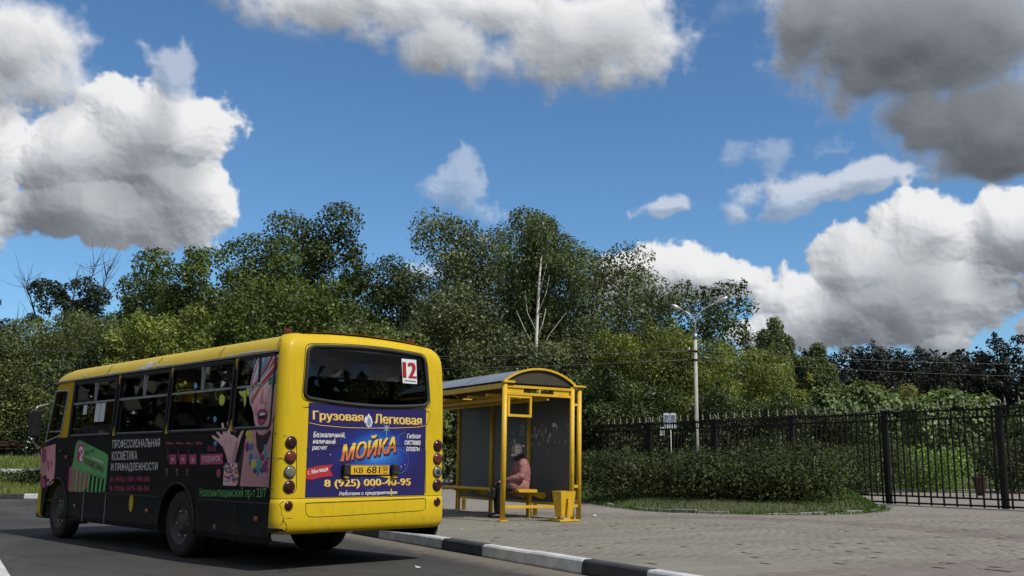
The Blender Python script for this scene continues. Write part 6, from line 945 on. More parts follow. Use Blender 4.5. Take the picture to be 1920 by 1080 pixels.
# side windows: gasket, panes, aluminium bars
for wi, (a, b, c, d) in enumerate(WINS):
    gk = MB(); ol = wpoly[wi]; ring_ = [on_side(.004)(p) for p in ol]; gk.tube(ring_ + ring_[:1], .017, 6, caps=False); wnd = gk.build('side_window', 'rubber', bus)
    zr = 2.0; ym = a + (b - a) * (.5 if wi != 3 else .56); pd = on_side(-.014)
    for nm, (p0, p1, q0, q1) in (('pane', (a, b, c, zr)), ('pane', (a, ym, zr + .002, d)), ('pane', (ym + .002, b, zr + .002, d))):
        pm_ = MB(); pm_.grid([[pd((y, z)) for y in (p0, p1)] for z in (q0, q1)], smooth=False); pm_.build(nm, 'bus_glass', wnd)
    br_ = MB(); p0, p1 = on_side(-.004)((a + .02, zr)), on_side(-.004)((b - .02, zr)); ba_ = a + (.20 if wi == 3 else 0); br_.box(((p0[0] + p1[0]) / 2, (ba_ + b) / 2, zr), (.022, b - ba_ - .04, .026)); br_.build('glazing_bar', 'aluminium', wnd)
    x_ = -(xs(2.16) - .004); br_ = MB(); br_.box((x_, ym, (zr + d) / 2), (.022, .022, d - zr - .04)); br_.build('glazing_bar', 'aluminium', wnd)
    for zz_ in (c + .018, d - .018):
        x_ = -(xs(zz_) - .002); br_ = MB(); br_.box((x_, (a + b) / 2, zz_), (.018, b - a - .13, .012)); br_.build('glazing_bar', 'aluminium' if zz_ < 2 else 'rim_grey', wnd)
    # the right hand side, glazed too
    pr = MB(); pr.grid([[(xs(z) - .012, y, z) for y in (a, b)] for z in (c, d)], smooth=False); rwn = pr.build('right_window', 'bus_glass', bus)
    br_ = MB(); br_.box((xs(zr) - .006, (a + b) / 2, zr), (.02, b - a, .026)); br_.build('glazing_bar', 'aluminium', rwn)
for y in (1.08, 2.757, 4.415):
    for z0, sg in ((1.50, 1), (2.345, -1)): flat_shape([(y - .045, z0), (y + .045, z0), (y + .012, z0 + sg * .13), (y - .012, z0 + sg * .13)], on_side(.0025), 'bus_yellow', bus, 'pillar_paint')
gk = MB(); r0 = [on_side(.004)(p) for p in DOORW]; gk.tube(r0 + r0[:1], .014, 6, caps=False); dw = gk.build('cab_window', 'aluminium', bus)
flat_shape(DOORW, on_side(-.014), 'bus_glass', dw, 'pane'); pr = MB(); pr.box((-(xs(1.60) - .004), 6.66, 1.60), (.02, .52, .022)); pr.build('glazing_bar', 'aluminium', dw)
# prints on the left side
prt = MB(); prt.add([on_side(.0006)(p) for p in ((.15, .80), (.16, .80), (.16, .802), (.15, .802))], [(0, 1, 2, 3)]); prt = prt.build('side_advert', 'p_print_black', bus)
for col, lay, pts_ in SIDE_SHAPES:
    flat_shape(pts_, on_side(.0045 + .0012 * lay), 'p_' + col, prt, 'printed_shape')
for s_, col, lay, bold, quad in SIDE_TEXT: text_quad(s_, quad, on_side(.0045 + .0012 * lay), 'p_' + col, prt, bold=bold, nrm=(-1, 0, 0))
# the big printed photograph: shapes rasterised and softly shaded, stretched over film and glass
PX, PY0, PY1, PZ0, PZ1 = 300, .095, 1.60, .885, 2.36
nw, nh = int((PY1 - PY0) * PX), int((PZ1 - PZ0) * PX)
gyy, gzz = np.meshgrid(PY1 - (np.arange(nw) + .5) / PX, PZ0 + (np.arange(nh) + .5) / PX)
can = np.zeros((nh, nw, 3), np.float32); cal_ = np.zeros((nh, nw), np.float32)
def soft(cy, cz, ry, rz): return np.exp(-(((gyy - cy) / ry) ** 2 + ((gzz - cz) / rz) ** 2))
for col, lay, pts_ in sorted(SIDE_PICTURE, key=lambda s_: s_[1]):
    pa = np.array(pts_); m_ = in_poly(gyy.ravel(), gzz.ravel(), [tuple(v_) for v_ in pa]).reshape(nh, nw).astype(np.float32)
    if m_.sum() < 4: continue
    m_ = blur(m_, 1); rr_ = max(2, int(.16 * math.sqrt(m_.sum()))); hb_ = blur(blur(m_, rr_), rr_) * rr_ * 1.1
    gz_, gx_ = np.gradient(hb_); lam_ = np.clip(.95 - gz_ * .42 + gx_ * .30, .30, 1.25)[..., None] if not col.startswith('print') else 1.0
    c_ = np.array(C_[col], np.float32)[None, None] * lam_
    if col.startswith('bead'): c_ = c_ * .85 + .30 * np.clip(lam_ - 1.02, 0, 1)
    a_ = m_[..., None]; can = can * (1 - a_) + c_ * a_; cal_ = np.maximum(cal_, m_)
fm_ = in_poly(gyy.ravel(), gzz.ravel(), [tuple(v_) for v_ in SIDE_PICTURE[3][2]]).reshape(nh, nw).astype(np.float32); fm_ = blur(fm_, 2)[..., None]
fy, fz = np.array(SIDE_PICTURE[3][2]).mean(0)
for cy_, cz_, ry_, rz_, mul in ((.46, 1.72, .07, .10, (1.10, .90, .92)), (.30, 1.70, .06, .14, (.72, .62, .64)), (.375, 1.80, .018, .10, (1.18, 1.15, 1.15)), (.345, 1.78, .02, .07, (.78, .70, .72)), (.42, 1.92, .09, .05, (1.12, 1.10, 1.08)), (.38, 1.50, .08, .035, (.80, .70, .72)), (.25, 1.93, .05, .05, (.70, .74, .72))):
    g_ = soft(cy_, cz_, ry_, rz_)[..., None] * fm_; can = can * (1 + g_ * (np.array(mul, np.float32) - 1))
can *= (1 + (np.random.default_rng(2).random((nh, nw, 1)) - .5) * .05)
im_p = bpy.data.images.new('printed_portrait', nw, nh, alpha=True, float_buffer=True); im_p.colorspace_settings.name = 'Non-Color'; im_p.alpha_mode = 'CHANNEL_PACKED'
im_p.pixels.foreach_set(np.ascontiguousarray(np.concatenate([can, cal_[..., None]], 2), np.float32).ravel()); im_p.update()
m, nt, bs, e = new_mat('p_portrait')
oc = N(nt, 'ShaderNodeTexCoord').outputs['Object']; sp3 = N(nt, 'ShaderNodeSeparateXYZ'); e.put(sp3.inputs[0], oc)
ti = N(nt, 'ShaderNodeTexImage', image=im_p, extension='CLIP'); e.put(ti.inputs[0], e.comb(e.m('MULTIPLY_ADD', sp3.outputs[1], -1 / (PY1 - PY0), PY1 / (PY1 - PY0)), e.m('MULTIPLY_ADD', sp3.outputs[2], 1 / (PZ1 - PZ0), -PZ0 / (PZ1 - PZ0)), 0.0))
e.put(bs.inputs['Base Color'], ti.outputs[0]); e.put(bs.inputs['Alpha'], ti.outputs[1]); bs.inputs['Roughness'].default_value = .45; bs.inputs['Specular IOR Level'].default_value = .25
mb = MB(); mb.grid([[on_side(.0065)((y, z)) for y in np.linspace(.135, PY1, 5)] for z in (PZ0, 1.20, 1.45, 1.8, 2.34)]); mb.build('printed_portrait', 'p_portrait', prt)
# small side fittings
for y, z, sx in ((6.066, 1.207, .075), (5.569, .502, .06), (3.135, .525, .07), (.383, .544, .075)):
    mb = MB(); mb.box((-(xs(z) + .012), y, z), (.028, sx, .05), bevel=.008); mb.build('side_marker', 'marker_orange', bus)
flat_shape([(3.657 + .065 * math.cos(a), .609 + .115 * math.sin(a)) for a in np.linspace(0, 5.98, 16)], on_side(.002), 'bus_yellow', bus, 'filler_flap')
for y in (5.287, 4.503): mb = MB(); mb.box((-1.173, y, .50), (.010, .012, .40)); mb.build('door_trim', 'aluminium', bus)
for y in (1.782, .885): mb = MB(); mb.box((-1.171, y, .53), (.006, .008, .36)); mb.build('panel_joint', 'rim_grey', bus)
for a_, b_ in ((.14, 1.80), (2.86, 5.86)): mb = MB(); mb.box((-1.171, (a_ + b_) / 2, .714), (.006, b_ - a_, .010)); mb.build('panel_joint', 'rim_grey', bus)
mb = MB(); mb.box((-1.185, 1.30, .42), (.03, .012, .05)); mb.build('latch', 'aluminium', bus)
for z, y in ((1.30, 6.30), (.86, 6.78)): mb = MB(); mb.box((-1.19, y, z), (.03, .13, .03), bevel=.008); mb.build('door_handle', 'rubber', bus)
for y in (6.12, 7.12): mb = MB(); mb.box((-1.1715, y, 1.10), (.006, .008, .55)); mb.build('door_joint', 'rubber', bus)
# worn paint on the roof edge
rs_ = random.Random(8)
def cove(p):
    z = p[1]; x = float(np.interp(z, [2.372, 2.41, 2.46, 2.515], [1.13, 1.118, 1.095, 1.05])); return (-(x + .004), p[0], z)
for y, z, w_, h_ in ((3.62, 2.405, .34, .035), (3.55, 2.435, .16, .05), (3.42, 2.47, .06, .03), (3.2, 2.41, .12, .02), (4.75, 2.40, .09, .018), (4.95, 2.42, .03, .015), (4.5, 2.41, .03, .02), (5.75, 2.42, .05, .02), (2.95, 2.40, .10, .015), (.75, 2.40, .35, .012), (1.2, 2.395, .2, .01)):
    n = 12; pts_ = [(y + w_ * (.6 + .5 * rs_.random()) * math.cos(2 * math.pi * i / n), max(2.378, z + h_ * (.5 + .7 * rs_.random()) * math.sin(2 * math.pi * i / n))) for i in range(n)]; flat_shape(pts_, cove, 'paint_worn', bus, 'paint_chip')
# wheels
def wheel(x, y, s, dual=False):
    mb = MB(); w_ = .235
    mb.lathe([(.235, -w_ / 2 + .02), (.33, -w_ / 2), (.385, -w_ / 2 + .02), (.402, -w_ / 2 + .05), (.402, w_ / 2 - .05), (.385, w_ / 2 - .02), (.33, w_ / 2), (.235, w_ / 2 - .02)], (x, y, .402), 'X', 32); wh = mb.build('wheel', 'tyre', bus)
    mb = MB(); q = s * w_ / 2; mb.lathe([(.25, q * .9), (.235, q * .86), (.225, q * .55), (.12, q * .35), (.11, q * .75), (.07, q * .85), (.0005, q * .85)], (x, y, .402), 'X', 24); rm = mb.build('rim', 'rim_grey', wh)
    for k in range(6):
        a = k * math.pi / 3; mb = MB(); mb.lathe([(.014, q * .40), (.014, q * .62), (.0005, q * .64)], (x, y + .165 * math.cos(a), .402 + .165 * math.sin(a)), 'X', 6); mb.build('wheel_nut', 'aluminium', rm)
for y, dual in ((2.33, True), (6.39, False)):
    for s in (-1, 1):
        wheel(s * 1.01, y, s)
        if dual: wheel(s * .74, y, s)
    mb = MB(); mb.tube([(-1.0, y, .40), (1.0, y, .40)], .06, 10); mb.build('axle', 'underbody', bus)
    tr = MB(); tr.tube([(-1.174, y + .492 * math.cos(a), .40 + .492 * math.sin(a)) for a in np.linspace(-.18, math.pi + .18, 24)], .014, 6); tr.build('wheel_arch_trim', 'rubber', bus)
mb = MB(); mb.box((-1.02, 2.90, .46), (.26, .02, .38)); mb.build('mud_flap', 'rim_grey', bus)
mb = MB(); mb.box((-1.0, 5.86, .40), (.26, .02, .34)); mb.build('mud_flap', 'rim_grey', bus)
# underbody, floor and inside
mb = MB(); mb.box((0, 3.75, .94), (2.2, 7.0, .06)); mb.build('floor', 'interior_grey', bus)
for a_, b_ in ((.25, 1.7), (2.95, 5.75)): mb = MB(); mb.box((0, (a_ + b_) / 2, .60), (1.9, b_ - a_, .40)); mb.build('chassis', 'underbody', bus)
mb = MB(); mb.box((0, 2.3, .72), (1.0, 1.3, .36)); mb.box((0, 6.4, .72), (1.0, 1.4, .36)); mb.build('chassis', 'underbody', bus)
mb = MB(); mb.tube([(-.55, .2, .40), (-.55, 1.2, .40)], .05, 10); mb.build('exhaust', 'underbody', bus)
for y in (.62, 1.45, 2.25, 3.05, 3.85, 4.65):
    for x in (-.86, -.45, .50, .90):
        if y > 4 and x > 0: continue
        mb = MB(); mb.box((x, y, 1.38), (.40, .40, .09), bevel=.03); mb.box((x, y - .20, 1.66), (.40, .08, .52), Matrix.Rotation(-.12, 3, 'X'), bevel=.03); mb.box((x, y, 1.15), (.08, .3, .40)); mb.build('seat', 'seat_cloth', bus)
for y in (1.9, 3.45, 4.9):
    for x in (-.22, .25): mb = MB(); mb.tube([(x, y, .97), (x, y, 2.55)], .017, 8); mb.build('grab_pole', 'interior_yellow', bus)
for x in (-.30, .35): mb = MB(); mb.tube([(x, .5, 2.30), (x, 6.0, 2.30)], .015, 6); mb.build('grab_rail', 'interior_yellow', bus)
mb = MB(); mb.box((-.62, 5.40, 1.55), (.96, .03, 1.15)); mb.box((-.72, 4.95, 1.60), (.03, .86, .66)); mb.build('cab_partition', 'interior_yellow', bus)
mb = MB(); mb.box((-.6, 6.05, 1.55), (.5, .10, .75), bevel=.04); mb.box((-.6, 6.25, 1.22), (.5, .46, .14), bevel=.04); mb.build('driver_seat', 'seat_cloth', bus)
mb = MB(); mb.box((0, 6.95, 1.28), (2.0, .35, .22), bevel=.05); mb.build('dashboard', 'interior_grey', bus)
for y0, y1, z0, z1 in ((5.52, 5.66, 1.83, 1.97), (5.03, 5.20, 1.71, 1.985), (4.84, 5.015, 1.71, 1.985)):
    mb = MB(); mb.grid([[on_side(-.009)((y, z)) for y in (y0, y1)] for z in (z0, z1)], smooth=False); mb.build('window_notice', 'paper_white', bus)
mb = MB(); mb.grid([[(-1.10, y, z * (.6 + .4 * min(1, (6.0 - y) / .4)) + 1.52 * (1 - (.6 + .4 * min(1, (6.0 - y) / .4)))) for y in np.linspace(4.55, 6.0, 10)] for z in (1.52, 1.67)], smooth=True); mb.build('sill_cover', 'dust_glass', bus)
for a_, b_ in ((2.85, 4.30),): mb = MB(); mb.grid([[(-1.10, y, z) for y in (a_, b_)] for z in (1.52, 1.575)]); mb.build('sill_cover', 'dust_glass', bus)
# mirror
mb = MB(); mb.box((-1.42, 6.86, 1.72), (.17, .10, .42), Matrix.Rotation(.2, 3, 'Z'), bevel=.035); mi = mb.build('wing_mirror', 'rubber', bus)
mb = MB(); mb.box((-1.41, 6.805, 1.72), (.16, .006, .38), Matrix.Rotation(.2, 3, 'Z')); mb.build('mirror_glass', 'mirror_dark', mi)
mb = MB(); mb.tube([(-1.42, 6.86, 1.93), (-1.39, 6.88, 1.98), (-1.14, 7.05, 2.05)], .014, 8); mb.tube([(-1.42, 6.86, 1.50), (-1.41, 6.88, 1.45), (-1.30, 7.02, 1.36), (-1.16, 7.12, 1.33)], .014, 8); mb.build('mirror_arm', 'aluminium', mi)
mb = MB(); mb.box((-1.05, 7.05, .38), (.16, .5, .22), bevel=.02); mb.build('entry_step', 'underbody', bus)

# ------------------------------------------------------------------ vegetation
leaf_mat('leaf_maple', (0.0166, 0.0259, 0.0054), (0.1389, 0.1967, 0.0343), 0.21)
leaf_mat('leaf_maple_dark', (0.0095, 0.0151, 0.0043), (0.0908, 0.1327, 0.0292), 0.19)
leaf_mat('leaf_linden', (0.0194, 0.0273, 0.0108), (0.1728, 0.2108, 0.0792), 0.19, rough=.48, spec=.4)
leaf_mat('leaf_olive', (0.0230, 0.0316, 0.0101), (0.1975, 0.2382, 0.0724), 0.21)
leaf_mat('leaf_bright', (0.0372, 0.0486, 0.0097), (0.2971, 0.3527, 0.0640), 0.24)
leaf_mat('leaf_dark', (0.0060, 0.0099, 0.0044), (0.0366, 0.0549, 0.0204), 0.15)
leaf_mat('leaf_light', (0.0272, 0.0374, 0.0140), (0.2469, 0.3025, 0.1206), 0.22)
leaf_mat('leaf_birch', (0.0250, 0.0375, 0.0140), (0.1744, 0.2286, 0.0806), 0.22)
leaf_mat('leaf_acacia', (0.0313, 0.0431, 0.0097), (0.2683, 0.3184, 0.0640), 0.24)
leaf_mat('leaf_far_shade', (0.0050, 0.0077, 0.0040), (0.0142, 0.0197, 0.0087), .12)  # cloud shade on the far trees is put into this near-black leaf colour
leaf_mat('leaf_shrub', (0.0493, 0.0567, 0.0129), (0.3432, 0.3501, 0.0749), 0.24)
leaf_mat('leaf_under', (0.0085, 0.0144, 0.0050), (0.0905, 0.1327, 0.0344), 0.19)
leaf_mat('leaf_hedge', (0.0115, 0.0181, 0.0066), (0.0870, 0.1158, 0.0387), 0.17, spec=.15)
leaf_mat('leaf_vine', (0.0422, 0.0744, 0.0218), (0.2261, 0.3035, 0.1071), 0.19, rough=.5, spec=.3)
leaf_mat('leaf_clip', (0.0517, 0.0956, 0.0211), (0.3101, 0.4708, 0.0987), 0.22)
leaf_mat('grass_blade', (0.0269, 0.0645, 0.0086), (0.0856, 0.1652, 0.0259), .3, tint=(.30, .27, .10))
leaf_mat('lawn_blade', (0.0935, 0.1346, 0.0277), (0.2185, 0.2522, 0.0725), .3)
def unit(a): return a / np.maximum(np.linalg.norm(a, axis=1, keepdims=True), 1e-9)
def leaf_verts(p, nrm, size, aspect, rng):
    n = len(p); t = unit(np.cross(nrm, rng.normal(size=(n, 3)))); b = np.cross(nrm, t)
    L = (size * rng.uniform(.6, 1.35, n))[:, None]; W_ = L / aspect
    v = np.stack([p - t * L * .5, p + b * W_ * .5 - nrm * W_ * .12, p + t * L * .5, p - b * W_ * .5 - nrm * W_ * .12], 1)
    return v.reshape(-1, 3)
def leaves(lobes, n, size, rng, lo=.45, hi=1.10, aspect=1.6, droop=0.0):
    lobes = np.asarray(lobes, float); wgt = (lobes[:, 3] * lobes[:, 5]) ** 1.0; wgt = wgt / wgt.sum(); k = rng.choice(len(lobes), n, p=wgt)
    d = unit(rng.normal(size=(n, 3)) + np.array([0, -.10, .34])); rr = lo + (hi - lo) * rng.random(n) ** .62
    p = lobes[k, :3] + d * lobes[k, 3:6] * rr[:, None] + rng.normal(size=(n, 3)) * .075 * lobes[k, 3:6]
    if droop: p[:, 2] -= droop * rng.random(n) ** 2
    nrm = unit(d * .75 + np.array([0, 0, .35]) + rng.normal(size=(n, 3)) * .6)
    return leaf_verts(p, nrm, size, aspect, rng)
def quads(v): return np.arange(len(v)).reshape(-1, 4)
def crown_lobes(cx, cy, z0, z1, r, n, rng, shape='ovoid', rl=(.26, .46), depth=1.0):
    out = []; h = z1 - z0
    for i in range(n):
        f = (i + rng.random()) / n; z = z0 + h * (.05 + .90 * f)
        if shape == 'ovoid': w_ = math.sqrt(max(.16, 1 - ((f - .40) / .72) ** 2))
        elif shape == 'cone': w_ = 1.02 - f
        else: w_ = math.sqrt(max(.05, 1 - (2 * f - 1) ** 2))
        a = i * 2.4 + rng.uniform(-.6, .6); q = r * w_ * (rng.uniform(.58, .98) if i % 4 else rng.uniform(.0, .5)); lr = r * rng.uniform(*rl) * (.65 + .45 * w_)
        z = min(z, z1 - lr * .75)
        out.append((cx + q * math.cos(a), cy + q * math.sin(a) * depth, z, lr, lr, lr * rng.uniform(.65, .95)))
    out.append((cx, cy, z0 + h * .48, r * .55, r * .55, h * .40))
    return out
def tips(lobes, rng, n, r, up=1.0):
    """small sprigs that break the outline"""
    out = []
    for k in rng.choice(len(lobes), n):
        l = lobes[k]; d = rng.normal(size=3); d[2] = abs(d[2]) * up; d /= np.linalg.norm(d); s = r * rng.uniform(.5, 1.2)
        out.append((l[0] + d[0] * l[3] * 1.08, l[1] + d[1] * l[4] * 1.08, l[2] + d[2] * l[5] * 1.10, s * .6, s * .6, s))
    return out
def skeleton(cx, cy, zb, z1, r, lobes, rng, rb):
    m = MB(); top = zb + (z1 - zb) * .86; pts = []; n = 7
    lean = rng.normal(size=2) * .25
    for i in range(n): f = i / (n - 1); pts.append((cx + lean[0] * f * f + rng.normal() * .05, cy + lean[1] * f * f, zb + (top - zb) * f))
    m.tube(pts, [rb * (1 - .85 * i / (n - 1)) for i in range(n)], 8)
    for l in lobes[::1 if len(lobes) < 26 else 2]:
        f = max(.18, min(.9, ((l[2] - zb) / (top - zb)) - .22)); a = Vector(pts[0]).lerp(Vector(pts[-1]), f); a = Vector((a.x, a.y, zb + (top - zb) * f)); b = Vector(l[:3])
        mid = a.lerp(b, .5) + Vector((0, 0, .12 * (b - a).length)); m.tube([a, mid, b], [rb * .34 * (1.1 - f), rb * .22 * (1.1 - f), rb * .07], 5)
        for _ in range(3):
            d = Vector(rng.normal(size=3)); d.normalize(); c = b + Vector((d.x * l[3], d.y * l[4], abs(d.z) * l[5])) * .85; m.tube([mid.lerp(b, .6), b.lerp(c, .5), c], [rb * .08, rb * .05, .008], 4)
    return m
TREE_N = 0
def tree(name, label, x, y, top, r, mat, bark='bark_brown', zb=0.0, crown_from=.22, lobes=22, leaf=0.152, cover=5.3, shape='ovoid', group='park trees behind the shelter and the fence', cat='tree', seed=0, rl=(.26, .46), sprigs=14, aspect=1.6, thin=1.0, tip_r=.34, droop=0.0, trunk_r=None, lo=.42):
    rng = np.random.default_rng(100 + seed)
    root = thing(name, label, cat, (x, y, zb), 0, group)
    h = top - zb; z0 = h * crown_from
    lb = crown_lobes(0, 0, z0, h, r * (1.0 if cat == 'bush' else 1.06), int(lobes * (1.0 if cat == 'bush' else 1.55)), rng, shape, rl if cat == 'bush' else (rl[0] * .78, rl[1] * .86)); allb = lb + tips(lb, rng, sprigs, tip_r)
    area = 2 * r * (h - z0) * .8; n = int(area * cover * thin / (leaf * leaf / aspect * .5))
    v = leaves(allb, n, leaf, rng, aspect=aspect, droop=droop, lo=lo); me = np_mesh('crown', v, quads(v)); link('crown', me, mat, root)
    skeleton(0, 0, 0, h, r, lb, rng, trunk_r or .055 + h * .012).build('trunk', bark, root)
    return root
T = tree
T('maple_tree', 'tallest dark maple behind the bus roof', -11.1, 54, 15.2, 3.3, 'leaf_maple_dark', seed=1, lobes=26, leaf=0.192, crown_from=.12)
T('maple_tree', 'rounded maple just left of the tallest one', -13.4, 50, 13.0, 3.1, 'leaf_maple', seed=2, lobes=24, leaf=0.176, crown_from=.12)
T('maple_tree', 'slim young maple with upright shoots above the middle of the bus', -15.9, 47, 11.3, 2.5, 'leaf_maple', seed=3, lobes=18, leaf=0.160, crown_from=.1, sprigs=22, tip_r=.5)
T('maple_tree', 'dark ragged maple with one branch sticking up above the rear of the bus', -7.6, 52, 12.4, 2.8, 'leaf_maple_dark', seed=4, lobes=20, leaf=0.176, crown_from=.1, sprigs=20, tip_r=.55)
T('poplar_tree', 'small pale tree in the dip between maple and linden', -5.6, 57, 12.0, 2.5, 'leaf_light', seed=5, lobes=16, leaf=0.176, crown_from=.1, cover=3.6)
T('linden_tree', 'broad grey green linden left of the white birch trunk', -2.1, 50, 13.9, 3.9, 'leaf_linden', seed=6, lobes=34, leaf=0.160, crown_from=.08, sprigs=26)
T('linden_tree', 'broad linden right of the white birch trunk', 4.0, 50, 12.2, 4.0, 'leaf_linden', seed=7, lobes=32, leaf=0.160, crown_from=.08, sprigs=24)
T('old_tree', 'dark narrow tree at the left edge behind the olive bush', -25.9, 60, 12.4, 2.0, 'leaf_dark', seed=8, lobes=14, leaf=0.176, crown_from=.25, cover=3.4, sprigs=16)
T('old_tree', 'dark tree mass in the far left corner', -33.5, 63, 10.6, 3.0, 'leaf_dark', seed=9, zb=1.2, lobes=16, leaf=0.176, crown_from=.05)
T('old_tree', 'dark tree peeking between olive bush and young maple', -25.8, 68, 14.2, 3.3, 'leaf_maple_dark', seed=10, lobes=16, leaf=0.208, crown_from=.15)
T('olive_bush_tree', 'wide olive green bushy tree over the front of the bus', -25.0, 56, 9.4, 4.6, 'leaf_olive', seed=11, zb=1.2, lobes=26, leaf=0.144, crown_from=.04)
T('bright_bush_tree', 'bright yellow green bushy tree over the bus roof', -13.5, 38, 7.1, 2.2, 'leaf_bright', seed=12, lobes=18, leaf=0.136, crown_from=.04, sprigs=20)
T('thicket_tree', 'green thicket in front of the tallest maple', -9.7, 44, 9.3, 3.4, 'leaf_maple', seed=13, lobes=26, leaf=0.152, crown_from=.03)
T('thicket_tree', 'green thicket below the rounded maple', -12.2, 41, 8.0, 2.5, 'leaf_maple', seed=14, lobes=18, leaf=0.144, crown_from=.03)
T('thicket_tree', 'olive thicket above the rear right corner of the bus', -5.5, 41, 7.4, 2.6, 'leaf_olive', seed=15, lobes=20, leaf=0.144, crown_from=.03)
T('thicket_tree', 'grey green thicket above the left end of the shelter roof', -2.3, 43, 8.6, 3.0, 'leaf_linden', seed=16, lobes=24, leaf=0.144, crown_from=.03)
T('thicket_tree', 'grey green thicket behind the shelter arch', 1.6, 42.5, 6.6, 2.2, 'leaf_linden', seed=17, lobes=18, leaf=0.136, crown_from=.03)
T('thicket_tree', 'dark thicket low behind the front half of the bus', -16.5, 40, 6.2, 2.4, 'leaf_under', seed=18, lobes=16, leaf=0.144, crown_from=.03)
T('thicket_tree', 'dark thicket at the left edge above the lawn', -29.5, 58, 8.2, 3.4, 'leaf_under', seed=39, zb=1.2, lobes=16, leaf=0.144, crown_from=.03)
T('maple_tree', 'large dark maple behind the street lamp heads', 12.2, 62, 12.9, 3.3, 'leaf_maple_dark', seed=19, lobes=20, leaf=0.216, crown_from=.22, cover=3.6, sprigs=22)
T('maple_tree', 'smaller dark maple left of the street lamp', 9.2, 66, 13.0, 2.7, 'leaf_dark', seed=20, lobes=14, leaf=0.216, crown_from=.2, cover=3.2, sprigs=18)
T('ash_tree', 'yellow green feathery tree left of the street lamp pole', 5.0, 44, 7.2, 2.1, 'leaf_acacia', seed=21, lobes=18, leaf=0.136, aspect=2.4, crown_from=.03)
T('ash_tree', 'yellow green feathery tree behind the street lamp pole', 7.6, 43, 6.9, 2.4, 'leaf_acacia', seed=22, lobes=22, leaf=0.136, aspect=2.4, crown_from=.03)
T('ash_tree', 'yellow green feathery tree left of the weeping birch', 10.9, 45, 6.7, 2.4, 'leaf_acacia', seed=23, lobes=20, leaf=0.136, aspect=2.4, crown_from=.03)
for i, (x, y, tp, r, lab) in enumerate(((3.5, 40.5, 4.9, 1.9, 'dark undergrowth bush behind the fence next to the shelter'), (5.6, 41.3, 4.4, 1.8, 'dark undergrowth bush behind the sign post'), (8.1, 40.2, 4.2, 2.0, 'dark undergrowth bush right of the street lamp base'), (10.7, 40, 3.9, 1.9, 'dark undergrowth bush below the weeping birch'), (13.2, 42, 3.6, 1.7, 'dark undergrowth bush left of the vine wall'))):
    T('undergrowth_bush', lab, x, y, tp, r, 'leaf_under', seed=24 + i, lobes=16, leaf=0.120, crown_from=.0, cat='bush', group='undergrowth behind the fence', trunk_r=.04)
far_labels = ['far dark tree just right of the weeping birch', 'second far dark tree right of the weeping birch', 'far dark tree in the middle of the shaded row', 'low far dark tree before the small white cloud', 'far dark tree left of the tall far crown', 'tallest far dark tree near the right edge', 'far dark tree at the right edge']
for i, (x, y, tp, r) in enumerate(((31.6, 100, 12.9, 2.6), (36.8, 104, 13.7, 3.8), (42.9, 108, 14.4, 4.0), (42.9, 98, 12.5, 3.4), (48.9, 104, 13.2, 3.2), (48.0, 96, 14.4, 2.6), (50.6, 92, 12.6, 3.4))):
    T('far_tree', far_labels[i], x, y, tp, r, 'leaf_far_shade', seed=30 + i, lobes=18, leaf=0.272, crown_from=.02, cover=4.0, group='shaded trees far right', sprigs=18, tip_r=.6)
# birch with a clear white trunk, drooping foliage
def strands(lobes, n, length, per, size, rng, aspect=1.7, spread=1.0):
    lobes = np.asarray(lobes, float); wgt = lobes[:, 3] ** 2; wgt /= wgt.sum(); k = rng.choice(len(lobes), n, p=wgt); d = unit(rng.normal(size=(n, 3)) + np.array([0, 0, .35]))
    s = lobes[k, :3] + d * lobes[k, 3:6] * rng.uniform(.55, 1.05, n)[:, None] * spread; L = length * rng.uniform(.35, 1.15, n)
    f = np.tile(np.arange(per) / (per - 1.0), (n, 1)); p = s[:, None, :] + np.stack([d[:, None, 0] * f * .12 * L[:, None], d[:, None, 1] * f * .12 * L[:, None], -f * L[:, None]], -1)
    p = p.reshape(-1, 3) + rng.normal(size=(n * per, 3)) * .05; nr = unit(rng.normal(size=(n * per, 3)) + np.repeat(d, per, 0) * .5); nr[:, 2] *= .5
    return leaf_verts(p, unit(nr), size, aspect, rng)
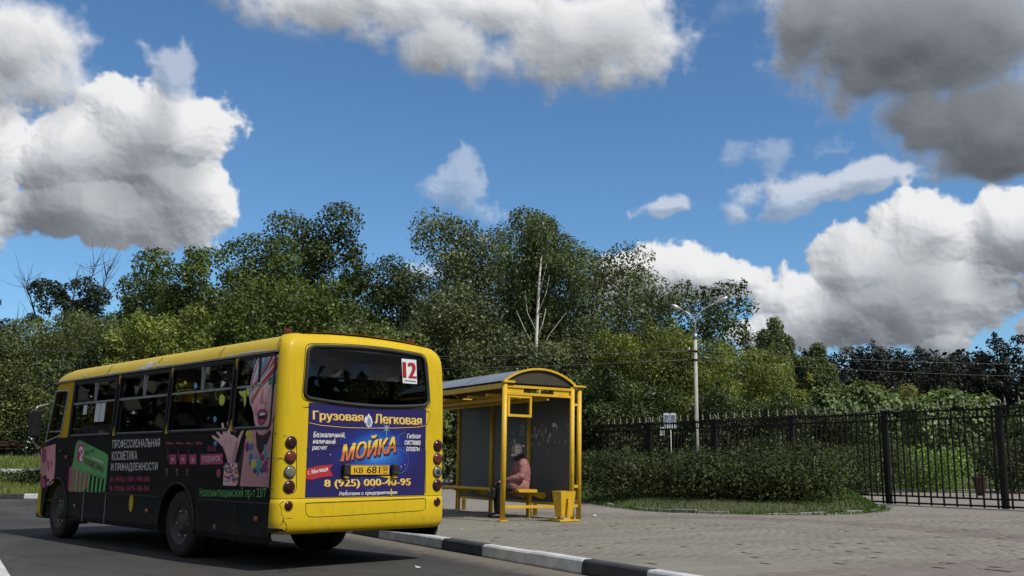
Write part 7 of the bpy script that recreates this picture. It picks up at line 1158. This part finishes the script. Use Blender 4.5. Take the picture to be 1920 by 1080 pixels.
def birch(name, label, x, y, top, r, z0f, trunk_vis, seed, n_str, L, clear, given=None):
    rng = np.random.default_rng(seed); root = thing(name, label, 'tree', (x, y, 0), 0, 'park trees behind the shelter and the fence'); h = top; z0 = h * z0f
    lb = [l for l in crown_lobes(0, 0, z0, h, r, 26, rng, 'ovoid', (.22, .40)) if not (clear and l[1] < -.4 and l[2] < h * .70)]
    lb = given or lb
    v = np.concatenate([leaves(lb, int(9000 if clear else 2500), .15, rng), strands(lb, n_str, L, 16, .13, rng)])
    if clear:
        q = v.reshape(-1, 4, 3); c = q.mean(1); keep = ~((c[:, 1] < -.75) & (c[:, 0] > -.6) & (c[:, 0] < 1.2) & (c[:, 2] < h * .76)); v = q[keep].reshape(-1, 3)
    link('crown', np_mesh('crown', v, quads(v)), 'leaf_birch', root)
    m = MB(); pts = [(-.42, -1.5, 0), (-.40, -1.5, 3), (-.38, -1.5, 5.5), (-.30, -1.45, 7.5), (-.20, -1.2, 9.4), (-.05, -.5, h * .85), (0, 0, h * .95)] if clear else [(0, 0, 0), (0, 0, h * .5), (0, 0, h * .92)]
    m.tube(pts, [.10, .09, .082, .068, .05, .03, .012] if clear else [.14, .09, .02], 10)
    br = [((-.38, -1.5, 5.6), (.25, -1.5, 6.9), (1.0, -1.5, 7.9), .020), ((-.36, -1.5, 6.2), (-.9, -1.5, 7.2), (-1.25, -1.5, 8.0), .022), ((-.28, -1.5, 7.8), (.1, -1.5, 8.8), (.25, -1.5, 9.6), .02), ((-.33, -1.5, 7.0), (-.75, -1.5, 7.9), (-.85, -1.5, 8.9), .02), ((-.24, -1.5, 8.6), (.05, -1.5, 9.8), (.2, -1.5, 10.6), .02), ((-.36, -1.5, 6.6), (-.05, -1.5, 7.4), (.1, -1.5, 8.1), .025)] if clear else [((0, 0, h * f), (.6 * s, -.2, h * (f + .12)), (1.0 * s, -.2, h * (f + .2)), .03) for f, s in ((.45, 1), (.5, -1), (.6, 1), (.65, -1))]
    for a, b, c, rr_ in br: m.tube([a, b, c], [rr_, rr_ * .6, rr_ * .2], 6)
    m.build('trunk', 'bark_birch', root); return root
birch('birch_tree', 'tall birch with a bare white trunk between the lindens', 1.45, 45.6, 13.2, 2.5, .42, True, 201, 1500, 1.3, True)
birch('weeping_birch', 'weeping birch with hanging strands right of the street lamp', 14.0, 52, 9.0, 1.5, .45, False, 202, 2300, 3.6, False, [(0, 0, 8.5, .42, .4, .45), (-.55, 0, 7.9, .45, .5, .4), (.5, 0, 7.6, .45, .5, .4), (-1.05, -.1, 6.9, .5, .5, .4), (1.05, -.1, 6.5, .5, .5, .4), (0, -.6, 7.0, .55, .5, .5), (-.4, -.5, 5.6, .6, .5, .5), (.6, -.6, 5.2, .6, .5, .5), (-1.3, -.2, 5.4, .5, .5, .4)])
birch('weeping_birch', 'lower right stem of the weeping birches with hanging strands', 15.9, 51, 7.5, 1.2, .45, False, 203, 1500, 3.2, False, [(0, 0, 7.0, .42, .4, .45), (-.5, 0, 6.3, .45, .5, .4), (.5, 0, 6.0, .45, .5, .4), (0, -.5, 5.4, .5, .5, .4), (.9, -.1, 5.0, .45, .5, .4)])
# dead grey tree leaning by the right linden
def bare(name, label, x, y, zb, segs, mat, group=None, twigs=40, seed=5, spread=1.0):
    rng = np.random.default_rng(seed); root = thing(name, label, 'tree', (x, y, zb), 0, group); m = MB()
    for path, r0, r1 in segs:
        n = len(path); m.tube(path, [r0 + (r1 - r0) * i / (n - 1) for i in range(n)], 6)
        for _ in range(twigs // len(segs)):
            f = rng.uniform(.25, 1); i = min(int(f * (n - 1)), n - 2); a = Vector(path[i]).lerp(Vector(path[i + 1]), f * (n - 1) - i); d = Vector((rng.normal() * .6, rng.normal() * .5, abs(rng.normal()) * .9)) * spread; L = rng.uniform(.4, 1.3) * spread
            d.normalize(); b = a + d * L * .6 + Vector((0, 0, .08)); c = b + (d + Vector((0, 0, .35))) * L * .5; m.tube([a, b, c], [.022, .014, .006], 4)
    m.build('trunk', mat, root); return root
bare('dead_tree', 'bare crooked grey branches in front of the right linden', 2.9, 46.2, 0, [([(.9, -.3, 0), (.6, -.4, 3.2), (.1, -.5, 5.2), (-.3, -.6, 6.8), (-.35, -.6, 8.2)], .12, .03), ([(.25, -.5, 4.9), (.9, -.7, 5.4), (1.6, -.7, 5.4)], .06, .015), ([(.0, -.5, 5.6), (-.8, -.7, 5.1), (-1.1, -.7, 5.6)], .05, .012), ([(-.3, -.6, 7.2), (.5, -.6, 8.0), (1.2, -.6, 7.8)], .045, .01), ([(.5, -.5, 4.4), (1.1, -.8, 3.4), (1.5, -.8, 2.7)], .035, .01)], 'bark_grey', 'park trees behind the shelter and the fence', 22, 5)
hb = bare('half_bare_tree', 'half bare dark tree with thin branches against the sky at left', -29.0, 62, 0, [([(0, 0, 0), (.2, 0, 5), (.5, 0, 8), (1.0, 0, 10.5), (1.2, 0, 13.0)], .22, .02), ([(.3, 0, 6), (1.4, 0, 9), (2.0, 0, 12), (2.3, 0, 13.6)], .11, .015), ([(.3, 0, 6.5), (-.8, 0, 9), (-1.6, 0, 11.2), (-2.2, 0, 12.6)], .11, .015), ([(.5, 0, 8), (2.6, 0, 10.4), (3.0, 0, 12.4), (3.2, 0, 13.4)], .08, .012), ([(0, 0, 5), (-1.6, 0, 7.4), (-2.6, 0, 9.5)], .09, .012)], 'bark_brown', 'park trees behind the shelter and the fence', 150, 6, 1.3)
rng = np.random.default_rng(61); v = leaves([(rng.normal() * 1.5, rng.normal() * .5, 7.2 + 5.2 * rng.random() ** 1.3, q_, q_, q_ * .8) for q_ in rng.uniform(.22, .62, 46)], 6500, .20, rng); link('crown', np_mesh('crown', v, quads(v)), 'leaf_dark', hb)
# slim spruce behind
rng = np.random.default_rng(71); sr = thing('spruce_tree', 'thin bare topped spruce between dark maple and weeping birch', 'tree', (17.2, 72, 0), 0, 'park trees behind the shelter and the fence')
lb = [(rng.normal() * .1, 0, 2 + 10 * f, 1.3 * (1 - f) + .08, 1.3 * (1 - f) + .08, .25) for f in np.linspace(0, .97, 22)]; v = leaves(lb, 5000, .22, rng, aspect=3.0); link('crown', np_mesh('crown', v, quads(v)), 'leaf_dark', sr)
m = MB(); m.tube([(0, 0, 0), (0, 0, 12)], [.16, .02], 6); m.build('trunk', 'bark_brown', sr)
# yellow green shrubs, vine covered frames and clipped bushes beyond the fence
T('shrub', 'yellow green shrub left above the ivy covered wall', 15.8, 52, 5.7, 2.0, 'leaf_shrub', seed=51, lobes=16, leaf=0.128, crown_from=0, cat='bush', group='shrubs beyond the fence', sprigs=26, trunk_r=.04)
T('shrub', 'yellow green shrub between the two ivy covered walls', 22.6, 58, 5.8, 2.5, 'leaf_shrub', seed=52, lobes=16, leaf=0.136, crown_from=0, cat='bush', group='shrubs beyond the fence', sprigs=26, trunk_r=.04)
def vine(label, x, y, w_, d_, z0, z1, seed, n):
    rng = np.random.default_rng(seed); root = thing('vine_wall', label, 'hedge', (x, y, .15), 0, 'vine covered frames beyond the fence'); m = MB()
    for sx in (-1, 1):
        for sy in (-1, 1): m.tube([(sx * w_ * .45, sy * d_ * .45, 0), (sx * w_ * .45, sy * d_ * .45, z1 - .3)], .04, 6)
    m.build('frame', 'iron_black', root)
    u = rng.uniform(-1, 1, (n, 3)); ax = rng.choice(3, n, p=(.25, .45, .30)); sg = np.where(rng.random(n) < .75, -1, 1) * 1.0; top = ax == 2
    u[np.arange(n), ax] = np.where(top, 1, sg); nr = np.zeros((n, 3)); nr[np.arange(n), ax] = np.where(top, 1, sg)
    hz = (z1 - z0) / 2; rag = .30 * np.abs(np.sin(u[:, 0] * 4 + seed)) * (u[:, 2] < -.2)
    p = u * np.array([w_ / 2, d_ / 2, hz]) + np.array([0, 0, z0 + hz]); p[:, 2] += rag + .22 * np.sin(u[:, 0] * 5.1 + seed) * (u[:, 2] > .6) - .25 * (np.abs(u[:, 0]) ** 4) * (u[:, 2] > .6)
    p += nr * rng.normal(size=(n, 1)) * .14 + rng.normal(size=(n, 3)) * .06
    v = leaf_verts(p, unit(nr + rng.normal(size=(n, 3)) * .5 + np.array([0, 0, .4])), .19, 1.2, rng); link('foliage', np_mesh('foliage', v, quads(v)), 'leaf_vine', root)
vine('left ivy covered wall of leaves behind the iron fence', 16.3, 47, 3.7, 1.6, 1.2, 4.45, 1, 9500); vine('right ivy covered wall of leaves behind the iron fence', 19.4, 44, 3.3, 1.6, 1.3, 3.95, 2, 8500); vine('ivy covered wall of leaves at the right edge behind the fence', 22.4, 42, 2.4, 1.4, .9, 3.4, 3, 6000)
T('clipped_bush', 'bright green rounded bush seen through the fence', 17.5, 41.5, 1.85, 1.5, 'leaf_clip', seed=53, zb=.14, lobes=16, leaf=0.083, crown_from=0, cover=5.5, cat='bush', group='bushes seen through the fence', sprigs=10, tip_r=.12, trunk_r=.02, shape='round', rl=(.4, .6))
T('clipped_bush', 'dark bush seen through the fence left of its second post', 12.4, 36.5, 1.9, 1.15, 'leaf_under', seed=54, zb=.14, lobes=14, leaf=0.092, crown_from=0, cover=5.5, cat='bush', group='bushes seen through the fence', sprigs=10, tip_r=.12, trunk_r=.02, shape='round', rl=(.4, .6))
T('clipped_bush', 'dark bush seen through the fence beside its nearest post', 20.3, 40, 2.2, 1.4, 'leaf_under', seed=55, zb=.14, lobes=14, leaf=0.092, crown_from=0, cover=5.5, cat='bush', group='bushes seen through the fence', sprigs=10, tip_r=.12, trunk_r=.02, shape='round', rl=(.4, .6))
T('clipped_bush', 'dark bush seen through the fence in front of the left ivy wall', 14.6, 40, 2.3, 1.3, 'leaf_under', seed=56, zb=.14, lobes=14, leaf=0.092, crown_from=0, cover=5.5, cat='bush', group='bushes seen through the fence', sprigs=10, tip_r=.12, trunk_r=.02, shape='round', rl=(.4, .6))
# hedge of bushes on the verge
hl = ['last hedge bush next to the shelter end', 'hedge bush second from the shelter', 'hedge bush third from the shelter', 'hedge bush below the sign post', 'hedge bush left of the street lamp', 'hedge bush right of the street lamp', 'hedge bush third from the right end', 'hedge bush second from the right end', 'large rounded bush at the right end of the hedge', 'small low bush in front of the right end of the hedge']
hb_ = [(6.1, 1.25, 1.2), (5.45, 1.20, 1.2), (4.8, 1.15, 1.15), (4.2, 1.10, 1.15), (3.6, 1.08, 1.15), (3.0, 1.12, 1.15), (2.45, 1.18, 1.2), (1.9, 1.25, 1.25), (1.42, 1.32, 1.25)]
for i, (t_, h_, r_) in enumerate(hb_):
    p = FENCE0 + FSTEP * t_ - V2 * (1.75 + .25 * math.sin(i * 2.3))
    T('hedge_bush', hl[8 - (8 - i)] if i < 8 else hl[8], p.x, p.y, .42 + h_, r_, 'leaf_hedge', seed=80 + i, zb=.40, lobes=18, leaf=0.078, crown_from=0, cover=5.0, cat='bush', group='hedge along the fence', sprigs=40, tip_r=.20, trunk_r=.02, shape='round', rl=(.36, .56))
fr_lab = ['front hedge bush beside the shelter end', 'second front hedge bush from the shelter', 'front hedge bush just left of the sign post', 'front hedge bush below the street lamp', 'front hedge bush right of the street lamp', 'front hedge bush next to the large right one', 'large front hedge bush closing the row at right']
for i, (x, y, h_, r_) in enumerate(((2.75, 27.0, 1.04, 1.15), (3.6, 25.8, 1.0, 1.15), (4.45, 24.9, .96, 1.15), (5.25, 24.3, .94, 1.15), (5.95, 24.0, .95, 1.15), (6.6, 23.9, .98, 1.15), (7.2, 24.2, 1.06, 1.0))):
    T('hedge_bush', fr_lab[i], x, y, .40 + h_ + (.04, -.12, .01, -.14, -.03, -.06, .06)[i], r_, 'leaf_hedge', seed=130 + i, zb=.38, lobes=18, leaf=0.074, crown_from=0, cover=5.0, cat='bush', group='hedge along the fence', sprigs=46, tip_r=.20, trunk_r=.02, shape='round', rl=(.36, .56))
p = FENCE0 + FSTEP * 1.35 - V2 * 3.0
T('hedge_bush', hl[9], p.x, p.y, 1.15, .85, 'leaf_hedge', seed=95, zb=.38, lobes=12, leaf=0.078, crown_from=0, cover=5.0, cat='bush', group='hedge along the fence', sprigs=14, tip_r=.12, trunk_r=.02, shape='round', rl=(.36, .56))
# grass
def blades(pts, hmin, hmax, rng, wd_=.010, lean=.45):
    n = len(pts); h = rng.uniform(hmin, hmax, n); a = rng.uniform(0, 6.28, n); d = np.stack([np.cos(a), np.sin(a), np.zeros(n)], 1); s = np.stack([-d[:, 1], d[:, 0], d[:, 2]], 1)
    tip = pts + d * (h * lean * rng.random(n))[:, None] + np.array([0, 0, 1]) * h[:, None]; mid = pts + (tip - pts) * .55 + np.array([0, 0, .08]) * h[:, None]
    v = np.stack([pts - s * wd_, pts + s * wd_, mid + s * wd_ * .8, tip, mid - s * wd_ * .8], 1).reshape(-1, 3); return v, np.arange(n * 5).reshape(-1, 5)
rng = np.random.default_rng(5); n = 26000; kk = rng.random(n) * 68.99; jj = rng.random(n) ** 1.5 * NR * .75 ; VR = np.array(vrows); k0 = kk.astype(int); j0 = jj.astype(int)
fk = (kk - k0)[:, None]; fj = (jj - j0)[:, None]
pts_ = (VR[j0, k0] * (1 - fj) + VR[np.minimum(j0 + 1, NR), k0] * fj) * (1 - fk) + (VR[j0, k0 + 1] * (1 - fj) + VR[np.minimum(j0 + 1, NR), k0 + 1] * fj) * fk
v, f = blades(pts_, .02, .10, rng, .007); tag(link('verge_grass', np_mesh('verge_grass', v, f), 'grass_blade'), 'tufty green grass at the foot of the hedge', 'grass', kind='stuff')
n = 2600; e_ = np.array(resample(VFRONT[1:12], 400)); q = e_[rng.integers(0, 400, n)] + rng.normal(size=(n, 2)) * np.array([.12, .12]); pts_ = np.concatenate([q, np.full((n, 1), .148)], 1)
v, f = blades(pts_, .03, .10, rng, .007, .8); tag(link('edge_weeds', np_mesh('edge_weeds', v, f), 'grass_blade'), 'weeds and dry grass along the broken border of the verge', 'weeds', kind='stuff')
n = 22000; xy = np.stack([rng.uniform(-30, -11, n), rng.uniform(31.1, 50, n)], 1); xy = xy[~((xy[:, 1] > 42.4) & (xy[:, 1] < 44.1))]; pts_ = np.stack([xy[:, 0], xy[:, 1], [lawn_z(y) for y in xy[:, 1]]], 1)
v, f = blades(pts_, .10, .22, rng, .020); tag(link('lawn_grass', np_mesh('lawn_grass', v, f), 'lawn_blade'), 'sunlit lawn grass beyond the road junction', 'grass', kind='stuff')
n = 12000; xy = np.stack([rng.uniform(10, 30, n), rng.uniform(47.5, 53, n)], 1); pts_ = np.concatenate([xy, np.full((n, 1), .16)], 1)
v, f = blades(pts_, .08, .2, rng, .018); tag(link('park_grass', np_mesh('park_grass', v, f), 'lawn_blade'), 'park grass strip beyond the fence', 'grass', kind='stuff')
# low planting, bench and pot in the distance
pl_lab = ['leftmost', 'second', 'third', 'fourth', 'fifth', 'sixth']
for i in range(6):
    T('low_shrub', pl_lab[i] + (' low dark shrub of the row on the far left island' if i == 0 else ' low dark shrub from the left in the row on the far left island'), -21.5 + i * 1.15, 39.2, .80, .70, 'leaf_under', seed=110 + i, zb=lawn_z(39.2) - .05, lobes=9, leaf=0.110, crown_from=0, cover=3.4, cat='bush', group='shrub row on the island', sprigs=10, tip_r=.15, trunk_r=.02, shape='round', rl=(.35, .55))
pb = thing('park_bench', 'dark red slatted park bench beyond the far left lawn', 'bench', (-26.0, 51.5, lawn_z(51.5)), .25)
for k in range(3): m = MB(); m.box((0, .12 * k, .42), (1.5, .09, .035), bevel=.006); m.build('seat_slat', 'red_paint', pb)
for k in range(2): m = MB(); m.box((0, .34 + .03 * k, .60 + .14 * k), (1.5, .03, .10), bevel=.006); m.build('back_slat', 'red_paint', pb)
for s in (-1, 1): m = MB(); m.box((s * .6, .0, .205), (.05, .05, .41)); m.box((s * .6, .33, .40), (.05, .05, .80)); m.box((s * .6, .165, .385), (.05, .28, .03)); m.build('leg_frame', 'iron_black', pb)
rb = thing('red_urn', 'dark red urn shaped bin seen through the fence', 'litter bin', (16.9, 36.2, .15))
m = MB(); m.lathe([(.0005, .05), (.13, .05), (.17, .12), (.22, .45), (.25, .62), (.27, .64), (.26, .66), (.22, .64), (.19, .30), (.0005, .25)], (0, 0, 0), n=20); m.build('bowl', 'red_paint', rb)
m = MB(); m.lathe([(.0005, 0), (.16, 0), (.15, .03), (.06, .05), (.06, .07)], (0, 0, 0), n=16); m.build('foot', 'iron_black', rb)
# distant wood closing the view behind everything
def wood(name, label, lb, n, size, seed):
    rng = np.random.default_rng(seed); v = leaves(lb, n, size, rng, lo=.2, aspect=1.4); tag(link(name, np_mesh(name, v, quads(v)), 'leaf_far_shade'), label, 'wood', kind='stuff')
rng = np.random.default_rng(9)
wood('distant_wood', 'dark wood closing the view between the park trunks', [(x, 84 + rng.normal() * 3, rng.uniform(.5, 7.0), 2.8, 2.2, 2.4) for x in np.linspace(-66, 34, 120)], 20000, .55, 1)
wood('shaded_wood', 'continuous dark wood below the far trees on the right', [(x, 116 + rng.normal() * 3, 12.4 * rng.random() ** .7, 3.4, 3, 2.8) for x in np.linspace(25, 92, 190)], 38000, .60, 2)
wood('unseen_wood', 'unseen dark belt of trees added round the square to darken reflections', [(48 * math.sin(a), 6 + 48 * math.cos(a), rng.uniform(.5, 10.5), 3.0, 3.0, 2.8) for a in np.linspace(R(62), R(314), 330)], 30000, 1.1, 3)  # out of view, added so the bus windows reflect dark foliage
